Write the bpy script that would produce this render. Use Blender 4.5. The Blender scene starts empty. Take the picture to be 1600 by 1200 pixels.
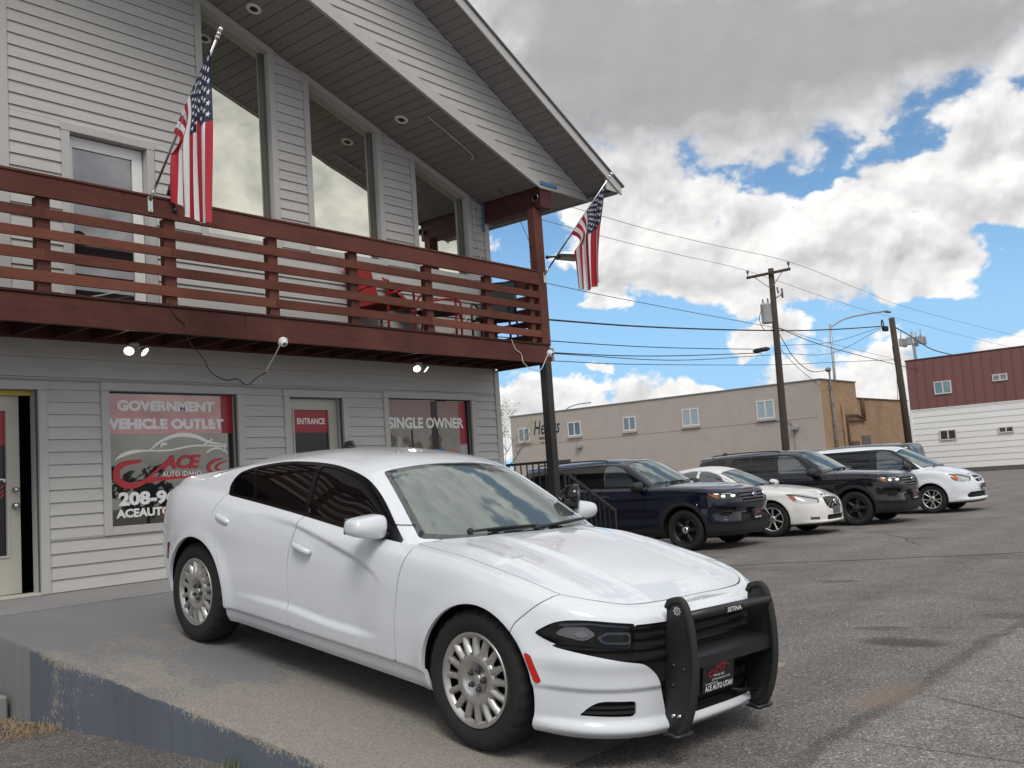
import bpy, bmesh, math, random
import numpy as np
from mathutils import Vector, Matrix

random.seed(7)
rng = np.random.default_rng(7)
S = bpy.context.scene
C = S.collection

# ------------------------------------------------------------------ camera
CAM_H = 1.6
cam_d = bpy.data.cameras.new("camera")
cam_d.sensor_width = 36.0
cam_d.lens = 36.0 * 1538.4 / 1600.0
cam_d.clip_start = 0.05
cam_d.clip_end = 6000.0
cam = bpy.data.objects.new("camera", cam_d)
C.objects.link(cam)
_yaw, _pit, _rol = math.radians(50.615), math.radians(5.621), math.radians(-3.925)
_f = Vector((math.sin(_yaw) * math.cos(_pit), math.cos(_yaw) * math.cos(_pit), math.sin(_pit)))
_r = Vector((math.cos(_yaw), -math.sin(_yaw), 0.0))
_u = _r.cross(_f)
_rx = _r * math.cos(_rol) + _u * math.sin(_rol)
_ux = -_r * math.sin(_rol) + _u * math.cos(_rol)
cam.matrix_world = Matrix(((_rx.x, _ux.x, -_f.x, 0.0), (_rx.y, _ux.y, -_f.y, 0.0),
                           (_rx.z, _ux.z, -_f.z, CAM_H), (0, 0, 0, 1)))
S.camera = cam

# ------------------------------------------------------------------ exposure
S.view_settings.view_transform = 'Standard'
S.view_settings.look = 'None'
S.view_settings.exposure = 0.25
S.view_settings.gamma = 1.0
S.view_settings.use_curve_mapping = False
S.render.engine = 'CYCLES'
S.cycles.max_bounces = 8
S.cycles.glossy_bounces = 4
S.cycles.transparent_max_bounces = 8
S.cycles.use_denoising = True

# ------------------------------------------------------------------ world: blue sky with cumulus, sun veiled by cloud
SUN_EL, SUN_AZ = math.radians(50), math.radians(222)   # azimuth measured from +Y towards +X
W = bpy.data.worlds.new("World")
S.world = W
W.use_nodes = True
W.cycles.sampling_method = 'MANUAL'
W.cycles.sample_map_resolution = 512
nt = W.node_tree
nt.nodes.clear()


class NB:
    """small node-graph writer"""
    def __init__(self, tree, dim='3D'): self.t = tree; self.dim = dim
    def n(self, kind, **kw):
        x = self.t.nodes.new(kind)
        for k, v in kw.items(): setattr(x, k, v)
        return x
    def put(self, sock, v):
        if hasattr(v, 'default_value') or hasattr(v, 'is_linked'): self.t.links.new(v, sock)
        else: sock.default_value = v
    def math(self, op, a, b=0.0, c=None, clamp=False):
        x = self.n('ShaderNodeMath', operation=op, use_clamp=clamp)
        self.put(x.inputs[0], a); self.put(x.inputs[1], b)
        if c is not None: self.put(x.inputs[2], c)
        return x.outputs[0]
    def vmath(self, op, a, b=(0, 0, 0)):
        x = self.n('ShaderNodeVectorMath', operation=op)
        self.put(x.inputs[0], a); self.put(x.inputs[1], b)
        return x.outputs['Value'] if op in ('DOT_PRODUCT', 'LENGTH') else x.outputs[0]
    def noise(self, vec, scale, detail=4.0, rough=0.5, dist=0.0, out='Fac'):
        x = self.n('ShaderNodeTexNoise', noise_dimensions=self.dim)
        if vec is not None: self.put(x.inputs['Vector'], vec)
        x.inputs['Scale'].default_value = scale; x.inputs['Detail'].default_value = detail
        x.inputs['Roughness'].default_value = rough; x.inputs['Distortion'].default_value = dist
        return x.outputs[out]
    def ramp(self, fac, stops, interp='LINEAR'):
        x = self.n('ShaderNodeValToRGB'); self.put(x.inputs[0], fac)
        cr = x.color_ramp; cr.interpolation = interp
        while len(cr.elements) < len(stops): cr.elements.new(0.5)
        for e, (p, c) in zip(cr.elements, stops):
            e.position = p; e.color = (c, c, c, 1) if isinstance(c, (int, float)) else (*c, 1)
        return x.outputs[0]
    def mix(self, fac, a, b, kind='MIX'):
        x = self.n('ShaderNodeMix', data_type='RGBA', blend_type=kind)
        self.put(x.inputs[0], fac)
        for s, v in ((x.inputs[6], a), (x.inputs[7], b)):
            self.put(s, (*v, 1) if isinstance(v, tuple) and len(v) == 3 else v)
        return x.outputs[2]
    def smooth(self, v, lo, hi):
        x = self.n('ShaderNodeMapRange', interpolation_type='SMOOTHSTEP')
        self.put(x.inputs[0], v); x.inputs[1].default_value = lo; x.inputs[2].default_value = hi
        return x.outputs[0]
    def combine(self, a, b, c):
        x = self.n('ShaderNodeCombineXYZ')
        for i, v in enumerate((a, b, c)): self.put(x.inputs[i], v)
        return x.outputs[0]
    def sep(self, v):
        x = self.n('ShaderNodeSeparateXYZ'); self.put(x.inputs[0], v)
        return x.outputs


def build_sky():
    b = NB(nt, '2D')
    sky = b.n('ShaderNodeTexSky', sky_type='NISHITA', sun_disc=False, sun_elevation=SUN_EL,
              sun_rotation=SUN_AZ, altitude=1400.0, air_density=1.0, dust_density=0.6, ozone_density=1.6)
    tc = b.n('ShaderNodeTexCoord')
    d = b.vmath('NORMALIZE', tc.outputs['Generated'])
    dx, dy, dz = b.sep(d)
    az = b.math('MULTIPLY', b.math('ARCTAN2', dx, dy), 57.2958)
    el = b.math('MULTIPLY', b.math('ARCSINE', dz), 57.2958)
    # cloud banks: azimuth, elevation, half-width az, half-width el, tilt, weight  (degrees)
    p = b.combine(b.math('MULTIPLY', az, 0.10), b.math('MULTIPLY', el, 0.125), 0.0)

    def billow(off, scale):
        q = b.vmath('ADD', p, off)
        q = b.vmath('ADD', q, b.vmath('MULTIPLY', b.vmath('SUBTRACT', b.noise(q, scale * 1.6, 3.0, 0.5, out='Color'), (0.5, 0.5, 0.5)), (0.20, 0.20, 0.0)))
        v = b.n('ShaderNodeTexVoronoi', feature='F1', voronoi_dimensions='2D'); v.normalize = True
        b.put(v.inputs['Vector'], q); v.inputs['Scale'].default_value = scale; v.inputs['Detail'].default_value = 2.0
        v.inputs['Roughness'].default_value = 0.55; v.inputs['Lacunarity'].default_value = 2.3
        return b.math('SUBTRACT', 1.0, b.math('MULTIPLY', v.outputs['Distance'], 1.9))
    puff = billow((0, 0, 0), 3.4)
    fbm = b.noise(p, 2.2, 8.0, 0.56, 0.2)
    wx = b.math('MULTIPLY', b.math('SUBTRACT', b.noise(p, 2.6, 4.0, 0.55), 0.5), 4.2)
    wy = b.math('MULTIPLY', b.math('SUBTRACT', b.noise(b.vmath('ADD', p, (7.3, 2.1, 4.4)), 2.6, 4.0, 0.55), 0.5), 3.6)
    azw, elw = b.math('ADD', az, wx), b.math('ADD', el, wy)

    def bank(lst, A, E, flat=True):
        tot = 0.0
        for (a0, e0, sa, se, tilt, w) in lst:
            da = b.math('SUBTRACT', A, a0); de = b.math('SUBTRACT', E, e0)
            ct, st = math.cos(math.radians(tilt)), math.sin(math.radians(tilt))
            q1 = b.math('ADD', b.math('MULTIPLY', da, ct / sa), b.math('MULTIPLY', de, st / sa))
            q2 = b.math('ADD', b.math('MULTIPLY', da, -st / se), b.math('MULTIPLY', de, ct / se))
            r2 = b.math('ADD', b.math('MULTIPLY', q1, q1), b.math('MULTIPLY', q2, q2))
            if flat: r2 = b.math('MULTIPLY', b.math('POWER', r2, 1.5), 0.75)
            g = b.math('MULTIPLY', b.math('EXPONENT', b.math('MULTIPLY', r2, -1.0)), w)
            tot = g if tot == 0.0 else b.math('MAXIMUM', tot, g) if flat else b.math('ADD', tot, g)
        return tot
    mask = bank(CLOUD_BANKS, azw, elw)
    # away from the photographed piece of sky the same broken cumulus cover goes on
    inside = b.math('MULTIPLY', b.smooth(b.math('ABSOLUTE', b.math('SUBTRACT', az, 62.0)), 36.0, 24.0), b.smooth(el, 44.0, 33.0))
    gen = b.math('ADD', b.math('MULTIPLY', b.noise(b.vmath('ADD', p, (3.0, 9.0, 1.0)), 0.45, 4.0, 0.5), 2.4), -0.40)
    gen = b.math('MAXIMUM', gen, bank(((150.0, 22.0, 52.0, 26.0, 0, 1.15), (205.0, 30.0, 40.0, 20.0, 0, 1.0), (-20.0, 40.0, 50.0, 22.0, 0, 1.0)), az, el))
    outside = b.math('SUBTRACT', 1.0, inside)
    cover = b.math('ADD', b.math('MULTIPLY', mask, inside), b.math('MULTIPLY', gen, outside))
    rough_ = b.math('ADD', b.math('MULTIPLY', b.math('SUBTRACT', puff, 0.50), 0.40), b.math('MULTIPLY', b.math('SUBTRACT', fbm, 0.5), 1.15))
    dens_raw = b.math('ADD', cover, rough_)
    soft = bank(GREY_BANKS[:4], az, el, False)
    soft = b.math('MULTIPLY', b.math('MINIMUM', soft, 1.0), inside)
    dens = b.mix(soft, b.smooth(dens_raw, 0.44, 0.66), b.smooth(dens_raw, 0.30, 0.85))
    grey = b.math('MULTIPLY', bank(GREY_BANKS, azw, elw, False), inside)
    grey = b.math('ADD', grey, b.math('MULTIPLY', outside, b.math('MULTIPLY', b.smooth(dens_raw, 0.8, 1.7), 0.42)))
    grey = b.math('MINIMUM', grey, 1.0)
    # relief: tops towards the light bright, undersides grey
    puff_u = billow((-0.025, 0.055, 0.0), 3.4)
    fl = b.noise(p, 2.2, 3.5, 0.5, 0.2)
    fl_u = b.noise(b.vmath('ADD', p, (-0.05, 0.11, 0.0)), 2.2, 3.5, 0.5, 0.2)
    fbm_u = b.noise(b.vmath('ADD', p, (-0.012, 0.03, 0.0)), 2.2, 8.0, 0.56, 0.2)
    relief = b.math('ADD', b.math('ADD', b.math('MULTIPLY', b.math('SUBTRACT', puff, puff_u), 0.16), b.math('MULTIPLY', b.math('SUBTRACT', fl, fl_u), 1.0)), b.math('MULTIPLY', b.math('SUBTRACT', fbm, fbm_u), 0.5))
    relief = b.math('MULTIPLY', relief, b.math('SUBTRACT', 1.0, b.math('MULTIPLY', grey, 0.93)))
    thick = b.math('MULTIPLY', b.smooth(dens_raw, 0.62, 1.15), b.math('MULTIPLY', b.math('SUBTRACT', 1.0, grey), 0.12))
    lum = b.math('SUBTRACT', b.math('SUBTRACT', 0.86, thick), b.math('MULTIPLY', grey, 0.47))
    lum = b.math('ADD', lum, relief)
    lum = b.math('MINIMUM', b.math('MAXIMUM', lum, 0.28), 0.93)
    warm = b.ramp(lum, ((0.28, (0.985, 0.965, 0.985)), (0.6, (0.99, 0.985, 1.0)), (0.95, (1.0, 0.985, 0.955))))
    ccol = b.vmath('MULTIPLY', warm, b.combine(lum, lum, lum))
    blue = b.vmath('MULTIPLY', sky.outputs[0], (SKY_K * 0.80, SKY_K * 1.0, SKY_K * 1.04))
    # thin milky veil near the horizon keeps the low sky pale blue
    veil = b.math('MULTIPLY', b.smooth(el, 17.0, 3.0), 0.85)
    blue = b.mix(veil, blue, (0.30, 0.545, 0.83))
    col = b.mix(dens, blue, ccol)
    bg = b.n('ShaderNodeBackground')
    b.put(bg.inputs[0], b.vmath('MULTIPLY', col, (10.0 * WORLD_K, 10.0 * WORLD_K, 10.0 * WORLD_K)))
    bg.inputs[1].default_value = 0.1
    out = b.n('ShaderNodeOutputWorld')
    nt.links.new(bg.outputs[0], out.inputs[0])


WORLD_K = 0.96
SKY_K = 0.115
# cumulus banks of this sky: azimuth from +Y, elevation, half widths, tilt (degrees), weight
CLOUD_BANKS = (
    (64.61, 24.51, 16.54, 7.88, -3.90, 1.30),
    (77.82, 22.78, 8.46, 4.04, -3.90, 1.20),
    (53.12, 23.83, 6.54, 8.85, -3.90, 1.20),
    (59.25, 15.23, 5.77, 4.23, -3.90, 1.05),
    (65.34, 13.62, 3.65, 2.38, -3.90, 0.95),
    (56.83, 10.91, 2.38, 2.31, -3.90, 0.95),
    (60.77, 11.27, 3.46, 2.31, -3.90, 0.90),
    (64.06, 11.45, 4.81, 3.00, -3.90, 1.05),
    (68.20, 10.41, 5.00, 2.38, -3.90, 1.05),
    (73.05, 10.10, 4.69, 2.00, -3.90, 1.00),
    (70.60, 13.82, 3.65, 1.85, 8.10, 0.95),
    (73.98, 14.39, 4.62, 2.54, 12.10, 1.00),
    (78.11, 14.61, 5.38, 3.08, 10.10, 1.05),
    (82.18, 14.22, 4.62, 3.46, -3.90, 1.00),
    (73.05, 17.91, 1.92, 1.31, -3.90, 0.60),
    (77.58, 18.12, 2.54, 1.46, 26.10, 0.62),
    (65.63, 7.23, 3.27, 1.23, -3.90, 0.85),
    (54.77, 8.60, 1.54, 0.58, -3.90, 0.62),
    (50.78, 13.40, 1.77, 0.69, 6.10, 0.58),
    (56.28, 6.25, 0.92, 0.58, -3.90, 0.66),
    (72.18, 6.40, 3.46, 0.85, -3.90, 0.48),
    (52.69, 3.24, 5.38, 2.77, -3.90, 1.10),
    (59.30, 2.57, 5.77, 3.00, -3.90, 1.10),
    (69.46, 2.29, 7.69, 3.54, -3.90, 1.10),
    (76.25, 3.03, 7.31, 2.77, -3.90, 1.10),
    (82.34, 3.36, 5.77, 2.69, -3.90, 1.00),
    (44.53, 3.78, 6.15, 3.08, -3.90, 1.10),
)
GREY_BANKS = (
    (67.69, 22.69, 12.69, 5.00, -3.90, 1.00),
    (55.93, 24.93, 6.92, 5.77, -3.90, 0.75),
    (60.90, 21.01, 6.92, 3.08, -3.90, 0.50),
    (78.95, 21.87, 6.15, 2.31, -3.90, 0.55),
    (61.84, 10.97, 5.00, 1.38, -3.90, 0.25),
    (68.76, 9.03, 5.77, 0.92, -3.90, 0.32),
    (76.06, 12.85, 5.38, 0.85, 8.10, 0.35),
    (65.56, 6.41, 3.08, 0.54, -3.90, 0.20),
)
build_sky()

sun_d = bpy.data.lights.new("sun", 'SUN')
sun_d.energy = 1.5
sun_d.angle = math.radians(22)
sun_d.color = (1.0, 0.955, 0.89)
sun = bpy.data.objects.new("sun", sun_d)
C.objects.link(sun)
_sd = Vector((math.sin(SUN_AZ) * math.cos(SUN_EL), math.cos(SUN_AZ) * math.cos(SUN_EL), math.sin(SUN_EL)))
sun.rotation_euler = _sd.to_track_quat('Z', 'Y').to_euler()
sun.location = (0, 0, 60)

# ------------------------------------------------------------------ helpers
class MB:
    """collects shapes and links them as ONE mesh object"""
    def __init__(self): self.v = []; self.f = []; self.m = []; self.sm = []
    def add(self, vs, fs, mi=0, smooth=False):
        o = len(self.v); self.v += [tuple(map(float, p)) for p in vs]
        self.f += [tuple(o + i for i in f) for f in fs]
        self.m += [mi] * len(fs); self.sm += [smooth] * len(fs); return self
    def box(self, x0, x1, y0, y1, z0, z1, mi=0):
        vs = [(x, y, z) for z in (z0, z1) for y in (y0, y1) for x in (x0, x1)]
        return self.add(vs, [(0, 2, 3, 1), (4, 5, 7, 6), (0, 1, 5, 4), (2, 6, 7, 3), (0, 4, 6, 2), (1, 3, 7, 5)], mi)
    def bbox(self, x0, x1, y0, y1, z0, z1, r=0.005, mi=0):
        """box with chamfered edges"""
        r = min(r, (x1 - x0) * .45, (y1 - y0) * .45, (z1 - z0) * .45)
        bm = bmesh.new(); bmesh.ops.create_cube(bm, size=1)
        for v in bm.verts:
            v.co = Vector(((x0 + x1) / 2 + v.co.x * (x1 - x0), (y0 + y1) / 2 + v.co.y * (y1 - y0), (z0 + z1) / 2 + v.co.z * (z1 - z0)))
        bmesh.ops.bevel(bm, geom=bm.edges[:], offset=r, segments=1, affect='EDGES')
        return self.bm(bm, mi)
    def bm(self, bm, mi=0, smooth=False, mat=None):
        bm.verts.index_update()
        vs = [(mat @ v.co if mat else v.co) for v in bm.verts]
        self.add(vs, [tuple(v.index for v in f.verts) for f in bm.faces], mi, smooth); bm.free(); return self
    def prism(self, poly, fn, a, b, mi=0):
        """poly: 2D points, fn(p,q,depth)->xyz, extruded from depth a to b"""
        n = len(poly)
        vs = [fn(p, q, a) for p, q in poly] + [fn(p, q, b) for p, q in poly]
        fs = [tuple(range(n))[::-1], tuple(range(n, 2 * n))] + [(i, (i + 1) % n, n + (i + 1) % n, n + i) for i in range(n)]
        return self.add(vs, fs, mi)
    def tube(self, pts, r, n=8, mi=0, closed=False, smooth=True, caps=True):
        pts = [Vector(p) for p in pts]; rs = r if isinstance(r, (list, tuple)) else [r] * len(pts)
        vs = []; up = None
        for i, p in enumerate(pts):
            if closed: t = pts[(i + 1) % len(pts)] - pts[i - 1]
            else: t = pts[min(i + 1, len(pts) - 1)] - pts[max(i - 1, 0)]
            t.normalize()
            if up is None:
                up = Vector((0, 0, 1)) if abs(t.z) < .9 else Vector((1, 0, 0))
            s = t.cross(up); s.normalize(); up = s.cross(t); up.normalize()
            for k in range(n):
                a = 2 * math.pi * k / n
                vs.append(p + (s * math.cos(a) + up * math.sin(a)) * rs[i])
        m = len(pts); fs = []
        for i in range(m if closed else m - 1):
            for k in range(n):
                j = (i + 1) % m
                fs.append((i * n + k, i * n + (k + 1) % n, j * n + (k + 1) % n, j * n + k))
        self.add(vs, fs, mi, smooth)
        if caps and not closed:
            o = len(self.v) - len(vs)
            self.f += [tuple(o + k for k in range(n))[::-1], tuple(o + (m - 1) * n + k for k in range(n))]
            self.m += [mi] * 2; self.sm += [False] * 2
        return self
    def lathe(self, prof, n=32, fn=lambda r, a, h: (r * math.cos(a), r * math.sin(a), h), mi=0, smooth=True, closed=False):
        vs = [fn(r, 2 * math.pi * k / n, h) for (r, h) in prof for k in range(n)]
        m = len(prof)
        fs = [(i * n + k, i * n + (k + 1) % n, ((i + 1) % m) * n + (k + 1) % n, ((i + 1) % m) * n + k)
              for i in range(m if closed else m - 1) for k in range(n)]
        return self.add(vs, fs, mi, smooth)
    def sphere(self, c, r, n=12, mi=0, sc=(1, 1, 1)):
        bm = bmesh.new(); bmesh.ops.create_uvsphere(bm, u_segments=n, v_segments=max(6, n * 2 // 3), radius=r)
        for v in bm.verts: v.co = Vector((v.co.x * sc[0] + c[0], v.co.y * sc[1] + c[1], v.co.z * sc[2] + c[2]))
        return self.bm(bm, mi, True)
    def build(self, name, mats, parent=None, fix=True):
        me = bpy.data.meshes.new(name)
        me.from_pydata(self.v, [], self.f)
        for m in (mats if isinstance(mats, (list, tuple)) else [mats]): me.materials.append(m)
        me.polygons.foreach_set('material_index', self.m)
        me.polygons.foreach_set('use_smooth', self.sm)
        if fix:
            bm = bmesh.new(); bm.from_mesh(me); bmesh.ops.recalc_face_normals(bm, faces=bm.faces[:]); bm.to_mesh(me); bm.free()
        me.update()
        return link(name, me, parent)


def link(name, me, parent=None):
    o = bpy.data.objects.new(name, me); C.objects.link(o)
    if parent is not None: o.parent = parent
    return o


def tag(o, label=None, cat=None, group=None, kind=None):
    for k, v in (('label', label), ('category', cat), ('group', group), ('kind', kind)):
        if v: o[k] = v
    return o


def thing(name, label, cat, loc=(0, 0, 0), rot=(0, 0, 0), group=None):
    o = bpy.data.objects.new(name, None); C.objects.link(o)
    o.location = loc; o.rotation_euler = rot; o.empty_display_size = 0.3
    return tag(o, label, cat, group)


def copy_tree(o, parent=None):
    c = o.copy(); C.objects.link(c)
    if parent is not None: c.parent = parent
    for ch in [x for x in KIDS.get(o.name, ())] or list(o.children): copy_tree(ch, c)
    return c


KIDS = {}


def text_mesh(s, size=1.0, bold=0.0, shear=0.0, space=1.0, ext=0.0, align='CENTER', sx=1.0):
    cu = bpy.data.curves.new("text", 'FONT'); cu.body = s; cu.size = size; cu.offset = bold * size
    cu.shear = shear; cu.space_character = space; cu.extrude = ext; cu.align_x = align; cu.align_y = 'CENTER'
    cu.resolution_u = 3
    ob = bpy.data.objects.new("text", cu); C.objects.link(ob)
    dg = bpy.context.evaluated_depsgraph_get(); dg.update()
    me = bpy.data.meshes.new_from_object(ob.evaluated_get(dg))
    bpy.data.objects.remove(ob); bpy.data.curves.remove(cu)
    vs = [(v.co.x * sx, v.co.y, v.co.z) for v in me.vertices]; fs = [tuple(p.vertices) for p in me.polygons]
    bpy.data.meshes.remove(me)
    return vs, fs


def fit_text(s, width, height, **kw):
    """glyph mesh scaled so that the word fills width x height, centred on 0,0"""
    vs, fs = text_mesh(s, 1.0, **kw)
    a = np.array(vs); lo, hi = a.min(0), a.max(0)
    a[:, 0] = (a[:, 0] - (lo[0] + hi[0]) / 2) * width / (hi[0] - lo[0])
    a[:, 1] = (a[:, 1] - (lo[1] + hi[1]) / 2) * height / (hi[1] - lo[1])
    return a, fs


# ------------------------------------------------------------------ materials
def new_mat(name):
    m = bpy.data.materials.new(name); m.use_nodes = True
    t = m.node_tree; t.nodes.clear()
    b = NB(t); out = b.n('ShaderNodeOutputMaterial'); p = b.n('ShaderNodeBsdfPrincipled')
    t.links.new(p.outputs[0], out.inputs[0])
    return m, b, p, out


def pm(name, col, rough=0.5, metal=0.0, var=0.12, scale=6.0, bump=0.0, bscale=60.0, spec=0.5, coat=0.0, rnd=0.0, ior=None,
       stretch=(1, 1, 1), alpha=None, dirt=None):
    """plain painted / plastic / metal surface with mottling, fine relief and optional per-piece tone"""
    m, b, p, out = new_mat(name)
    g = b.n('ShaderNodeNewGeometry'); v = b.vmath('MULTIPLY', g.outputs['Position'], stretch)
    n = b.noise(v, scale, 5.0, 0.55)
    k = b.math('ADD', b.math('MULTIPLY', b.math('SUBTRACT', n, 0.5), 2 * var), 1.0)
    if rnd:
        oi = b.n('ShaderNodeObjectInfo')
        k = b.math('MULTIPLY', k, b.math('ADD', b.math('MULTIPLY', b.math('SUBTRACT', oi.outputs['Random'], 0.5), 2 * rnd), 1.0))
    c = b.vmath('MULTIPLY', b.combine(*col), b.combine(k, k, k))
    if dirt:
        dcol, amount = dirt
        dn = b.smooth(b.noise(v, scale * 2.3, 6.0, 0.65), 0.52, 0.75)
        c = b.mix(b.math('MULTIPLY', dn, amount), c, dcol)
    b.put(p.inputs['Base Color'], c)
    p.inputs['Roughness'].default_value = rough; p.inputs['Metallic'].default_value = metal
    p.inputs['Specular IOR Level'].default_value = spec
    if coat: p.inputs['Coat Weight'].default_value = coat; p.inputs['Coat Roughness'].default_value = 0.03
    if ior: p.inputs['IOR'].default_value = ior
    if bump:
        bn = b.n('ShaderNodeBump'); bn.inputs['Strength'].default_value = bump; bn.inputs['Distance'].default_value = 0.01
        b.put(bn.inputs['Height'], b.noise(v, bscale, 4.0, 0.6)); b.put(p.inputs['Normal'], bn.outputs[0])
    return m


def emit(name, col, strength):
    m, b, p, out = new_mat(name)
    p.inputs['Base Color'].default_value = (*col, 1); p.inputs['Emission Color'].default_value = (*col, 1)
    p.inputs['Emission Strength'].default_value = strength
    return m


def glass_mat(name, base, refl, tint=(1, 1, 1), rough=0.01, clear=0.0, wave=0.0):
    """window glass: a dark body under a mirror-like coating; 'clear' lets that share of light through"""
    m, b, p, out = new_mat(name)
    p.inputs['Base Color'].default_value = (*base, 1); p.inputs['Roughness'].default_value = 0.03
    gl = b.n('ShaderNodeBsdfGlossy'); gl.inputs['Color'].default_value = (*tint, 1); gl.inputs['Roughness'].default_value = rough
    if wave:
        g = b.n('ShaderNodeNewGeometry'); bn = b.n('ShaderNodeBump'); bn.inputs['Strength'].default_value = wave
        bn.inputs['Distance'].default_value = 0.02
        b.put(bn.inputs['Height'], b.noise(g.outputs['Position'], 1.3, 2.0, 0.4))
        b.put(gl.inputs['Normal'], bn.outputs[0]); b.put(p.inputs['Normal'], bn.outputs[0])
    mx = b.n('ShaderNodeMixShader'); mx.inputs[0].default_value = refl
    b.t.links.new(p.outputs[0], mx.inputs[1]); b.t.links.new(gl.outputs[0], mx.inputs[2])
    last = mx.outputs[0]
    if clear:
        tr = b.n('ShaderNodeBsdfTransparent'); tr.inputs[0].default_value = (*tint, 1)
        m2 = b.n('ShaderNodeMixShader'); m2.inputs[0].default_value = clear
        b.t.links.new(last, m2.inputs[1]); b.t.links.new(tr.outputs[0], m2.inputs[2]); last = m2.outputs[0]
    b.t.links.new(last, out.inputs[0])
    return m
# ================================================================== GROUND
YF = 9.95            # outer face of the shop front (its plane is y = YF)
ZS = 0.80            # walkway level at the shop front
RAMP_X0, RAMP_X1, RAMP_Y0, RAMP_Y1 = 3.30, 6.93, 3.20, 8.46
RAMP_S = 0.1246


def ramp_z(x, y): return 0.182 + RAMP_S * (y - 3.605) - 0.0046 * (x - 4.847)


def lot_z(x, y):
    return float(np.interp(x, (-40, 4, 30, 70, 4000), (.132, .13, .125, .12, .12)))


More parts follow.
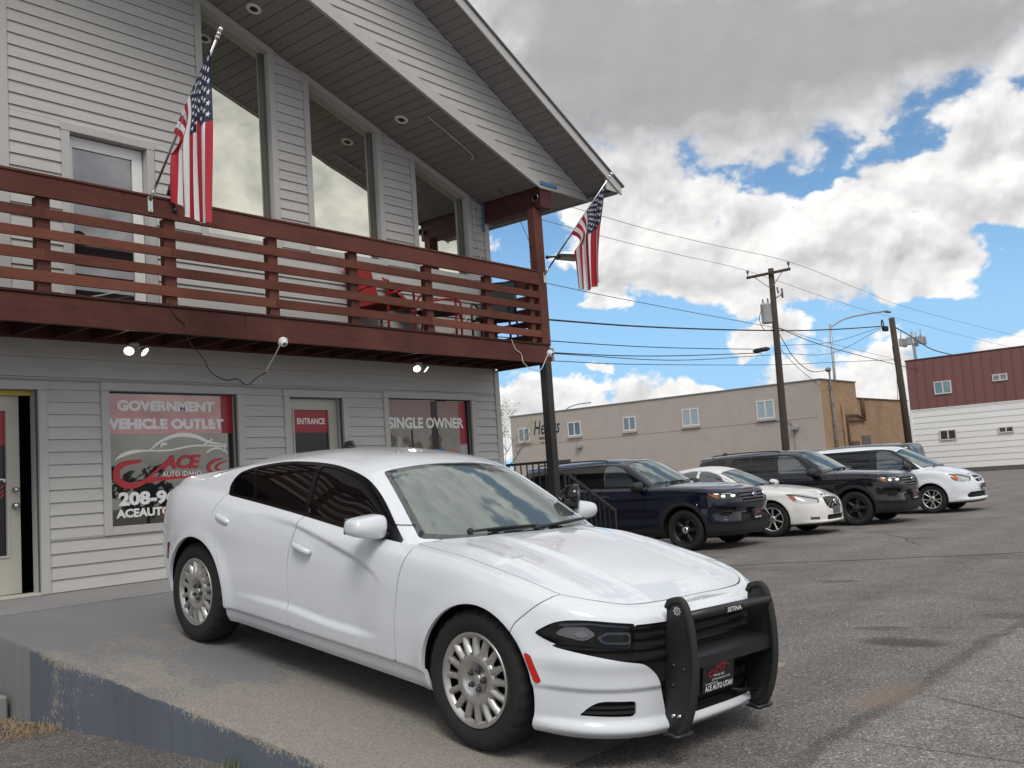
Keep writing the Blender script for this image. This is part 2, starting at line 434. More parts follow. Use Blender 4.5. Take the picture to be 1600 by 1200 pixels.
def lot_material():
    m, b, p, out = new_mat("asphalt_aggregate")
    g = b.n('ShaderNodeNewGeometry'); P = g.outputs['Position']
    px, py, pz = b.sep(P)
    stone = b.n('ShaderNodeTexVoronoi'); stone.inputs['Scale'].default_value = 105; b.put(stone.inputs['Vector'], P)
    tone = b.sep(stone.outputs['Color'])[0]
    big = b.noise(P, 0.35, 5.0, 0.6)
    mid = b.noise(P, 2.4, 6.0, 0.7)
    fine = b.noise(P, 26.0, 4.0, 0.7)
    k = b.math('ADD', 0.075, b.math('MULTIPLY', b.math('POWER', tone, 1.5), 0.105))
    k = b.math('MULTIPLY', k, b.math('ADD', 0.62, b.math('MULTIPLY', big, 0.62)))
    k = b.math('MULTIPLY', k, b.math('ADD', 0.55, b.math('MULTIPLY', mid, 0.78)))
    k = b.math('MULTIPLY', k, b.math('ADD', 0.72, b.math('MULTIPLY', fine, 0.56)))
    # bright chips
    chips = b.smooth(tone, 0.955, 0.985)
    k = b.math('ADD', k, b.math('MULTIPLY', chips, 0.11))
    w1 = b.math('MULTIPLY', b.math('SUBTRACT', b.noise(P, 0.9, 4.0, 0.6), 0.5), 0.9)
    w2 = b.math('MULTIPLY', b.math('SUBTRACT', b.noise(P, 6.0, 4.0, 0.6), 0.5), 0.16)
    wob = b.math('ADD', w1, w2)

    def line(ax, ay, bx, by, half, wscale=1.0):
        L = math.hypot(bx - ax, by - ay); tx, ty = (bx - ax) / L, (by - ay) / L
        across = b.math('ADD', b.math('MULTIPLY', b.math('SUBTRACT', px, ax), -ty), b.math('MULTIPLY', b.math('SUBTRACT', py, ay), tx))
        across = b.math('ADD', across, b.math('MULTIPLY', wob, wscale))
        along = b.math('ADD', b.math('MULTIPLY', b.math('SUBTRACT', px, ax), tx), b.math('MULTIPLY', b.math('SUBTRACT', py, ay), ty))
        e = b.math('MULTIPLY', b.smooth(along, -0.1, 0.5), b.smooth(along, L + 0.1, L - 0.5))
        return across, e, b.math('MULTIPLY', b.smooth(b.math('ABSOLUTE', across), half, half * 0.35), e)
    # tarred crack across the lot, hairline cracks, and a resurfaced strip with a ragged edge
    crack = line(12.3, 9.6, 16.3, 0.9, 0.085, 0.30)[2]
    c2 = line(6.42, 2.25, 5.3, 0.3, 0.022, 0.25)[2]
    c3 = line(5.22, 2.2, 5.02, 0.9, 0.016, 0.25)[2]
    c4 = line(19.2, 6.8, 16.4, 5.2, 0.04, 0.5)[2]
    c5 = line(8.4, 3.7, 9.1, 1.6, 0.02, 0.3)[2]
    across, e, seam = line(3.9, 2.20, 14.0, 2.16, 0.075, 0.45)
    k = b.math('MULTIPLY', k, b.math('SUBTRACT', 1.0, b.math('MULTIPLY', crack, 0.62)))
    for c, a in ((c2, 0.45), (c3, 0.5), (c4, 0.45), (seam, 0.3), (c5, 0.4)):
        k = b.math('MULTIPLY', k, b.math('SUBTRACT', 1.0, b.math('MULTIPLY', c, a)))
    strip = b.math('MULTIPLY', b.smooth(across, 0.05, -0.25), b.smooth(px, 3.0, 4.4))
    k = b.math('MULTIPLY', k, b.math('ADD', 1.0, b.math('MULTIPLY', strip, 0.22)))
    # oil drips
    stain = b.smooth(b.noise(P, 0.8, 3.0, 0.5), 0.66, 0.76)
    k = b.math('MULTIPLY', k, b.math('SUBTRACT', 1.0, b.math('MULTIPLY', stain, 0.35)))
    speck = b.smooth(b.noise(P, 30.0, 3.0, 0.65), 0.56, 0.70)
    k = b.math('MULTIPLY', k, b.math('SUBTRACT', 1.06, b.math('MULTIPLY', speck, 0.42)))
    hue = b.ramp(b.noise(P, 45.0, 2.0, 0.5), ((0.3, (1.05, 0.985, 0.94)), (0.7, (1.12, 1.0, 0.91))))
    def spot(cx, cy, rx_, ry_):
        q1 = b.math('MULTIPLY', b.math('SUBTRACT', b.math('ADD', px, b.math('MULTIPLY', wob, 0.5)), cx), 1 / rx_); q2 = b.math('MULTIPLY', b.math('SUBTRACT', b.math('ADD', py, b.math('MULTIPLY', wob, 0.4)), cy), 1 / ry_)
        return b.smooth(b.math('ADD', b.math('MULTIPLY', q1, q1), b.math('MULTIPLY', q2, q2)), 1.0, 0.25)
    for (cx, cy, rx_, ry_, a) in ((8.03, 2.81, .22, .42, .55), (8.55, 3.12, .14, .3, .35), (11.7, 4.7, .18, .3, .4), (9.5, 2.3, .2, .35, .35), (14.6, 3.6, .5, .9, .35), (13.0, 6.3, .3, .8, .2), (6.9, 3.9, .5, .6, .18), (16.5, 7.2, .7, .9, .3), (19.6, 6.6, .7, .9, .3), (22.4, 6.0, .7, .9, .25)):
        k = b.math('MULTIPLY', k, b.math('SUBTRACT', 1.0, b.math('MULTIPLY', spot(cx, cy, rx_, ry_), a * (0.9 if rx_ < .25 else 0.55))))
    k = b.math('MULTIPLY', k, b.math('SUBTRACT', 1.0, b.math('MULTIPLY', b.math('MULTIPLY', b.smooth(px, 3.9, 3.0), b.smooth(py, 3.4, 4.2)), 0.22)))
    # old tyre sweeps
    arc = b.n('ShaderNodeTexWave', wave_type='RINGS'); b.put(arc.inputs['Vector'], b.combine(b.math('SUBTRACT', px, 24.0), b.math('ADD', py, 3.0), 0.0)); arc.inputs['Scale'].default_value = 0.22; arc.inputs['Distortion'].default_value = 2.0; arc.inputs['Detail'].default_value = 3.0
    k = b.math('MULTIPLY', k, b.math('ADD', 0.93, b.math('MULTIPLY', arc.outputs['Fac'], 0.12)))
    k = b.math('MULTIPLY', k, 1.60)
    sand = b.math('MULTIPLY', spot(6.26, 2.30, .55, .22), 0.5)
    b.put(p.inputs['Base Color'], b.mix(sand, b.vmath('MULTIPLY', hue, b.combine(k, k, k)), (0.23, 0.175, 0.135)))
    p.inputs['Roughness'].default_value = 0.92; p.inputs['Specular IOR Level'].default_value = 0.25
    bn = b.n('ShaderNodeBump'); bn.inputs['Strength'].default_value = 0.75; bn.inputs['Distance'].default_value = 0.008
    b.put(bn.inputs['Height'], b.math('ADD', b.math('MULTIPLY', stone.outputs['Distance'], 0.9), b.math('SUBTRACT', fine, b.math('MULTIPLY', crack, 1.2))))
    b.put(p.inputs['Normal'], bn.outputs[0])
    return m


def concrete_material(name, paint, bare, bias_fn, rough=0.85, split=None):
    m, b, p, out = new_mat(name)
    g = b.n('ShaderNodeNewGeometry'); P = g.outputs['Position']; xyz = b.sep(P)
    wear = b.noise(P, 1.1, 7.0, 0.68, 0.4); fine = b.noise(P, 38.0, 5.0, 0.72); grit = b.noise(P, 130.0, 3.0, 0.6)
    stone = b.n('ShaderNodeTexVoronoi'); stone.inputs['Scale'].default_value = 140; b.put(stone.inputs['Vector'], P)
    tone = b.sep(stone.outputs['Color'])[0]
    wear2 = b.noise(b.vmath('MULTIPLY', P, (1.0, 0.45, 1.0)), 3.4, 6.0, 0.7, 0.6)
    f = b.math('ADD', b.math('ADD', b.math('ADD', b.math('MULTIPLY', wear, 0.75), b.math('MULTIPLY', wear2, 0.55)), b.math('MULTIPLY', fine, 0.85)), b.math('SUBTRACT', bias_fn(b, xyz), 0.225))
    mask = b.smooth(f, 0.84, 1.00)
    if split is not None: paint_c = b.mix(b.smooth(xyz[1], split - 0.015, split + 0.015), paint, (0.22, 0.222, 0.23))
    kb = b.math('ADD', 0.55, b.math('ADD', b.math('MULTIPLY', tone, 0.55), b.math('MULTIPLY', fine, 0.35)))
    kp = b.math('ADD', 0.80, b.math('MULTIPLY', wear, 0.4))
    cb = b.vmath('MULTIPLY', b.combine(*bare), b.combine(kb, kb, kb)); cp = b.vmath('MULTIPLY', paint_c if split is not None else b.combine(*paint), b.combine(kp, kp, kp))
    b.put(p.inputs['Base Color'], b.mix(mask, cp, cb))
    p.inputs['Roughness'].default_value = rough; p.inputs['Specular IOR Level'].default_value = 0.35
    bn = b.n('ShaderNodeBump'); bn.inputs['Strength'].default_value = 0.6; bn.inputs['Distance'].default_value = 0.006
    b.put(bn.inputs['Height'], b.math('ADD', b.math('MULTIPLY', b.math('MULTIPLY', stone.outputs['Distance'], mask), 1.0), b.math('MULTIPLY', grit, 0.4)))
    b.put(p.inputs['Normal'], bn.outputs[0])
    return m


M = {}
M['lot'] = lot_material()
# walkway paint survives near the shop and flakes off down the slope
M['ramp'] = concrete_material("worn_painted_concrete", (0.190, 0.192, 0.198), (0.270, 0.248, 0.218),
                              lambda b, q: b.math('ADD', b.smooth(q[1], 7.9, 6.6), b.math('MULTIPLY', b.smooth(q[1], 6.8, 3.4), 0.10)) if False else
                              b.math('SUBTRACT', b.math('ADD', b.math('MULTIPLY', b.smooth(q[1], 7.9, 6.9), 0.24), b.math('MULTIPLY', b.smooth(q[1], 6.4, 4.6), 0.16)), b.math('ADD', 0.16, b.math('MULTIPLY', b.math('MULTIPLY', b.smooth(q[0], 3.35, 4.1), b.smooth(q[1], 4.4, 6.0)), 0.07))))
M['walk'] = concrete_material("painted_walkway_concrete", (0.25, 0.246, 0.248), (0.30, 0.28, 0.25), lambda b, q: b.math('ADD', -0.34, b.math('MULTIPLY', q[1], 0.0)))
M['wallpaint'] = concrete_material("blue_grey_wall_paint", (0.118, 0.138, 0.170), (0.34, 0.315, 0.275),
                                   lambda b, q: b.math('ADD', b.math('ADD', -0.17, b.math('MULTIPLY', b.smooth(q[1], 4.7, 3.7), 0.22)), b.math('ADD', b.math('MULTIPLY', b.smooth(b.math('SUBTRACT', b.math('ADD', 0.182, b.math('MULTIPLY', b.math('SUBTRACT', q[1], 3.605), RAMP_S)), q[2]), 0.10, 0.0), 0.22), b.math('MULTIPLY', b.math('MULTIPLY', b.smooth(q[1], 7.6, 7.0), b.smooth(q[1], 6.3, 6.7)), 0.10))), split=7.36)
M['step'] = concrete_material("bare_step_concrete", (0.26, 0.25, 0.235), (0.34, 0.31, 0.27), lambda b, q: -0.2)


def build_ground():
    # parking lot: one sheet to the horizon
    xs = sorted(set([-3000, -900, -300, -100, -40, -15, -6, -2, 0] + [2, 4, 8, 12, 16, 20, 23.5, 27, 33, 39, 45, 52, 60, 70, 85, 120, 200, 400, 900, 3000]))
    ys = [-3000, -900, -300, -100, -40, -15, -5, 0, 3, 6, 9, 12, 16, 22, 30, 45, 70, 120, 300, 900, 3000]
    mb = MB(); nx = len(xs)
    mb.add([(x, y, lot_z(x, y)) for y in ys for x in xs],
           [(j * nx + i, j * nx + i + 1, (j + 1) * nx + i + 1, (j + 1) * nx + i) for j in range(len(ys) - 1) for i in range(nx - 1)], 0, True)
    tag(mb.build('parking_lot', M['lot']), kind='structure')
    # walkway slab in front of the shop with the joint 1.5 m out, ramp running down to the lot
    s = MB()
    s.box(-4.9, 11.86, RAMP_Y1 + 0.012, 10.0, -0.3, ZS - 0.004)
    tag(s.build('walkway', M['walk']), kind='structure')
    # ramp: top follows the slope, upper lip rolls over to the slab
    r = MB(); n = 140; rr_ = random.Random(17)
    ys = np.concatenate([np.linspace(RAMP_Y0 - 0.02, RAMP_Y1, n)])
    top = []
    for y in ys:
        rnd = 0.02
        row = []
        for i, x in enumerate((RAMP_X0, RAMP_X0 + 0.012, RAMP_X0 + 0.045, 4.2, 5.1, 6.0, RAMP_X1 - 0.03, RAMP_X1)):
            z = min(ramp_z(x, y), ZS - 0.012)
            # chipped, slightly wandering arris
            if i < 3: z -= (0.022, 0.007, 0.0)[i] * (1 + 0.25 * math.sin(y * 9) * math.sin(y * 23 + 1) + 0.5 * rr_.random() ** 4)
            xx = x + (0.004 * math.sin(y * 7.3) + 0.006 * rr_.random() ** 3 if i < 2 else 0)
            row.append((xx, y, z))
        top.append(row)
    k = 8
    vs = [p for row in top for p in row]
    fs = [(j * k + i, j * k + i + 1, (j + 1) * k + i + 1, (j + 1) * k + i) for j in range(n - 1) for i in range(k - 1)]
    r.add(vs, fs, 0, True)
    # right face
    vs = []
    for row in top: vs += [row[-1], (row[-1][0], row[-1][1], -0.3)]
    r.add(vs, [(2 * j, 2 * j + 2, 2 * j + 3, 2 * j + 1) for j in range(n - 1)], 0)
    tag(r.build('ramp', M['ramp']), kind='structure')
    # the painted side wall of the ramp, a sheet just outside its core
    w = MB(); vs = []
    for row in top:
        x, y, z = row[0]
        vs += [(x, y, z), (x - 0.004 - 0.004 * math.sin(y * 5), y, z - 0.05), (x - 0.006 + 0.004 * math.sin(y * 3.1), y, -0.3)]
    fs = [(3 * j + a, 3 * j + 3 + a, 3 * j + 4 + a, 3 * j + 1 + a) for j in range(n - 1) for a in (0, 1)]
    w.add(vs, fs, 0, True)
    tag(w.build('ramp_side_wall', M['wallpaint']), kind='structure')
    # lower landing block with a broken corner left of the ramp
    st = MB(); st.bbox(1.9, 3.27, 7.95, 8.46, -0.2, 0.50, 0.02); st.bbox(1.9, 3.26, 7.62, 7.94, -0.2, 0.30, 0.02)
    o = st.build('concrete_steps', M['step']); tag(o, kind='structure')


def scatter_patch(name, spots, mat, maker, kind='stuff', label=None):
    mb = MB()
    for s in spots: maker(mb, *s)
    o = mb.build(name, mat, fix=False); tag(o, kind=kind)
    if label: tag(o, label)
    return o


def build_ground_cover():
    r = random.Random(3)
    M['straw'] = pm("dry_straw", (0.36, 0.25, 0.11), 0.9, var=0.35, scale=30)
    M['weed'] = pm("green_weed", (0.10, 0.15, 0.045), 0.8, var=0.3, scale=25)
    M['pebble'] = pm("pale_pebble", (0.20, 0.175, 0.15), 0.9, var=0.3, scale=14)

    def blade(mb, x, y, z, h, lean, w):
        a = r.uniform(0, 6.28); dx, dy = math.cos(a), math.sin(a)
        p0 = Vector((x, y, z)); p1 = p0 + Vector((dx * lean * .4, dy * lean * .4, h * .65)); p2 = p0 + Vector((dx * lean, dy * lean, h))
        s = Vector((-dy, dx, 0)) * w
        mb.add([p0 - s, p0 + s, p1 + s * .7, p1 - s * .7, p2], [(0, 1, 2, 3), (3, 2, 4)])
    spots = []
    for _ in range(1500):
        x = r.uniform(2.2, 3.27); y = r.uniform(6.75, 7.6)
        if (3.27 - x) > (y - 6.55) * 1.3: continue
        spots.append((x, y, lot_z(x, y), r.uniform(0.01, 0.05), r.uniform(0.03, 0.10), r.uniform(0.0012, 0.003)))
    scatter_patch('dry_grass', spots, M['straw'], blade)
    spots = []
    for cx, cy, n, h in ((3.275, 4.86, 26, 0.085), (3.27, 4.62, 14, 0.04), (3.28, 6.2, 8, .03)):
        for _ in range(n):
            x = cx - abs(r.gauss(0, 0.02)); y = cy + r.gauss(0, 0.035)
            spots.append((x, y, lot_z(x, y), r.uniform(.5, 1) * h, r.uniform(0.01, 0.05), r.uniform(0.0015, 0.003)))
    scatter_patch('weed', spots, M['weed'], blade)

    def stone(mb, x, y, z, s):
        bm = bmesh.new(); bmesh.ops.create_icosphere(bm, subdivisions=1, radius=s)
        for v in bm.verts: v.co = Vector((x + v.co.x * r.uniform(.7, 1.3), y + v.co.y * r.uniform(.7, 1.3), z + v.co.z * r.uniform(.4, .8)))
        mb.bm(bm)
    spots = []
    for _ in range(170):
        x = 3.26 - abs(r.gauss(0, 0.16)); y = r.uniform(3.8, 7.7)
        spots.append((x, y, lot_z(x, y) + .003, r.choice((.004, .005, .007, .010))))
    for _ in range(30):
        x = r.uniform(2.9, 3.26); y = r.uniform(7.2, 7.6)
        spots.append((x, y, lot_z(x, y) + .008, r.uniform(.012, .035)))
    scatter_patch('gravel', spots, M['pebble'], stone)


build_ground()
build_ground_cover()

# ================================================================== SHOP BUILDING
M['siding'] = pm("grey_lap_siding_paint", (0.50, 0.49, 0.472), 0.55, dirt=((.30, .285, .26), .22), var=0.05, scale=2.2, bump=0.25, bscale=22, rnd=0.035, stretch=(0.35, 1, 2.2), spec=0.4)
M['trim'] = pm("grey_trim_paint", (0.47, 0.463, 0.452), 0.5, var=0.05, scale=3, bump=0.1, bscale=40, rnd=0.02)
M['soffit'] = pm("shaded_soffit_grey", (0.235, 0.228, 0.224), 0.6, var=0.05, scale=3, bump=0.15, bscale=30, rnd=0.04)  # siding grey darkened: shade under the roof put into the colour
M['wallcore'] = pm("building_paper", (0.10, 0.10, 0.10), 0.9)
M['roofing'] = pm("asphalt_shingle", (0.12, 0.12, 0.125), 0.9, var=0.3, scale=9, bump=0.5)
M['cream'] = pm("cream_door_paint", (0.52, 0.50, 0.43), 0.45, var=0.06, scale=3)
M['white'] = pm("white_vinyl", (0.78, 0.78, 0.76), 0.4, var=0.04, scale=4)
M['whiteprint'] = pm("white_vinyl_lettering", (0.88, 0.88, 0.86), 0.6, var=0.03)
M['black'] = pm("black_powder_coat", (0.012, 0.012, 0.013), 0.45, var=0.2)
M['blackvinyl'] = pm("black_window_vinyl", (0.012, 0.014, 0.017), 0.25, var=0.2)
M['redvinyl'] = pm("red_window_vinyl", (0.36, 0.022, 0.035), 0.35, var=0.06)
M['redlogo'] = pm("red_logo_vinyl", (0.50, 0.03, 0.045), 0.4, var=0.05)
M['steel'] = pm("brushed_steel", (0.55, 0.55, 0.53), 0.3, metal=1.0, var=0.1)
M['chrome'] = pm("chrome", (0.85, 0.85, 0.85), 0.08, metal=1.0, var=0.02)
M['dark'] = pm("unlit_interior", (0.006, 0.006, 0.006), 0.9)
M['yellow'] = pm("yellow_header_strip", (0.62, 0.50, 0.10), 0.6)
M['upglass'] = glass_mat("coated_upper_glass", (0.02, 0.022, 0.02), 0.74, (0.93, 0.93, 0.80), wave=0.10)
M['doorglass'] = glass_mat("door_glass", (0.02, 0.02, 0.024), 0.24, (0.9, 0.9, 0.95), wave=0.05)
M['shopglass'] = glass_mat("shop_window_glass", (0.015, 0.016, 0.017), 0.12, (0.95, 0.93, 0.84), wave=0.06)
M['redglass'] = glass_mat("red_vinyl_on_glass", (0.34, 0.055, 0.060), 0.11, (1.0, 0.93, 0.90), wave=0.04)


def wood(name, col, rnd=0.16, along='x'):
    m, b, p, out = new_mat(name)
    g = b.n('ShaderNodeNewGeometry'); oi = b.n('ShaderNodeObjectInfo')
    off = b.math('MULTIPLY', oi.outputs['Random'], 37.0)
    st = {'x': (1.0, 14, 14), 'y': (14, 1.0, 14), 'z': (14, 14, 1.0)}[along]
    v = b.vmath('ADD', b.vmath('MULTIPLY', g.outputs['Position'], st), b.combine(off, off, off))
    grain = b.noise(v, 2.0, 6.0, 0.62, 0.9); fine = b.noise(b.vmath('MULTIPLY', v, (1, 3, 3)), 4.0, 4.0, 0.6)
    blot = b.noise(b.vmath('ADD', g.outputs['Position'], b.combine(off, 0, 0)), 1.6, 5.0, 0.6)
    k = b.math('ADD', 0.42, b.math('ADD', b.math('MULTIPLY', grain, 0.55), b.math('MULTIPLY', fine, 0.30)))
    k = b.math('MULTIPLY', k, b.math('ADD', 0.45, b.math('MULTIPLY', blot, 1.1)))
    k = b.math('MULTIPLY', k, b.math('ADD', 1.0 - rnd, b.math('MULTIPLY', oi.outputs['Random'], 2 * rnd)))
    worn = b.smooth(b.noise(v, 0.7, 5.0, 0.7, 0.4), 0.58, 0.72)
    c = b.vmath('MULTIPLY', b.combine(*col), b.combine(k, k, k))
    c = b.mix(b.math('MULTIPLY', worn, 0.30), c, tuple(min(1, q * f) for q, f in zip(col, (1.45, 2.0, 1.9))))
    # knots
    vo = b.n('ShaderNodeTexVoronoi'); vo.inputs['Scale'].default_value = 1.0
    b.put(vo.inputs['Vector'], b.vmath('ADD', b.vmath('MULTIPLY', g.outputs['Position'], tuple(3.0 if s == 1.0 else 9.0 for s in st)), b.combine(off, off, 0)))
    c = b.mix(b.math('MULTIPLY', b.smooth(vo.outputs['Distance'], 0.13, 0.05), 0.6), c, tuple(q * .45 for q in col))
    b.put(p.inputs['Base Color'], c); p.inputs['Roughness'].default_value = 0.68; p.inputs['Specular IOR Level'].default_value = 0.2
    bn = b.n('ShaderNodeBump'); bn.inputs['Strength'].default_value = 0.35; bn.inputs['Distance'].default_value = 0.006
    b.put(bn.inputs['Height'], grain); b.put(p.inputs['Normal'], bn.outputs[0])
    return m


WOODC = (0.125, 0.043, 0.032)
M['wood'] = wood("red_stained_lumber", WOODC)
M['woody'] = wood("red_stained_lumber_cross", WOODC, along='y')
M['woodz'] = wood("red_stained_lumber_upright", WOODC, along='z')

shop = thing('shop_building', 'grey lap sided two storey car dealership with gable roof and tall sloped upper windows', 'building', (4.0, 10.0, ZS))
SH = Vector((4.0, 10.0, ZS))


def part(mb, name, mats, parent=None, **kw):
    """mesh written in world coordinates, parented to a thing that stands somewhere else"""
    o = mb.build(name, mats, parent, **kw)
    if parent is not None: o.matrix_parent_inverse = inv_world(parent)
    return o


def inv_world(p):
    m = Matrix.Identity(4)
    while p is not None:
        mm = Matrix.LocRotScale(p.location, p.rotation_euler, p.scale)
        m = (p.matrix_parent_inverse @ mm if p.parent else mm) @ m
        p = p.parent
    return m.inverted()


SOF0, SOFK = 10.01, 0.345         # vaulted balcony ceiling: z = SOF0 - SOFK*x
RK0, RKK = 12.87, 0.53            # rake soffit:             z = RK0 - RKK*x
YG, YR = 8.74, 8.15               # gable face plane, rake edge plane
XC = 11.76                        # right corner of the shop
XRIDGE = 3.5


def sof(x): return SOF0 - SOFK * (x if x > XRIDGE else 2 * XRIDGE - x)
def rak(x): return RK0 - RKK * (x if x > XRIDGE else 2 * XRIDGE - x)


def clip(poly, a, b, c):
    """keep a*x + b*y <= c"""
    out = []
    for i in range(len(poly)):
        p, q = poly[i], poly[(i + 1) % len(poly)]
        fp, fq = a * p[0] + b * p[1] - c, a * q[0] + b * q[1] - c
        if fp <= 0: out.append(p)
        if (fp < 0 < fq) or (fq < 0 < fp):
            t = fp / (fp - fq); out.append((p[0] + (q[0] - p[0]) * t, p[1] + (q[1] - p[1]) * t))
    return out


def lap_board(poly, y, z_bot, exposure, parent, name='siding_board', mat=None, thick=0.021):
    """wedge board: thick at its lower edge, tucked under the next one at the top; poly in (x,z)"""
    if len(poly) < 3: return
    def front(x, z): return y - thick + (thick - 0.004) * min(1, max(0, (z - z_bot) / exposure))
    n = len(poly); mb = MB()
    vs = [(x, front(x, z), z) for x, z in poly] + [(x, y + 0.006, z) for x, z in poly]
    mb.add(vs, [tuple(range(n)), tuple(range(n, 2 * n))[::-1]] + [(i, n + i, n + (i + 1) % n, (i + 1) % n) for i in range(n)])
    return part(mb, name, mat or M['siding'], parent)


def siding(rows, holes, y, parent, x0, x1, top=None, breaks=True, top2=None):
    """rows of boards between x0 and x1 with the rectangular holes (x0,x1,z0,z1) left out; top: clip line (a,b,c) lists"""
    rr = random.Random(11)
    for z0, z1 in rows:
        cuts = sorted({z0, z1} | {h[2] for h in holes if z0 < h[2] < z1} | {h[3] for h in holes if z0 < h[3] < z1})
        cuts = [c for i, c in enumerate(cuts) if i == 0 or c - cuts[i - 1] > 0.004]
        for a, b in zip(cuts[:-1], cuts[1:]):
            act = sorted((h[0], h[1]) for h in holes if h[2] < b - 0.003 and h[3] > a + 0.003)
            spans = []; x = x0
            for ha, hb in act:
                if ha > x: spans.append((x, ha))
                x = max(x, hb)
            if x < x1: spans.append((x, x1))
            for sa, sb in spans:
                bits = [sa]
                while breaks and sb - bits[-1] > 4.9: bits.append(bits[-1] + rr.uniform(3.2, 4.6))
                bits.append(sb)
                for p, q in zip(bits[:-1], bits[1:]):
                    if q - p < 0.03: continue
                    poly = [(p + 0.001, a + 0.0032), (q - 0.001, a + 0.0032), (q - 0.001, b), (p + 0.001, b)]
                    for t in (top or []): poly = clip(poly, *t)
                    if len(poly) >= 3 and abs(sum(poly[i][0] * poly[(i + 1) % len(poly)][1] - poly[(i + 1) % len(poly)][0] * poly[i][1] for i in range(len(poly)))) > 0.002:
                        lap_board(poly, y, z0, z1 - z0, parent)


def casing(x0, x1, z0, z1, w, y, depth, parent, name='window', sides='LRTB', mat=None, wt=None):
    """flat casing boards round an opening plus the reveal behind them: one frame mesh (opening = x0..x1, z0..z1)"""
    mb = MB(); t = 0.032; wt = wt or w
    if 'L' in sides: mb.bbox(x0 - w, x0, y - t, y + 0.005, z0 - (w if 'B' in sides else 0), z1 - 0.0015, 0.004)
    if 'R' in sides: mb.bbox(x1, x1 + w, y - t, y + 0.005, z0 - (w if 'B' in sides else 0), z1 - 0.0015, 0.004)
    if 'T' in sides: mb.bbox(x0 - w - 0.006, x1 + w + 0.006, y - t - 0.003, y + 0.005, z1, z1 + wt, 0.004)
    if 'B' in sides: mb.bbox(x0 + 0.001, x1 - 0.001, y - t - 0.002, y + 0.005, z0 - w, z0 - 0.001, 0.004)
    # reveal
    mb.box(x0 - 0.03, x0 - 0.001, y + 0.006, y + depth, z0, z1); mb.box(x1 + 0.001, x1 + 0.03, y + 0.006, y + depth, z0, z1)
    mb.box(x0, x1, y + 0.006, y + depth, z1 + 0.001, z1 + 0.03); mb.box(x0, x1, y + 0.006, y + depth, z0 - 0.03, z0 - 0.001)
    return part(mb, name, mat or M['trim'], parent)


def flat(polys, y, mats, parent, name, fns=None, th=0.0):
    """thin film on a plane y = const: list of (poly in x,z, material index)"""
    mb = MB()
    for poly, mi in polys: mb.add([(p, y, q) for p, q in poly], [tuple(range(len(poly)))], mi)
    o = part(mb, name, mats, parent, fix=False)
    return o


def letters(s, x0, x1, z0, z1, y, mat, parent, name='lettering', bold=0.035, **kw):
    vs, fs = fit_text(s, x1 - x0, z1 - z0, bold=bold, **kw)
    mb = MB(); mb.add([((x0 + x1) / 2 + v[0], y, (z0 + z1) / 2 + v[1]) for v in vs], fs)
    return part(mb, name, mat, parent, fix=False)


def ribbon(pts, w, y, mb, mi=0, taper=True):
    """a brush stroke: polyline in (x,z) with varying half width"""
    n = len(pts); ws = w if isinstance(w, (list, tuple)) else [w] * n
    L, R = [], []
    for i in range(n):
        a = Vector(pts[max(i - 1, 0)]); c = Vector(pts[min(i + 1, n - 1)]); t = (c - a); t.normalize()
        nn = Vector((-t.y, t.x)); p = Vector(pts[i])
        L.append(p + nn * ws[i]); R.append(p - nn * ws[i])
    vs = [(p.x, y, p.y) for p in L] + [(p.x, y, p.y) for p in R]
    mb.add(vs, [(i, i + 1, n + i + 1, n + i) for i in range(n - 1)], mi)


def curve(pts, n=10):
    """Catmull-Rom through 2D/3D points"""
    P = [np.array(p, float) for p in pts]; P = [2 * P[0] - P[1]] + P + [2 * P[-1] - P[-2]]; out = []
    for i in range(1, len(P) - 2):
        for k in range(n):
            t = k / n; a, b, c, d = P[i - 1:i + 3]
            out.append(0.5 * ((2 * b) + (-a + c) * t + (2 * a - 5 * b + 4 * c - d) * t * t + (-a + 3 * b - 3 * c + d) * t ** 3))
    out.append(P[-2]); return [tuple(p) for p in out]


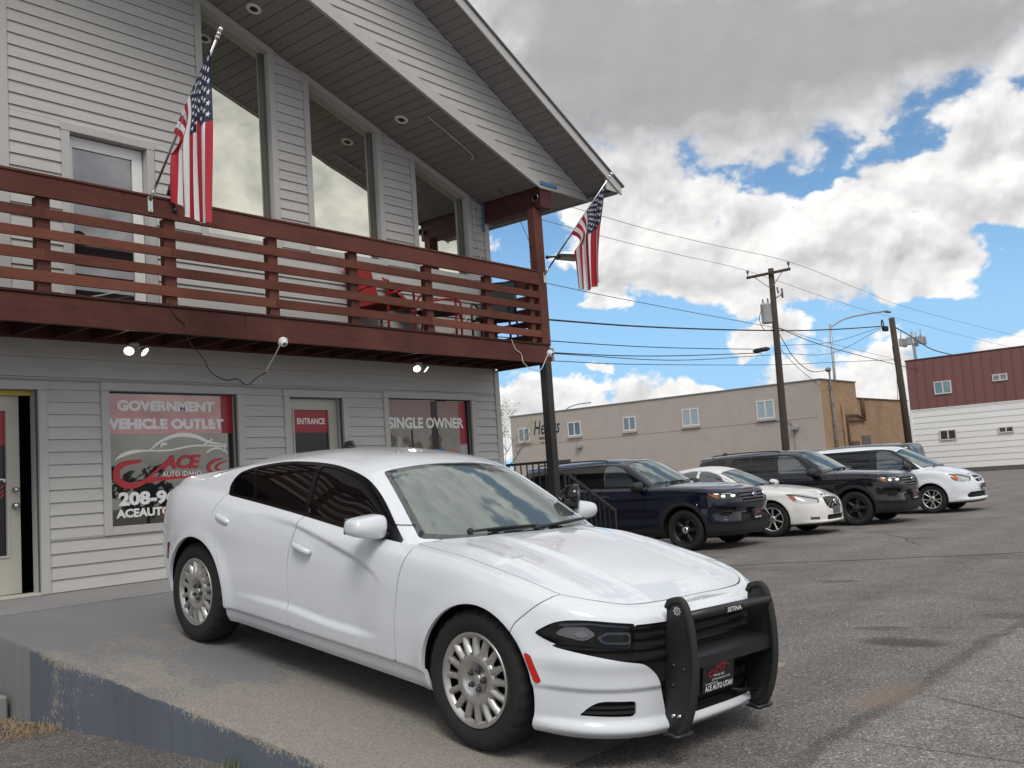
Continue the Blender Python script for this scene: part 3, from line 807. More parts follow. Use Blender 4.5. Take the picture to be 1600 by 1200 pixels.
def ace_logo(x0, x1, z0, z1, y, parent):
    """white car outline over a red swoosh with ACE / AUTO IDAHO"""
    def T(p): return (x0 + p[0] * (x1 - x0), z0 + p[1] * (z1 - z0))
    mb = MB()
    ribbon([T(p) for p in curve([(0, .62), (.06, .69), (.16, .74), (.30, .755)], 6)], [.004 + .016 * math.sin(3.14 * i / 18) for i in range(19)], y, mb)
    ribbon([T(p) for p in curve([(.28, .745), (.40, .90), (.55, .985), (.70, .96), (.82, .87), (.95, .83), (1.0, .82)], 6)],
           [.006 + .017 * math.sin(3.14 * min(1, i / 30)) for i in range(37)], y, mb)
    ribbon([T(p) for p in curve([(.20, .75), (.45, .75), (.62, .80), (.76, .815), (.99, .79)], 6)], [.009] * 25, y - .0012, mb)
    ribbon([T(p) for p in curve([(.76, .80), (.82, .88), (.86, .92)], 5)], [.010] * 11, y - .0018, mb)
    ribbon([T(p) for p in curve([(.80, .70), (.86, .76), (.93, .76), (.97, .71)], 5)], [.010] * 16, y, mb)
    ribbon([T(p) for p in curve([(.985, .83), (.965, .77), (.985, .70), (1.0, .68)], 5)], [.008] * 16, y - .0024, mb)
    ribbon([T(p) for p in curve([(.385, .80), (.40, .845), (.44, .845)], 4)], [.014] * 9, y - .003, mb)
    part(mb, 'logo_car_outline', M['whiteprint'], parent, fix=False)
    rb = MB()
    sw = curve([(.22, .60), (.08, .565), (.015, .47), (.02, .33), (.10, .24), (.22, .27), (.33, .42), (.45, .60)], 7)
    ribbon([T(p) for p in sw], [.016 + .024 * math.sin(3.14 * min(1, i / 40)) for i in range(len(sw))], y, rb)
    ribbon([T(p) for p in curve([(.26, .30), (.45, .33), (.78, .345), (.90, .33)], 6)], [.026 * (1 - i / 22) + .004 for i in range(19)], y - .0012, rb)
    ribbon([T(p) for p in curve([(.95, .60), (.86, .56), (.81, .46), (.86, .36), (.96, .34)], 6)], [.008 + .014 * math.sin(3.14 * i / 24) for i in range(25)], y - .0018, rb)
    ribbon([T(p) for p in curve([(.99, .56), (.92, .52), (.885, .46), (.92, .41), (.99, .40)], 6)], [.006 + .008 * math.sin(3.14 * i / 24) for i in range(25)], y - .0024, rb)
    vs, fs = fit_text("ACE", (x1 - x0) * .36, (z1 - z0) * .22, bold=0.05, shear=0.25)
    cx, cz = T((.565, .565)); rb.add([(cx + v[0], y - .003, cz + v[1]) for v in vs], fs)
    part(rb, 'logo_swoosh', M['redlogo'], parent, fix=False)
    a, bz = T((.565, .385)); w = (x1 - x0) * .35
    letters("AUTO IDAHO", a - w / 2, a + w / 2, bz - .028, bz + .026, y - .0045, M['whiteprint'], parent, bold=0.015)


def build_shop():
    EXP = 0.1278
    # structural cores behind everything
    holes = [(3.62, 4.58, ZS, 2.84), (5.33, 6.93, 1.41, 2.85), (7.70, 8.56, ZS, 2.84), (9.38, 11.09, 1.42, 2.86)]
    uholes = [(4.97, 5.86, 3.64, 5.62)]
    core = MB()
    xs = sorted({-4.8, XC - 0.02} | {h[0] for h in holes} | {h[1] for h in holes})
    y0, y1 = YF + 0.008, YF + 0.05
    for a, b in zip(xs[:-1], xs[1:]):
        h = [q for q in holes if q[0] <= a + 1e-6 and q[1] >= b - 1e-6]
        if not h: core.box(a, b, y0, y1, ZS - 0.2, 3.58)
        else:
            core.box(a, b, y0, y1, h[0][3], 3.58)
            if h[0][2] > ZS + 0.05: core.box(a, b, y0, y1, ZS - 0.2, h[0][2])
    part(core, 'wall', M['wallcore'], shop)
    body = MB(); body.box(-4.78, XC - 0.03, YF + 1.05, 22.0, 0.3, 5.9)
    body.prism([(-4.78, 5.9), (XC - 0.03, 5.9), (XC - 0.03, 6.0), (XRIDGE, 10.6), (-4.78, 6.0)], lambda p, q, d: (p, d, q), YF + 0.32, 22.0)
    part(body, 'wall', M['trim'], shop)
    # lower storey boards: z 0.80 .. 3.33
    rows = [(ZS + i * EXP, ZS + (i + 1) * EXP) for i in range(17)]
    zt = ZS + 17 * EXP
    rows += [(zt, zt + 0.20), (zt + .20, 3.36)]
    cas = 0.09
    hx = [(h[0] - cas, h[1] + cas, h[2] - (cas if h[2] > ZS else 0), h[3] + cas) for h in holes]
    siding(rows, hx, YF, shop, -4.8, XC - 0.10)
    # upper storey
    top = [(SOFK, 1.0, SOF0 - 0.006), (-SOFK, 1.0, SOF0 - 2 * XRIDGE * SOFK - 0.006)]
    rows = [(3.60 + i * EXP, 3.60 + (i + 1) * EXP) for i in range(41)]
    up = [(4.20, 4.34, 3.5, 9), (4.88, 5.96, 3.5, 5.715), (6.54, 7.69, 4.70, 9), (8.15, 9.51, 4.73, 9), (10.08, 11.35, 4.73, 9)]
    siding(rows, up, YF, shop, -4.8, XC - 0.10, top=top)
    ucore = MB()
    for a, b, z0, z1 in ((-4.8, 4.96, 3.58, None), (4.96, 5.87, 5.63, None), (5.87, 6.62, 3.58, None), (6.62, 7.62, 3.58, 4.76), (7.62, 8.23, 3.58, None),
                         (8.23, 9.44, 3.58, 4.79), (9.44, 10.16, 3.58, None), (10.16, 11.28, 3.58, 4.79), (11.28, XC - .02, 3.58, None)):
        pts = [(a, z0), (b, z0), (b, z1 or sof(b)), (a, z1 or sof(a))]
        if z1 is None and a < XRIDGE < b: pts = [(a, z0), (b, z0), (b, sof(b)), (XRIDGE, sof(XRIDGE)), (a, sof(a))]
        ucore.prism(pts, lambda p, q, d: (p, d, q), YF + 0.008, YF + 0.05)
    part(ucore, 'wall', M['wallcore'], shop)
    # corner boards and verticals
    for x0, x1, z0, z1 in ((XC - 0.10, XC + 0.012, ZS, 3.34), (XC - 0.10, XC + 0.012, 3.40, 6.0), (4.20, 4.34, 3.62, sof(4.34))):
        cb = MB(); cb.bbox(x0, x1, YF - 0.030, YF + 0.03, z0, z1, 0.004); part(cb, 'corner_board', M['trim'], shop)
    # ------------- lower openings
    dl = casing(*holes[0], cas, YF, 0.16, shop, 'door', 'LRT')
    bk = MB(); bk.box(3.3, 4.9, YF + 0.9, YF + 0.92, ZS - .1, 3.0); bk.box(3.3, 3.32, YF + .16, YF + .9, ZS, 3.0); bk.box(4.88, 4.9, YF + .16, YF + .9, ZS, 3.0)
    bk.box(3.3, 4.9, YF + .17, YF + .9, 2.9, 2.92); bk.box(3.3, 4.9, YF + .17, YF + .9, ZS - .02, ZS)
    part(bk, 'vestibule', M['dark'], dl)
    st = MB(); st.box(3.62, 4.58, YF + 0.11, YF + 0.155, 2.795, 2.838); part(st, 'header_strip', M['yellow'], dl)
    sl = MB(); sl.bbox(3.62, 4.58, YF - 0.02, YF + 0.16, ZS - 0.003, ZS + 0.025, .004); part(sl, 'threshold', M['cream'], dl)
    # leaf, ajar inwards, hinged on its left edge
    hx_, ang = 3.64, math.radians(7.0)
    def L(p, q, d): return (hx_ + p * math.cos(ang) - (d - 0.0) * math.sin(ang), YF + 0.085 + p * math.sin(ang) + d * math.cos(ang), ZS + 0.03 + q)
    lw, lh = 0.845, 1.99
    lf = MB()
    for p0, p1, q0, q1 in ((0, .15, 0, lh), (lw - .12, lw, 0, lh), (.15, lw - .12, 0, .36), (.15, lw - .12, lh - .16, lh)):
        lf.prism([(p0, q0), (p1, q0), (p1, q1), (p0, q1)], L, 0, 0.045)
    for p0, p1, q0, q1 in ((.15, .17, .36, lh - .16), (lw - .14, lw - .12, .36, lh - .16), (.17, lw - .14, .36, .38), (.17, lw - .14, lh - .18, lh - .16)):
        lf.prism([(p0, q0), (p1, q0), (p1, q1), (p0, q1)], L, -0.012, 0.05)
    leaf = part(lf, 'door_leaf', M['cream'], dl)
    gl = MB(); gl.prism([(.17, .38), (lw - .14, .38), (lw - .14, lh - .18), (.17, lh - .18)], L, 0.018, 0.026); part(gl, 'door_glass', M['blackvinyl'], dl)
    pr = MB(); pr.add([L(p, q, 0.0165) for p, q in ((.172, 1.47), (lw - .142, 1.47), (lw - .142, lh - .182), (.172, lh - .182))], [(0, 1, 2, 3)]); part(pr, 'red_band', M['redvinyl'], dl, fix=False)
    vs, fs = fit_text("ENTRANCE", .44, .075, bold=.03); pr = MB(); pr.add([L(.43 + v[0], 1.63 + v[1], 0.014) for v in vs], fs); part(pr, 'lettering', M['whiteprint'], dl, fix=False)
    pr = MB()
    ribbon([(.20 + .5 * a, .92 + .25 * bb) for a, bb in curve([(0, .62), (.16, .74), (.30, .755), (.42, .9), (.6, .97), (.8, .87), (1.0, .82), (.97, .74)], 5)], .008, 0, pr)
    pr.v = [L(v[0], v[2], 0.014) for v in pr.v]; part(pr, 'logo_car_outline', M['whiteprint'], dl, fix=False)
    pr = MB()
    for o in (0, -.05, -.09): ribbon([(.20 + .5 * a, .92 + o + .25 * bb) for a, bb in curve([(.3, .25), (.6, .33), (.85, .45), (.98, .62)], 5)], .007, 0, pr)
    pr.v = [L(v[0], v[2], 0.014) for v in pr.v]; part(pr, 'logo_swoosh', M['redlogo'], dl, fix=False)
    kn = MB()
    for q, r0 in ((1.02, 0.024), (0.86, 0.030)):
        kn.lathe([(0, -.062), (r0, -.060), (r0 * 1.06, -.045), (r0 * .8, -.028), (r0 * .45, -.020), (r0 * 1.1, -.008), (r0 * 1.15, 0)], 20,
                 lambda r, a, h, q=q: L(lw - .06 + r * math.cos(a), q + r * math.sin(a), h))
    part(kn, 'door_knob', M['steel'], dl)
    # window one: GOVERNMENT VEHICLE OUTLET
    w1 = casing(*holes[1], cas, YF, 0.12, shop)
    gy = YF + 0.085
    g = MB(); g.box(5.33, 6.93, gy, gy + 0.008, 1.41, 2.85); part(g, 'window_glass', M['shopglass'], w1)
    sh = MB(); sh.box(5.30, 6.96, YF + 0.3, YF + 0.31, 1.4, 2.9); part(sh, 'interior', M['dark'], w1)
    flat([([(5.335, 2.395), (6.77, 2.395), (6.77, 2.82), (5.335, 2.82)], 0)], gy - .002, M['redglass'], w1, 'red_band')
    flat([([(6.772, 2.395), (6.925, 2.395), (6.925, 2.845), (6.772, 2.845)], 0)], gy - .002, M['redvinyl'], w1, 'red_band')
    letters("GOVERNMENT", 5.47, 6.68, 2.645, 2.765, gy - .004, M['whiteprint'], w1, bold=.06)
    letters("VEHICLE OUTLET", 5.36, 6.80, 2.445, 2.565, gy - .004, M['whiteprint'], w1, bold=.06)
    ace_logo(5.43, 6.84, 1.66, 2.39, gy - .004, w1)
    letters("208-960-3883", 5.46, 6.83, 1.615, 1.77, gy - .004, M['whiteprint'], w1, bold=.05)
    letters("ACEAUTOIDAHO.COM", 5.43, 6.86, 1.49, 1.585, gy - .004, M['whiteprint'], w1, bold=.045)
    # entrance door two
    d2 = casing(*holes[2], cas, YF, 0.16, shop, 'door', 'LRT')
    lf = MB(); yb = YF + 0.105
    for p0, p1, q0, q1 in ((7.71, 7.83, ZS + .03, 2.83), (8.43, 8.55, ZS + .03, 2.83), (7.83, 8.43, ZS + .03, 1.2), (7.83, 8.43, 2.71, 2.83)): lf.box(p0, p1, yb, yb + .045, q0, q1)
    for p0, p1, q0, q1 in ((7.83, 7.85, 1.2, 2.71), (8.41, 8.43, 1.2, 2.71), (7.85, 8.41, 2.69, 2.71), (7.85, 8.41, 1.2, 1.22)): lf.box(p0, p1, yb - .01, yb + .05, q0, q1)
    part(lf, 'door_leaf', M['cream'], d2)
    g = MB(); g.box(7.85, 8.41, yb + .018, yb + .026, 1.22, 2.69); part(g, 'door_glass', M['blackvinyl'], d2)
    flat([([(7.853, 2.40), (8.407, 2.40), (8.407, 2.688), (7.853, 2.688)], 0)], yb + .016, M['redvinyl'], d2, 'red_band')
    letters("ENTRANCE", 7.91, 8.36, 2.505, 2.585, yb + .014, M['whiteprint'], d2, bold=.03)
    # window two: SINGLE OWNER with a patrol car photo print
    w2 = casing(*holes[3], cas, YF, 0.14, shop)
    gy = YF + 0.06
    g = MB(); g.box(9.38, 11.09, gy, gy + 0.008, 1.42, 2.86); part(g, 'window_glass', M['shopglass'], w2)
    sh = MB(); sh.box(9.35, 11.12, YF + 0.3, YF + 0.31, 1.4, 2.9); part(sh, 'interior', M['dark'], w2)
    mats = [pm("print_tan", (0.30, 0.27, 0.235), .35, var=.35, scale=5), pm("print_rose", (0.33, 0.22, 0.20), .35, var=.2, scale=5), M['redvinyl'], pm("print_grey", (0.40, 0.42, 0.45), .35),
            pm("print_foliage", (0.13, 0.115, 0.075), .35, var=.6, scale=14), pm("print_dark", (0.022, 0.02, 0.022), .3), pm("print_maroon", (0.10, 0.022, 0.026), .25, var=.3),
            pm("print_blue", (0.03, 0.16, 0.55), .3), pm("print_red", (0.62, 0.12, 0.10), .3), pm("print_windscreen", (0.20, 0.23, 0.215), .2, var=.2)]
    R = lambda a, b, c, d: [(a, c), (b, c), (b, d), (a, d)]
    flat([(R(9.40, 10.88, 1.44, 2.55), 0), (R(9.40, 10.88, 2.552, 2.84), 1), (R(10.882, 11.03, 2.20, 2.84), 2), (R(10.882, 11.03, 1.44, 2.198), 3)], gy - .002, mats, w2, 'printed_panel')
    fol = []
    rr = random.Random(4)
    for _ in range(26):
        cx, cz, s = rr.uniform(9.45, 10.5), rr.uniform(1.85, 2.3), rr.uniform(.04, .11)
        fol.append(([(cx + s * rr.uniform(.6, 1.2) * math.cos(t), cz + s * rr.uniform(.6, 1.2) * math.sin(t)) for t in np.linspace(0, 6.28, 9)[:-1]], 4))
    fol += [(R(10.28, 10.42, 1.7, 2.84), 5), (R(9.60, 9.66, 1.95, 2.32), 3), (R(9.86, 9.90, 2.05, 2.42), 5)]
    for i, (p, mi) in enumerate(fol): fol[i] = (p, mi)
    mbp = MB()
    for i, (p, mi) in enumerate(fol): mbp.add([(a, gy - .003 - i * 1.5e-5, c) for a, c in p], [tuple(range(len(p)))], mi)
    part(mbp, 'printed_street', mats, w2, fix=False)
    car = [([(9.43, 1.74), (9.70, 1.86), (10.05, 1.90), (10.75, 1.80), (11.0, 1.62), (11.0, 1.45), (9.43, 1.45)], 6), ([(10.0, 1.88), (10.24, 2.07), (10.62, 2.06), (10.86, 1.90), (10.99, 1.66), (10.6, 1.80)], 5),
           ([(9.99, 1.885), (10.21, 2.05), (10.36, 2.05), (10.40, 1.86)], 9), (R(10.30, 10.52, 2.08, 2.14), 7), (R(10.53, 10.80, 2.06, 2.11), 8), ([(10.62, 1.72), (10.80, 1.74), (10.80, 1.84), (10.63, 1.82)], 6)]
    mbp = MB()
    for i, (p, mi) in enumerate(car): mbp.add([(a, gy - .0045 - i * 1.5e-4, c) for a, c in p], [tuple(range(len(p)))], mi)
    part(mbp, 'printed_patrol_car', mats, w2, fix=False)
    letters("SINGLE OWNER", 9.43, 10.97, 2.44, 2.60, gy - .007, M['whiteprint'], w2, bold=.035)
    # ------------- upper openings
    ud = casing(4.97, 5.86, 3.64, 5.62, 0.09, YF, 0.14, shop, 'door', 'LRT')
    lf = MB(); yb = YF + 0.07
    for p0, p1, q0, q1 in ((4.98, 5.04, 3.65, 5.61), (5.73, 5.85, 3.65, 5.61), (5.04, 5.73, 5.49, 5.61), (5.04, 5.73, 3.65, 3.85)): lf.box(p0, p1, yb, yb + .05, q0, q1)
    part(lf, 'door_leaf', M['white'], ud)
    g = MB(); g.box(5.04, 5.73, yb + .02, yb + .028, 3.85, 5.49); part(g, 'door_glass', M['doorglass'], ud)
    for x0, x1, zb in ((6.54, 7.69, 4.70), (8.15, 9.51, 4.73), (10.08, 11.35, 4.73)):
        w = 0.088; mb = MB(); t = 0.034
        def bar(poly, a=YF - t, b=YF + 0.005): mb.prism(poly, lambda p, q, d: (p, d, q), a, b)
        tt = w * 1.15
        bar([(x0, zb), (x0 + w, zb), (x0 + w, sof(x0 + w) - tt), (x0, sof(x0) - .008)])
        bar([(x1 - w, zb), (x1, zb), (x1, sof(x1) - .008), (x1 - w, sof(x1 - w) - tt)])
        bar([(x0 + .002, sof(x0) - .008), (x0 + w, sof(x0 + w) - tt + .002), (x1 - w, sof(x1 - w) - tt + .002), (x1 - .002, sof(x1) - .008)], YF - t - .003)
        bar([(x0 + w + .001, zb), (x1 - w - .001, zb), (x1 - w - .001, zb + .07), (x0 + w + .001, zb + .07)], YF - t - .006)
        ia, ib, ic = x0 + w, x1 - w, zb + .07
        d = 0.10
        for poly in ([(ia - .03, ic), (ia - .001, ic), (ia - .001, sof(ia) - tt), (ia - .03, sof(ia) - tt)], [(ib + .001, ic), (ib + .03, ic), (ib + .03, sof(ib) - tt), (ib + .001, sof(ib) - tt)],
                     [(ia, sof(ia) - tt + .001), (ib, sof(ib) - tt + .001), (ib, sof(ib) - tt + .03), (ia, sof(ia) - tt + .03)], [(ia, ic - .03), (ib, ic - .03), (ib, ic - .001), (ia, ic - .001)]):
            bar(poly, YF + .006, YF + d)
        fr = part(mb, 'window', M['trim'], shop)
        # dark inner sash on the right, then the pane
        sa = MB(); sa.prism([(ib - .05, ic), (ib, ic), (ib, sof(ib) - tt), (ib - .05, sof(ib - .05) - tt)], lambda p, q, d: (p, d, q), YF + .055, YF + .09)
        part(sa, 'sash', pm("bronze_sash", (0.10, 0.10, 0.085), .4), fr)
        g = MB(); g.prism([(ia, ic), (ib, ic), (ib, sof(ib) - tt), (ia, sof(ia) - tt)], lambda p, q, d: (p, d, q), YF + .092, YF + .10)
        part(g, 'window_glass', M['upglass'], fr)
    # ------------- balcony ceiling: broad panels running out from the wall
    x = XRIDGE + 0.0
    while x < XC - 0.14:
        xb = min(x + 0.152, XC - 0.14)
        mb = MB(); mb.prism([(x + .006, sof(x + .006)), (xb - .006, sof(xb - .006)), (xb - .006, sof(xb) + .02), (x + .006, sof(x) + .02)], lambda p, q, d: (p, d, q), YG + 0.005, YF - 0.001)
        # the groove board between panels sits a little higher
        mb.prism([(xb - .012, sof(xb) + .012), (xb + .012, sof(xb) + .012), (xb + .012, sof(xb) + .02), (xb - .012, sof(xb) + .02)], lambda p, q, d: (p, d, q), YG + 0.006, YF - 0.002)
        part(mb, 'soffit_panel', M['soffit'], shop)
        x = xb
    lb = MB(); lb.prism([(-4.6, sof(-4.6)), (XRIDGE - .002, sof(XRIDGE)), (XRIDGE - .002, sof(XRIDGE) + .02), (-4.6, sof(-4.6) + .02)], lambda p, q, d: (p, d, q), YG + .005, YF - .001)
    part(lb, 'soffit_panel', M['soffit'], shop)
    # light strip where ceiling meets gable
    mb = MB(); mb.prism([(XRIDGE, sof(XRIDGE) - .018), (XC - .2, sof(XC - .2) - .018), (XC - .2, sof(XC - .2)), (XRIDGE, sof(XRIDGE))], lambda p, q, d: (p, d, q), YG + .012, YG + .04)
    part(mb, 'ceiling_bead', M['trim'], shop)
    for px_, py_ in ((7.11, 9.51), (9.50, 9.47), (4.9, 9.5)):
        mb = MB(); nz = Vector((-SOFK, 0, -1)).normalized(); c0 = Vector((px_, py_, sof(px_)))
        e1 = Vector((0, 1, 0)); e2 = nz.cross(e1)
        mb.lathe([(.050, .0), (.055, .012), (.085, .012), (.095, .004), (.095, 0)], 24, lambda r, a, h: c0 + e1 * r * math.cos(a) + e2 * r * math.sin(a) + nz * h, 0)
        mb.lathe([(.0, .004), (.052, .004)], 24, lambda r, a, h: c0 + e1 * r * math.cos(a) + e2 * r * math.sin(a) + nz * h, 1)
        part(mb, 'downlight', [M['white'], M['black']], shop)
    # ------------- gable face
    rows = [(5.98 + i * EXP, 5.98 + (i + 1) * EXP) for i in range(44)]
    tw = 0.135
    tl = [(-SOFK, -1.0, -(SOF0 + tw)), (RKK, 1.0, RK0 - .004)]
    siding(rows, [], YG, shop, XRIDGE, 12.93, top=tl)
    tl = [(SOFK, -1.0, -(SOF0 + tw - 2 * SOFK * XRIDGE)), (-RKK, 1.0, RK0 - 2 * RKK * XRIDGE - .004)]
    siding(rows, [], YG, shop, -5.9, XRIDGE, top=tl)
    mb = MB(); xe = 12.90
    xk = 11.62
    mb.prism([(XRIDGE, sof(XRIDGE) - .03), (xk, sof(xk) - .03), (xe, 6.0), (xe, 6.008), (xk + .5, 6.01 + .06), (xk, sof(xk) + tw), (XRIDGE, sof(XRIDGE) + tw)], lambda p, q, d: (p, d, q), YG - .020, YG + .004)
    part(mb, 'rake_trim', M['siding'], shop)
    mb = MB(); mb.prism([(XRIDGE, sof(XRIDGE)), (-4.6, sof(-4.6)), (-5.6, 6.0), (XRIDGE, sof(XRIDGE) + tw)], lambda p, q, d: (p, d, q), YG - .020, YG + .004); part(mb, 'rake_trim', M['siding'], shop)
    gc = MB(); gc.prism([(XRIDGE, sof(XRIDGE) + .03), (xk, sof(xk) + .03), (12.86, 6.02), (XRIDGE, rak(XRIDGE)), (-5.8, 6.02), (2 * XRIDGE - xk, sof(xk) + .03)], lambda p, q, d: (p, d, q), YG + .007, YG + .03)
    part(gc, 'wall', M['wallcore'], shop)
    # ------------- rake soffit boards, fascia, roof slabs
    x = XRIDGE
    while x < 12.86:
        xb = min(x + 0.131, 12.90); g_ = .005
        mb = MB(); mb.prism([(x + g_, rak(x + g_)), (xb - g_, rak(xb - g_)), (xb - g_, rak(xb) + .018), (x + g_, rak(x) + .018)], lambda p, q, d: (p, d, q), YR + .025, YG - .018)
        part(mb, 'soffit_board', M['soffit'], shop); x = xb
    for sgn in (1, -1):
        X = (lambda x: x) if sgn > 0 else (lambda x: 2 * XRIDGE - x)
        mb = MB(); mb.prism([(X(XRIDGE), RK0 - RKK * XRIDGE - .02), (X(12.98), RK0 - RKK * 12.98 - .02), (X(12.98), RK0 - RKK * 12.98 + .13), (X(XRIDGE), RK0 - RKK * XRIDGE + .13)], lambda p, q, d: (p, d, q), YR, YR + .024)
        part(mb, 'fascia', M['trim'], shop)
        mb = MB(); mb.prism([(X(XRIDGE), RK0 - RKK * XRIDGE + .132), (X(13.03), RK0 - RKK * 13.03 + .132), (X(13.03), RK0 - RKK * 13.03 + .155), (X(XRIDGE), RK0 - RKK * XRIDGE + .155)], lambda p, q, d: (p, d, q), YR - .03, YR + .03)
        part(mb, 'drip_edge', pm("dark_drip_edge", (.16, .16, .165), .5), shop)
        mb = MB(); mb.prism([(X(XRIDGE), RK0 - RKK * XRIDGE + .02), (X(12.95), RK0 - RKK * 12.95 + .02), (X(13.02), RK0 - RKK * 13.02 + .15), (X(XRIDGE), RK0 - RKK * XRIDGE + .15)], lambda p, q, d: (p, d, q), YR + .031, 22.4)
        part(mb, 'roof', M['roofing'], shop)
    # ------------- eave soffit to the right of the wall: boards running front to back
    x = XC + .014
    while x < 12.85:
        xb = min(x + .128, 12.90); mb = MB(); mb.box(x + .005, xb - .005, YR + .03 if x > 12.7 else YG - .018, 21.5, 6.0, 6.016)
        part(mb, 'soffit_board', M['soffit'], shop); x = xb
    mb = MB(); mb.box(12.902, 12.925, YR + .026, 22, 5.98, 6.14); part(mb, 'fascia', M['trim'], shop)
    mb = MB(); mb.prism([(12.60, 6.0), (12.90, 6.0), (12.90, rak(12.9) + .1), (12.60, rak(12.6))], lambda p, q, d: (p, d, q), YR + .025, YR + .045); part(mb, 'soffit_return', M['trim'], shop)


build_shop()
# ================================================================== BALCONY (part of the shop, its timbers are sub-parts)
YD = 8.90


M['beampaint'] = pm("oxblood_beam_paint", (.068, .015, .013), .6, var=.25, scale=3, bump=.2, bscale=15)
M['slat'] = wood("lighter_stained_slat", (.165, .058, .039), rnd=.24)
M['rim'] = wood("dark_stained_rim", (.100, .035, .027))
M['woodd'] = wood("dark_joist_lumber", (.055, .022, .017), along='y')  # joists and deck boards: darker tone than the other lumber


def build_balcony():
    rim = MB()
    rim.bbox(-4.8, 6.35, YD - 0.02, YD + 0.02, 3.32, 3.585, 0.004)
    bal = part(rim, 'balcony', M['rim'], shop)
    mb = MB(); mb.bbox(6.353, XC + .02, YD - 0.021, YD + 0.02, 3.318, 3.587, 0.004); part(mb, 'rim_board', M['rim'], bal)
    mb = MB(); mb.bbox(XC - .03, XC + .012, YD + .022, YF - .04, 3.32, 3.585, 0.004); part(mb, 'rim_board', M['woody'], bal)
    mb = MB(); mb.bbox(-4.8, XC + .02, YF - .075, YF - .034, 3.36, 3.58, 0.004); part(mb, 'ledger', M['wood'], bal)
    x = -4.6
    while x < XC - .1:
        mb = MB(); mb.bbox(x, x + .04, YD + .022, YF - .077, 3.365, 3.578, .003); part(mb, 'joist', M['woodd'], bal); x += .405
    y = YD - .035
    while y < YF - .12:
        mb = MB(); mb.bbox(-4.8, XC + .03, y, y + .136, 3.589, 3.617, .004); part(mb, 'deck_board', M['woodd'], bal); y += .142
    # front rail: posts behind, slats in front, a deep top rail
    for px_ in (-4.2, -2.94, -1.68, -.42, .84, 2.10, 2.93, 4.19, 5.485, 6.765, 7.96, 9.26, 10.47):
        mb = MB(); mb.bbox(px_ - .065, px_ + .065, YD + .001, YD + .088, 3.62, 4.51, .004); part(mb, 'railing_post', M['woodz'], bal)
    for px_ in (11.45,):
        mb = MB(); mb.bbox(px_ - .05, px_ + .045, YD + .001, YD + .088, 3.62, 4.51, .004); part(mb, 'railing_post', M['woodz'], bal)
    joints = ((4.19, 7.96), (5.485, 9.26), (4.19, 10.47), (6.765, 9.26))
    for (z0, z1), js in zip(((4.30, 4.40), (4.108, 4.205), (3.908, 4.01), (3.703, 3.807)), joints):
        e = [-4.8, *js, 11.60]
        for a, b in zip(e[:-1], e[1:]):
            mb = MB(); mb.bbox(a + .0015, b - .0015, YD - .024, YD - .001, z0, z1, .003); part(mb, 'railing_slat', M['slat'], bal)
    for a, b in ((-4.8, 5.485), (5.488, 11.60)):
        mb = MB(); mb.bbox(a, b, YD - .038, YD - .0005, 4.50, 4.695, .004); part(mb, 'top_rail', M['wood'], bal)
    mb = MB(); mb.bbox(-4.8, 11.60, YD - .050, YD + .095, 4.697, 4.722, .004); part(mb, 'rail_cap', M['wood'], bal)
    # right-hand return
    for z0, z1 in ((4.30, 4.40), (4.108, 4.205), (3.908, 4.01), (3.703, 3.807)):
        mb = MB(); mb.bbox(11.70, 11.724, YD + .09, YF - .04, z0, z1, .003); part(mb, 'railing_slat', M['woody'], bal)
    mb = MB(); mb.bbox(11.69, 11.735, YD + .09, YF - .04, 4.50, 4.70, .004); part(mb, 'top_rail', M['woody'], bal)
    mb = MB(); mb.bbox(11.58, 11.685, YF - .14, YF - .04, 3.62, 4.49, .004); part(mb, 'railing_post', M['woodz'], bal)
    # corner post up to the roof beam, beam and its metal cap
    mb = MB(); mb.bbox(11.605, 11.80, YD - .03, YD + .11, 3.60, 5.70, .006); part(mb, 'corner_post', M['woodz'], bal)
    mb = MB(); mb.bbox(11.655, 11.905, 8.755, YF - .036, 5.695, 6.055, .006); part(mb, 'roof_beam', M['beampaint'], bal)
    M['tape'] = pm("blue_masking_tape", (0.06, 0.22, 0.42), .6)
    mb = MB(); mb.bbox(11.60, 12.02, 8.70, 8.718, 6.02, 6.075, .004); mb.box(11.62, 11.66, YF - .05, YF - .034, 5.55, 6.06); part(mb, 'masking_tape', M['tape'], bal)
    # steel column below
    mb = MB(); mb.bbox(11.60, 11.735, YD - .06, YD + .07, ZS, 3.317, .006); mb.bbox(11.54, 11.80, YD - .12, YD + .13, ZS - .004, ZS + .012, .002)
    part(mb, 'steel_column', M['black'], bal)
    mb = MB(); mb.bbox(11.80, 11.87, YD - .02, YD + .04, 3.36, 3.56, .004); part(mb, 'rim_board_end', pm("weathered_lumber_end", (.30, .22, .15), .8, var=.3, scale=20), bal)


build_balcony()


def cable(name, pts, r, mat, label, cat='cable', group=None, n=12):
    mb = MB(); mb.tube(curve(pts, n), r, 6); return tag(mb.build(name, mat), label, cat, group)


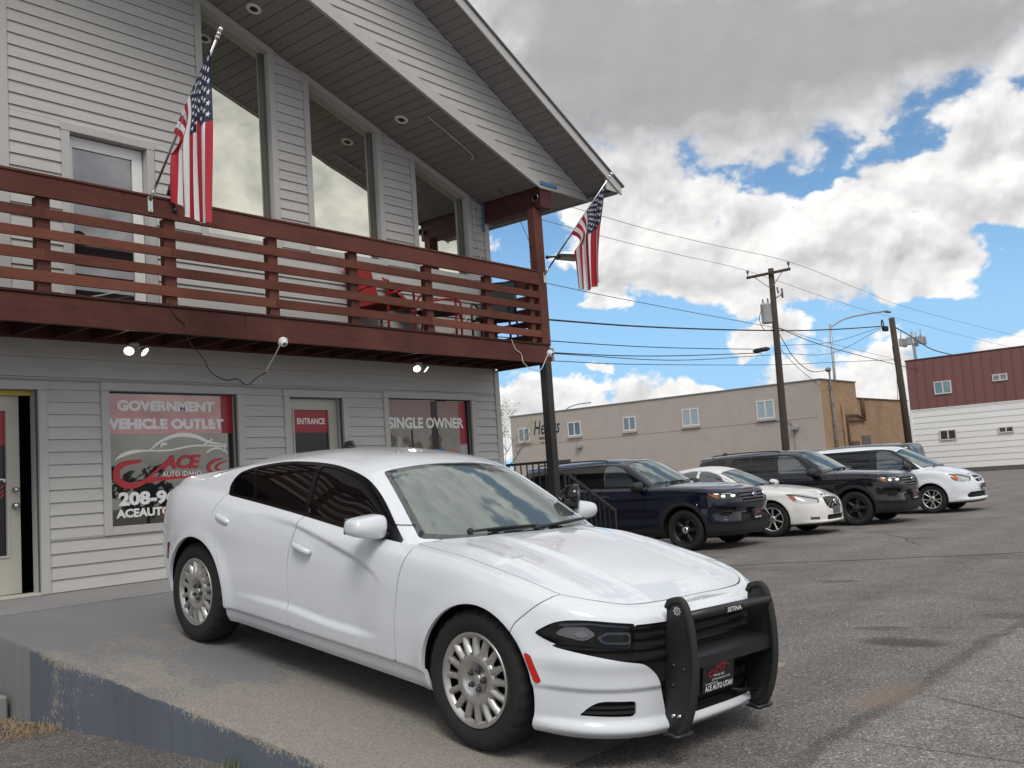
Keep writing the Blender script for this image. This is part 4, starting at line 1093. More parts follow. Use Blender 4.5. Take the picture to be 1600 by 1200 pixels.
# ------------------------------------------------------------------ flags
def build_flag(x, tip, low, bottom, back, bracket, finial, label, seed):
    rr = random.Random(seed)
    M.setdefault('fl_red', pm("flag_red_nylon", (0.40, 0.010, 0.026), .55, var=.06)); M.setdefault('fl_white', pm("flag_white_nylon", (0.76, 0.77, 0.80), .55, var=.04))
    M.setdefault('fl_blue', pm("flag_navy_nylon", (0.007, 0.014, 0.050), .55, var=.06))
    base = Vector((x, bracket[0], bracket[1])); fin = Vector((x, finial[0], finial[1]))
    fl = thing('flag', label, 'flag', base)
    fl.location = base

    def lp(mb, name, mats, **kw): return part(mb, name, mats, fl, **kw)
    d = (fin - base).normalized()
    mb = MB(); mb.tube([base + d * .03, fin - d * .10], .0125, 12); lp(mb, 'pole', M['steel'])
    e1 = Vector((1, 0, 0)); e2 = d.cross(e1)
    prof = [(0, .0), (.016, .0), (.016, .02), (.026, .028), (.026, .036), (.013, .046), (.013, .052), (.022, .064), (.024, .076), (.018, .092), (.011, .098), (.02, .11), (.026, .128), (.022, .148), (.010, .160), (0, .162)]
    mb = MB(); o = fin - d * .095; mb.lathe([(r_, h_ * .78) for r_, h_ in prof], 16, lambda r, a, h: o + e1 * r * math.cos(a) + e2 * r * math.sin(a) + d * h); lp(mb, 'finial', M['chrome'])
    mb = MB(); mb.bbox(x - .028, x + .028, bracket[0] - .004, bracket[0] + .006, bracket[1] - .13, bracket[1] + .03, .003)
    mb.tube([base - d * .03, base + d * .11], .0185, 12); mb.sphere((x, bracket[0] - .006, bracket[1] + .005), .008, 8); mb.sphere((x, bracket[0] - .006, bracket[1] - .11), .008, 8)
    lp(mb, 'bracket', M['steel'])
    # cloth: the hoist is tied along the pole, the fly hangs straight down and gathers in folds
    A, B, Cc, D = (np.array((0.0, *p)) for p in (tip, low, bottom, back))
    nu, nv = 66, 84
    P = np.zeros((nu, nv, 3))
    for i in range(nu):
        u = i / (nu - 1)
        for j in range(nv):
            v = j / (nv - 1); e = 1 - (1 - v) ** 1.7
            h = A * (1 - u) + B * u; d_ = D * (1 - u) + Cc * u
            y = h[1] + (d_[1] - h[1]) * (e ** .8 if u > .3 else e); z = h[2] + (d_[2] - h[2]) * (v if u < .2 else v * (.72 + .28 * v) + .0)
            # the lower hoist bellies outwards before it drops
            y -= .16 * max(0, u - .38) * math.sin(math.pi * min(1, v * 2.6)) * 1.3
            z -= .07 * math.sin(math.pi * u) * v
            g = min(1, v * 2.2)
            off = g * (.045 * math.sin(u * 15.0 + 1.2 * v + seed * 1.7) + .020 * math.sin(u * 33 + 2.4 * v + seed) + .05 * (u - .5))
            y += g * (.020 * math.sin(u * 15.0 + 1.2 * v + seed * 1.7 + 1.2) + .012 * math.sin(u * 33 + seed))
            P[i, j] = (off - .014, y, z)
    for _ in range(4):
        Q = P.copy(); Q[1:-1, 1:-1] = (P[:-2, 1:-1] + P[2:, 1:-1] + P[1:-1, :-2] + P[1:-1, 2:] + 2 * P[1:-1, 1:-1]) / 6
        P[1:-1, 1:-1] = Q[1:-1, 1:-1]
    P[:, :, 0] += x
    # u = 0 is the canton corner by the finial, 13 stripes across u
    mb = MB(); vs = [tuple(P[i, j]) for i in range(nu) for j in range(nv)]
    mb.add(vs, [], 0)
    for i in range(nu - 1):
        for j in range(nv - 1):
            s = int(i / (nu - 1) * 13)
            blue = s < 7 and j / (nv - 1) < 0.4
            mb.f.append((i * nv + j, i * nv + j + 1, (i + 1) * nv + j + 1, (i + 1) * nv + j)); mb.m.append(2 if blue else (0 if s % 2 == 0 else 1)); mb.sm.append(True)
    lp(mb, 'cloth', [M['fl_red'], M['fl_white'], M['fl_blue']], fix=False)

    def at(u, v):
        a, b = u * (nu - 1), v * (nv - 1); i, j = min(int(a), nu - 2), min(int(b), nv - 2); a -= i; b -= j
        p = (P[i, j] * (1 - a) + P[i + 1, j] * a) * (1 - b) + (P[i, j + 1] * (1 - a) + P[i + 1, j + 1] * a) * b
        n = np.cross(P[i + 1, j] - P[i, j], P[i, j + 1] - P[i, j]); n /= np.linalg.norm(n) + 1e-9
        return p, n
    mb = MB()
    for r_ in range(9):
        for c_ in range(6 if r_ % 2 == 0 else 5):
            cu = (r_ + 1) / 10 * 7 / 13; cv = ((2 * c_ + 1) if r_ % 2 == 0 else (2 * c_ + 2)) / 12 * .4
            pts = []
            for k in range(10):
                a = math.pi * k / 5 - math.pi / 2; rad = .029 if k % 2 == 0 else .0115
                pts.append(at(cu + rad * math.sin(a) / .91, cv + rad * math.cos(a) / 1.52))
            for sgn in (1, -1): mb.add([p + n * .0025 * sgn for p, n in pts], [tuple(range(10))])
    lp(mb, 'star', M['fl_white'], fix=False)
    return fl


build_flag(5.25, (7.70, 5.86), (8.38, 5.22), (8.40, 4.54), (7.76, 4.18), (8.855, 4.67), (7.55, 5.99), 'american flag on a pole clamped to the middle of the balcony top rail', 1)
build_flag(11.75, (7.63, 5.78), (8.31, 5.18), (8.24, 4.34), (7.82, 4.40), (8.862, 4.68), (7.53, 5.90), 'american flag on the corner post at the right end of the balcony', 2)


# ------------------------------------------------------------------ lamps, cameras, cables
def build_fixtures():
    M['lampface'] = emit("lit_flood_lens", (1.0, 0.95, 0.85), 3.0)
    M['solarface'] = pm("frosted_lamp_underside", (0.42, 0.40, 0.37), .5)
    M['camwhite'] = pm("white_camera_plastic", (0.75, 0.75, 0.75), .35)
    M['copper'] = pm("dark_cable", (0.02, 0.018, 0.018), .6)
    M['cablewhite'] = pm("white_cable", (0.70, 0.68, 0.63), .6)
    for i, (x, lab) in enumerate(((5.56, 'lit twin flood light under the balcony above the large red window sign'), (9.88, 'lit twin flood light under the balcony above the single owner window'))):
        t = thing('flood_light', lab, 'flood light', (x, YF - .10, 3.36), group='twin flood lights under the balcony')
        mb = MB(); mb.lathe([(0, 3.36), (.05, 3.36), (.05, 3.335), (.02, 3.325), (0, 3.325)], 16, lambda r, a, h: (x + r * math.cos(a), YF - .16 + r * math.sin(a), h)); part(mb, 'base', M['trim'], t)
        for s in (-1, 1):
            c = Vector((x + s * .085, YF - .20, 3.268)); dr = Vector((s * .45, -.62, -.65)).normalized(); e1 = dr.orthogonal().normalized(); e2 = dr.cross(e1)
            mb = MB(); mb.tube([(x, YF - .16, 3.33), (x + s * .05, YF - .165, 3.315), c - dr * .03], .010, 8)
            mb.lathe([(.015, -.05), (.03, -.035), (.05, .012), (.054, .02)], 18, lambda r, a, h: c + e1 * r * math.cos(a) + e2 * r * math.sin(a) + dr * h)
            hd = part(mb, 'lamp_head', M['trim'], t)
            mb = MB(); mb.lathe([(0, .022), (.03, .020), (.052, .013)], 18, lambda r, a, h: c + e1 * r * math.cos(a) + e2 * r * math.sin(a) + dr * h); part(mb, 'lens', M['lampface'], hd)
            ld = bpy.data.lights.new('flood_lamp', 'SPOT'); ld.energy = 14; ld.color = (1.0, .93, .80); ld.spot_size = math.radians(115); ld.spot_blend = .8; ld.shadow_soft_size = .05
            lo = bpy.data.objects.new('flood_lamp', ld); C.objects.link(lo); lo.location = c + dr * .035; lo.rotation_euler = (-dr).to_track_quat('Z', 'Y').to_euler()
    for (p, dr, lab) in (((6.83, YD - .022, 3.325), (-.25, -.75, -.5), 'white dome security camera under the balcony rim between the two flood lights'),
                         ((11.74, YD - .032, 3.47), (-.1, -.9, -.25), 'white dome security camera on the right end of the balcony rim')):
        t = thing('security_camera', lab, 'security camera', p, group='dome cameras on the balcony rim')
        c = Vector(p); dr = Vector(dr).normalized(); e1 = dr.orthogonal().normalized(); e2 = dr.cross(e1)
        f = lambda r, a, h: c + e1 * r * math.cos(a) + e2 * r * math.sin(a) + dr * h
        mb = MB(); mb.lathe([(0, -.02), (.055, -.01), (.058, .005), (.052, .02), (.046, .022)], 20, f); part(mb, 'mount', M['camwhite'], t)
        mb = MB(); mb.sphere(c + dr * .025, .044, 16); part(mb, 'eyeball', M['camwhite'], t)
        mb = MB(); mb.lathe([(.0, .069), (.016, .068), (.020, .062)], 14, lambda r, a, h: c + e1 * r * math.cos(a) + e2 * r * math.sin(a) + dr * h); part(mb, 'lens', M['black'], t)
    y = YF - .04
    cable('camera_cable', [(6.80, 8.9, 3.28), (6.83, 9.08, 3.15), (6.85, 9.2, 3.08), (6.87, 9.25, 3.04)], .007, M['cablewhite'], 'short white lead with plug hanging from the middle dome camera')
    cable('power_cable', [(5.43, 8.87, 3.64), (5.48, 8.872, 3.52), (5.60, 8.872, 3.42), (5.62, 8.872, 3.31), (5.89, 9.2, 3.26), (6.22, 9.5, 3.18), (6.40, 9.7, 3.11), (6.58, 9.85, 3.06), (6.77, 9.895, 3.01), (6.92, 9.895, 3.03), (7.04, 9.88, 2.96), (6.97, 9.6, 3.0), (6.87, 9.26, 3.03)], .0055, M['copper'],
          'dark cable drooping from the balcony rail to the wall above the red window sign')
    cable('camera_cable', [(10.86, 8.868, 3.62), (10.93, 8.868, 3.49), (11.06, 8.868, 3.42), (11.09, 8.868, 3.31), (11.19, 8.868, 3.24), (11.29, 8.868, 3.21), (11.49, 8.868, 3.21), (11.66, 8.866, 3.41), (11.71, 8.86, 3.45)], .006, M['cablewhite'],
          'pale cable looping over the rim to the right hand dome camera')
    cable('string_cable', [(11.20, 9.2, 6.02), (11.45, 9.05, 5.55), (11.62, 8.93, 4.95), (11.5, 8.95, 4.86)], .004, M['copper'], 'thin dark cable running from the ceiling down to the corner post')
    cable('deck_cable', [(4.62, YF - .1, 3.88), (5.0, YF - .2, 3.80), (5.5, YF - .3, 3.92), (6.1, YF - .2, 4.02), (6.7, YF - .25, 3.9)], .006, M['cablewhite'], 'loose white cable strung behind the railing by the upper door')
    cable('deck_cable', [(9.0, YF - .3, 3.80), (9.4, YF - .4, 3.92), (9.8, YF - .5, 3.80), (10.1, YF - .45, 3.70), (10.5, YF - .4, 3.85), (10.8, YF - .4, 4.15)], .007, M['cablewhite'], 'loose white cable lying behind the railing beside the patio chairs')
    cable('conduit', [(9.6, 9.05, sof(9.6) - .02), (10.5, 9.1, sof(10.5) - .02), (10.62, 9.2, sof(10.62) - .03)], .012, M['trim'], 'painted conduit running down the balcony ceiling')
    cable('wall_cable', [(11.40, YF - .045, 6.0), (11.42, YF - .045, 5.5), (11.50, YF - .045, 5.1), (11.47, YF - .045, 4.6), (11.52, YF - .05, 4.2)], .006, M['cablewhite'], 'white cable stapled down the wall right of the last upper window')
    # solar lamps: flat heads on a short arm
    def solar(c, ax, ay, up, label, arm):
        t = thing('solar_lamp', label, 'lamp', arm, group='solar lamps on the balcony')
        c = Vector(c); ax = Vector(ax).normalized(); n = Vector(up).normalized(); ay = n.cross(ax).normalized()
        def fn(p, q, d): return c + ax * p + ay * q + n * d
        mb = MB(); mb.prism([(-.19, -.10), (.15, -.13), (.19, -.09), (.19, .09), (.15, .13), (-.19, .10)], fn, 0, .035); h = part(mb, 'lamp_head', M['black'], t)
        mb = MB(); mb.prism([(-.15, -.085), (.145, -.105), (.165, -.08), (.165, .08), (.145, .105), (-.15, .085)], fn, -.004, .0); part(mb, 'lens', M['solarface'], h)
        mb = MB(); mb.tube([arm, c - ax * .19 + n * .02], .016, 8); mb.sphere(arm, .03, 10); part(mb, 'arm', M['black'], t)
    solar((5.61, 8.79, 4.83), (1, .1, .06), (0, 1, 0), (.28, .80, .55), 'black framed flat solar lamp on the top rail behind the first flag', (5.52, 8.85, 4.60))
    solar((12.06, 8.62, 4.92), (.9, -.5, -.04), (0, 1, 0), (.05, .05, 1), 'flat solar lamp sticking out from the corner post near the second flag', (11.82, 8.84, 4.95))
    # horn speaker on the beam
    t = thing('horn_speaker', 'small round horn speaker on the end of the red roof beam', 'speaker', (11.65, 8.85, 5.83))
    mb = MB(); mb.lathe([(0, .0), (.02, .0), (.025, .03), (.055, .075), (.060, .075), (.030, .028), (.024, -.01), (0, -.01)], 20, lambda r, a, h: (11.65 - h * .9, 8.85 - h * .5 + r * math.cos(a), 5.83 + r * math.sin(a))); part(mb, 'horn', M['black'], t)
    mb = MB(); mb.lathe([(.055, .076), (.062, .074), (.060, .066)], 20, lambda r, a, h: (11.65 - h * .9, 8.85 - h * .5 + r * math.cos(a), 5.83 + r * math.sin(a))); part(mb, 'rim', M['steel'], t)


build_fixtures()


def patio_chair(loc, rz, frame, cloth, label, recl=0.0):
    t = thing('patio_chair', label, 'chair', loc, (0, 0, rz), 'patio chairs on the balcony')
    def L(mb, n, m): return mb.build(n, m, t)
    mb = MB(); mb.bbox(-.25, .25, -.25, .25, .38, .43, .02); L(mb, 'seat', cloth)
    mb = MB(); a = .25 + recl
    mb.prism([(.25, .40), (.25 + .04, .40), (.29 + .62 * math.sin(a), .40 + .62 * math.cos(a)), (.25 + .62 * math.sin(a), .42 + .62 * math.cos(a))], lambda p, q, d: (d, p, q), -.25, .25); L(mb, 'backrest', cloth)
    for s in (-1, 1):
        mb = MB(); x = s * .28
        mb.tube(curve([(x, .30, 0), (x, .27, .4), (x, .20, .60), (x, .0, .64), (x, -.24, .62), (x, -.29, .5), (x, -.28, 0)], 5), .017, 8); L(mb, 'arm', frame)
    mb = MB()
    mb.tube([(-.28, .27, .40), (.28, .27, .40)], .015, 8); mb.tube([(-.28, -.28, .36), (.28, -.28, .36)], .015, 8)
    for s in (-1, 1): mb.tube([(s * .27, .26, .40), (s * .27, .28 + .66 * math.sin(a), .40 + .66 * math.cos(a))], .015, 8)
    mb.tube([(-.27, .28 + .66 * math.sin(a), .40 + .66 * math.cos(a)), (.27, .28 + .66 * math.sin(a), .40 + .66 * math.cos(a))], .015, 8)
    L(mb, 'frame', frame)
    return t


M['chair_red'] = pm("red_chair_frame", (0.42, 0.015, 0.012), .35, var=.1)
M['chair_sling'] = pm("red_sling_fabric", (0.28, 0.018, 0.014), .8, var=.15)
M['chair_dark'] = pm("charcoal_sling", (0.022, 0.024, 0.027), .8, var=.2)
patio_chair((8.95, 9.45, 3.618), math.radians(8), M['chair_red'], M['chair_sling'], 'red framed patio chair with red sling behind the balcony railing')
patio_chair((9.95, 9.42, 3.618), math.radians(35), M['chair_red'], M['chair_dark'], 'patio chair with charcoal sling and red frame in the middle of the balcony chairs', .45)
patio_chair((11.15, 9.40, 3.618), math.radians(-62), M['black'], M['chair_dark'], 'dark framed patio chair at the right end of the balcony')


# ------------------------------------------------------------------ guard rail and stair rail beyond the corner post
def build_railings():
    t = thing('guard_rail', 'black steel guard rail between the shop corner and the steel column', 'railing', (11.83, 9.4, ZS))
    mb = MB(); mb.bbox(11.81, 11.85, 8.99, 9.94, 1.83, 1.87, .004); part(mb, 'top_rail', M['black'], t)
    mb = MB(); mb.bbox(11.815, 11.845, 8.99, 9.94, .90, .93, .003); part(mb, 'bottom_rail', M['black'], t)
    for y in np.arange(9.06, 9.93, .118):
        mb = MB(); mb.box(11.823, 11.839, y - .008, y + .008, .931, 1.829); part(mb, 'baluster', M['black'], t)
    mb = MB(); mb.bbox(11.805, 11.855, 8.935, 8.985, ZS, 1.90, .004); part(mb, 'newel', M['black'], t)
    t = thing('stair_rail', 'black steel handrail sloping down from the steel column to the lot', 'railing', (12.5, 8.9, .4))
    ya, yb = 8.875, 8.915
    def rz(x): return 1.70 - (x - 11.95) * .52
    mb = MB(); mb.prism([(11.74, 1.70), (11.95, 1.70), (13.22, rz(13.22)), (13.22, rz(13.22) - .05), (11.94, 1.655), (11.74, 1.655)], lambda p, q, d: (p, d, q), ya, yb); part(mb, 'hand_rail', M['black'], t)
    mb = MB(); mb.prism([(11.90, .95), (13.2, .95 - 1.30 * .52), (13.2, .92 - 1.30 * .52), (11.90, .92)], lambda p, q, d: (p, d, q), ya + .006, yb - .006); part(mb, 'bottom_rail', M['black'], t)
    for x in np.arange(12.03, 13.15, .125):
        mb = MB(); mb.box(x - .008, x + .008, ya + .012, yb - .012, .955 - (x - 11.9) * .52, rz(x) - .048); part(mb, 'baluster', M['black'], t)
    for x, zb, zt in ((11.92, .3, 1.66), (13.19, .02, rz(13.19) - .02)):
        mb = MB(); mb.bbox(x - .02, x + .02, ya + .003, yb - .003, zb, zt, .004); part(mb, 'newel', M['black'], t)
    st = MB()
    for i in range(4): st.box(11.862 + i * .33, 11.862 + (i + 1) * .33 - .001, 8.93, 9.9, -.2, ZS - .185 * (i + 1))
    tag(st.build('concrete_stairs', M['step']), kind='structure')


build_railings()
# ================================================================== BUILDINGS ACROSS THE LOT
M['tan'] = pm("taupe_painted_block", (0.40, 0.355, 0.315), 0.8, dirt=((.27, .245, .22), .35), var=0.08, scale=0.8, bump=0.2, bscale=8)
M['tancap'] = pm("parapet_cap_metal", (0.20, 0.185, 0.175), 0.5)
M['winwhite'] = pm("white_window_frame", (0.62, 0.62, 0.60), .45)
M['sill'] = pm("pale_sill", (0.40, 0.36, 0.33), .7)
M['farglass'] = glass_mat("far_window_glass", (0.02, 0.024, 0.025), .16, (.9, .95, .95))
M['curtain'] = pm("pale_curtain", (0.30, 0.31, 0.29), .9, var=.3, scale=6, stretch=(1, 6, .4))
M['curtain2'] = pm("dark_curtain", (0.055, 0.055, 0.055), .9, var=.5, scale=6, stretch=(1, 6, .4))
M['teal'] = pm("teal_blind", (0.12, 0.19, 0.18), .8, var=.2)
M['rust'] = pm("rusty_pipe", (0.11, 0.065, 0.045), .8, var=.3, scale=8)
M['galv'] = pm("galvanised_steel", (0.36, 0.37, 0.38), .45, metal=.6, var=.15)
M['redmetal'] = pm("oxblood_metal_panel", (0.185, 0.078, 0.072), .5, var=.10, scale=.7, rnd=.05)
M['whitelap'] = pm("white_far_siding", (0.78, 0.78, 0.77), .6, var=.06, scale=.8, rnd=.03, stretch=(1, .4, 2))


def brick_material():
    m, b, p, out = new_mat("tan_brickwork")
    g = b.n('ShaderNodeNewGeometry'); q = b.sep(g.outputs['Position'])
    br = b.n('ShaderNodeTexBrick'); b.put(br.inputs['Vector'], b.combine(q[0], q[2], 0.0))
    br.inputs['Scale'].default_value = 1.0; br.inputs['Brick Width'].default_value = .30; br.inputs['Row Height'].default_value = .10; br.inputs['Mortar Size'].default_value = .012
    br.inputs['Color1'].default_value = (.36, .225, .125, 1); br.inputs['Color2'].default_value = (.29, .175, .095, 1); br.inputs['Mortar'].default_value = (.34, .26, .18, 1)
    n = b.noise(g.outputs['Position'], .8, 5, .6); k = b.math('ADD', .62, b.math('MULTIPLY', n, .76))
    b.put(p.inputs['Base Color'], b.vmath('MULTIPLY', br.outputs['Color'], b.combine(k, k, k))); p.inputs['Roughness'].default_value = .9
    bn = b.n('ShaderNodeBump'); bn.inputs['Strength'].default_value = .5; bn.inputs['Distance'].default_value = .01; b.put(bn.inputs['Height'], br.outputs['Fac']); bn.invert = True
    b.put(p.inputs['Normal'], bn.outputs[0])
    return m


M['brick'] = brick_material()


def far_window(parent, X, y0, y1, z0, z1, blind, sill=True, mull=1):
    """slider window in a wall x = X facing -X"""
    mb = MB(); w = .07
    for a, b_, c, d in ((y0, y0 + w, z0, z1), (y1 - w, y1, z0, z1), (y0 + w, y1 - w, z0, z0 + w), (y0 + w, y1 - w, z1 - w, z1), ((y0 + y1) / 2 - .04, (y0 + y1) / 2 + .04, z0 + w, z1 - w)):
        mb.box(X - .05, X + .02, a, b_, c, d)
    f = part(mb, 'window', M['winwhite'], parent)
    for k in (0, 1):
        a = y0 + w if k == 0 else (y0 + y1) / 2 + .04; b_ = (y0 + y1) / 2 - .04 if k == 0 else y1 - w
        g = MB(); g.box(X - .018, X - .012, a, b_, z0 + w, z1 - w); part(g, 'pane', M['farglass'] if blind is None else glass_mat("far_pane", M[blind].node_tree.nodes['Principled BSDF'].inputs['Base Color'].default_value[:3] if False else blind_col[blind], .12), f)
    if sill:
        s = MB(); s.bbox(X - .12, X + .01, y0 - .06, y1 + .06, z0 - .14, z0 - .005, .01); part(s, 'sill', M['sill'], f)
    return f


blind_col = {'curtain': (.30, .31, .30), 'curtain2': (.045, .047, .047), 'teal': (.10, .16, .155), 'grey': (.13, .13, .13)}


def build_tan():
    X = 50.37; Y0, Y1 = 20.35, 41.72; H = 5.82
    t = thing('taupe_building', 'long taupe painted building with small white windows and a brick end wall', 'building', (X, 30, 0.1))
    # wall: lower part stands slightly proud, with a belt line at 3.84
    mb = MB(); mb.box(X, X + .3, Y0 + .30, Y1, -.3, 3.80); mb.box(X + .015, X + .3, Y0 + .30, Y1, 3.80, 3.86); mb.box(X - .004, X + .3, Y0 + .30, Y1, 3.86, H)
    part(mb, 'wall', M['tan'], t)
    mb = MB(); mb.box(X + .3, 55.2, Y0 + .3, Y1 - .01, -.3, H - .1); mb.box(X + .02, X + .3, Y1 - .02, Y1 + .001, -.3, H); part(mb, 'wall', M['tan'], t)
    mb = MB(); mb.bbox(X - .06, X + .22, Y0 - .05, Y1 + .06, H + .002, H + .07, .01); mb.bbox(X + .221, 55.45, Y0 - .06, Y0 + .2, H + .002, H + .07, .01); part(mb, 'parapet_cap', M['tancap'], t)
    mb = MB(); mb.box(X, 55.38, Y0, Y0 + .299, -.3, H); mb.box(55.381, 64.0, Y0, Y0 + .29, -.3, 4.90); mb.box(55.381, 63.98, Y0 + .29, Y1 - 1, -.3, 4.7); part(mb, 'brick_wall', M['brick'], t)
    mb = MB(); mb.bbox(55.385, 64.08, Y0 - .06, Y0 + .3, 4.902, 4.98, .01); part(mb, 'parapet_cap', M['rust'], t)
    # vertical grey quoin where paint wraps the corner
    mb = MB(); mb.box(X - .006, X - .0005, Y0 + .0, Y0 + .3, -.3, H - .01); part(mb, 'painted_return', M['tan'], t)
    for (ya, za, yb, zb), bl in zip(((40.13, 4.0, 41.07, 5.0), (36.0, 4.04, 37.01, 5.06), (31.93, 4.02, 32.85, 4.99), (27.65, 3.95, 28.76, 5.06), (23.03, 3.93, 24.08, 5.06)), ('grey', 'curtain2', 'grey', 'curtain', 'curtain')):
        far_window(t, X - .004, ya, yb, za + .12, zb, bl)
    mb = MB(); mb.box(X - .03, X + .01, 37.0, 38.3, -.2, 2.72); part(mb, 'door', pm("dark_service_door", (.03, .03, .032), .5), t)
    for y, z in ((36.25, 3.45), (22.0, 3.38)):
        mb = MB(); mb.bbox(X - .28, X - .02, y - .26, y + .12, z - .10, z + .10, .03); mb.box(X - .02, X, y + .13, y + .19, z - .05, z + .4); part(mb, 'wall_lamp', M['galv'], t)
    mb = MB(); mb.tube([(X - .03, 22.05, 3.3), (X - .03, 22.05, .2)], .03, 6); mb.tube([(X - .03, 22.1, 3.5), (X - .03, 22.4, 3.86), (X - .03, 24, 3.87)], .02, 6); part(mb, 'conduit', M['tancap'], t)
    # hearts sign: brush script, two lines of small capitals
    sg = M['black']
    for s, y, z, w, h, sh in (("Hearts", 38.72, 4.92, 2.15, .92, .30), ("BREWING", 38.75, 4.22, 1.25, .18, 0), ("THRIFT", 38.75, 3.92, 1.15, .13, 0)):
        vs, fs = fit_text(s, w, h, bold=.01 if sh else .03, shear=sh)
        mb = MB(); mb.add([(X - .012, y - v[0], z + v[1]) for v in vs], fs); part(mb, 'lettering', sg, t, fix=False)
    # pipes, meter, panel, steel door on the brick face
    y = Y0 - .09
    mb = MB()
    for pts in ([(53.5, y, .2), (53.5, y, 3.85), (53.5, y, 3.95), (55.0, y, 3.97), (56.2, y, 3.75), (56.2, y, 3.68), (53.62, y, 3.66)], [(55.9, y, 3.75), (55.9, y, 4.88)], [(56.15, y, 3.75), (56.15, y, 4.95)]):
        mb.tube(pts, .06, 8)
    part(mb, 'gas_pipe', M['rust'], t)
    mb = MB(); mb.tube([(51.55, y, .2), (51.55, y, 6.3)], .055, 8); mb.tube([(51.75, y, .2), (51.75, y, 5.6)], .03, 6)
    for z in (1.6, 2.6, 3.4, 4.4, 5.3): mb.box(51.48, 51.68, y - .06, y + .06, z, z + .22)
    part(mb, 'service_mast', M['tancap'], t)
    mb = MB(); mb.tube([(51.55, y, 6.3), (51.5, y, 6.42), (51.35, y - .05, 6.38)], .06, 8); mb.sphere((51.42, y, 6.38), .17, 10, sc=(1, 1, .8)); part(mb, 'weatherhead', M['tancap'], t)
    for a, b_, c, d, e in ((51.6, 52.5, .2, 1.6, 2.2), (53.9, 54.9, .12, 1.5, 2.5)):
        mb = MB(); mb.bbox(a, b_, Y0 - c, Y0 - .002, d, e, .02); part(mb, 'meter_box', M['rust'], t)
    mb = MB(); mb.bbox(55.55, 56.85, Y0 - .05, Y0 - .002, .2, 2.8, .01); part(mb, 'steel_door', pm("grey_steel_door", (.085, .09, .10), .5), t)
    # glass vent and downpipe
    mb = MB(); mb.tube([(52.9, y, .3), (52.9, y, 4.6)], .045, 6); part(mb, 'downpipe', M['brick'], t)


def build_white():
    X, YA, YB = 70.71, 22.3, 2.0
    t = thing('warehouse', 'two storey warehouse with oxblood metal panels above white lap siding', 'building', (X, 12, .1))
    mb = MB(); mb.box(X + .06, X + 26, YB, YA - .02, .05, 8.0); part(mb, 'wall', M['whitelap'], t)
    mb = MB(); mb.bbox(X - .02, X + 26, YB - .1, YA + .04, 8.002, 8.13, .02); part(mb, 'parapet_cap', pm("maroon_cap", (.05, .022, .022), .5), t)
    y = YA; rr = random.Random(5)
    while y > YB + .2:
        w = .62; mb = MB()
        ya, yb = y, max(y - w, YB)
        mb.box(X, X + .059, yb + .03, ya, 4.62, 8.0); mb.box(X - .035, X + .059, yb, yb + .029, 4.62, 8.0); part(mb, 'wall_panel', M['redmetal'], t); y -= w
    y = X
    for k in range(10):
        mb = MB(); mb.box(X + .3 + k * 2.5, X + 2.78 + k * 2.5, YA - .018, YA + .02, 4.62, 8.0); part(mb, 'wall_panel', M['redmetal'], t)
    mb = MB(); mb.box(X - .02, X + .05, YB, YA + .02, 4.555, 4.615); part(mb, 'belt_flashing', M['white'], t)
    E_ = .405; z = .42
    while z < 4.5:
        z1 = min(z + E_, 4.55)
        mb = MB(); mb.add([(X - .012, YB, z), (X - .012, YA, z), (X + .018, YA, z1), (X + .018, YB, z1), (X + .058, YB, z), (X + .058, YA, z), (X + .058, YA, z1), (X + .058, YB, z1)],
                          [(0, 1, 2, 3), (0, 4, 5, 1), (4, 7, 6, 5), (3, 2, 6, 7), (0, 3, 7, 4), (1, 5, 6, 2)])
        part(mb, 'siding_board', M['whitelap'], t); z += E_
    mb = MB(); mb.bbox(X - .06, X + .06, YA - .06, YA + .08, .1, 4.6, .01); part(mb, 'corner_board', M['whitelap'], t)
    mb = MB(); mb.box(X - .12, X + .058, YB, YA + .03, -.2, .415); part(mb, 'concrete_base', pm("stained_plinth", (.12, .11, .10), .9, var=.3), t)
    far_window(t, X - .03, 19.41, 20.54, 5.52, 6.40, 'teal', False); far_window(t, X - .03, 15.87, 16.79, 6.0, 6.45, 'curtain2', False)
    far_window(t, X - .05, 19.42, 20.51, 2.36, 3.06, 'curtain2', False); far_window(t, X - .05, 15.85, 16.78, 2.56, 2.96, 'curtain2', False)


build_tan()
build_white()


# ================================================================== POLES AND WIRES
M['pole'] = pm("weathered_utility_pole", (0.060, 0.045, 0.035), .9, var=.35, scale=5, bump=.5, bscale=12, stretch=(3, 3, .4))
M['wire'] = pm("black_overhead_wire", (0.02, 0.02, 0.022), .6)
M['insul'] = pm("porcelain_insulator", (0.10, 0.10, 0.11), .25)
M['trafo'] = pm("grey_transformer_tank", (0.40, 0.41, 0.41), .4, var=.08)


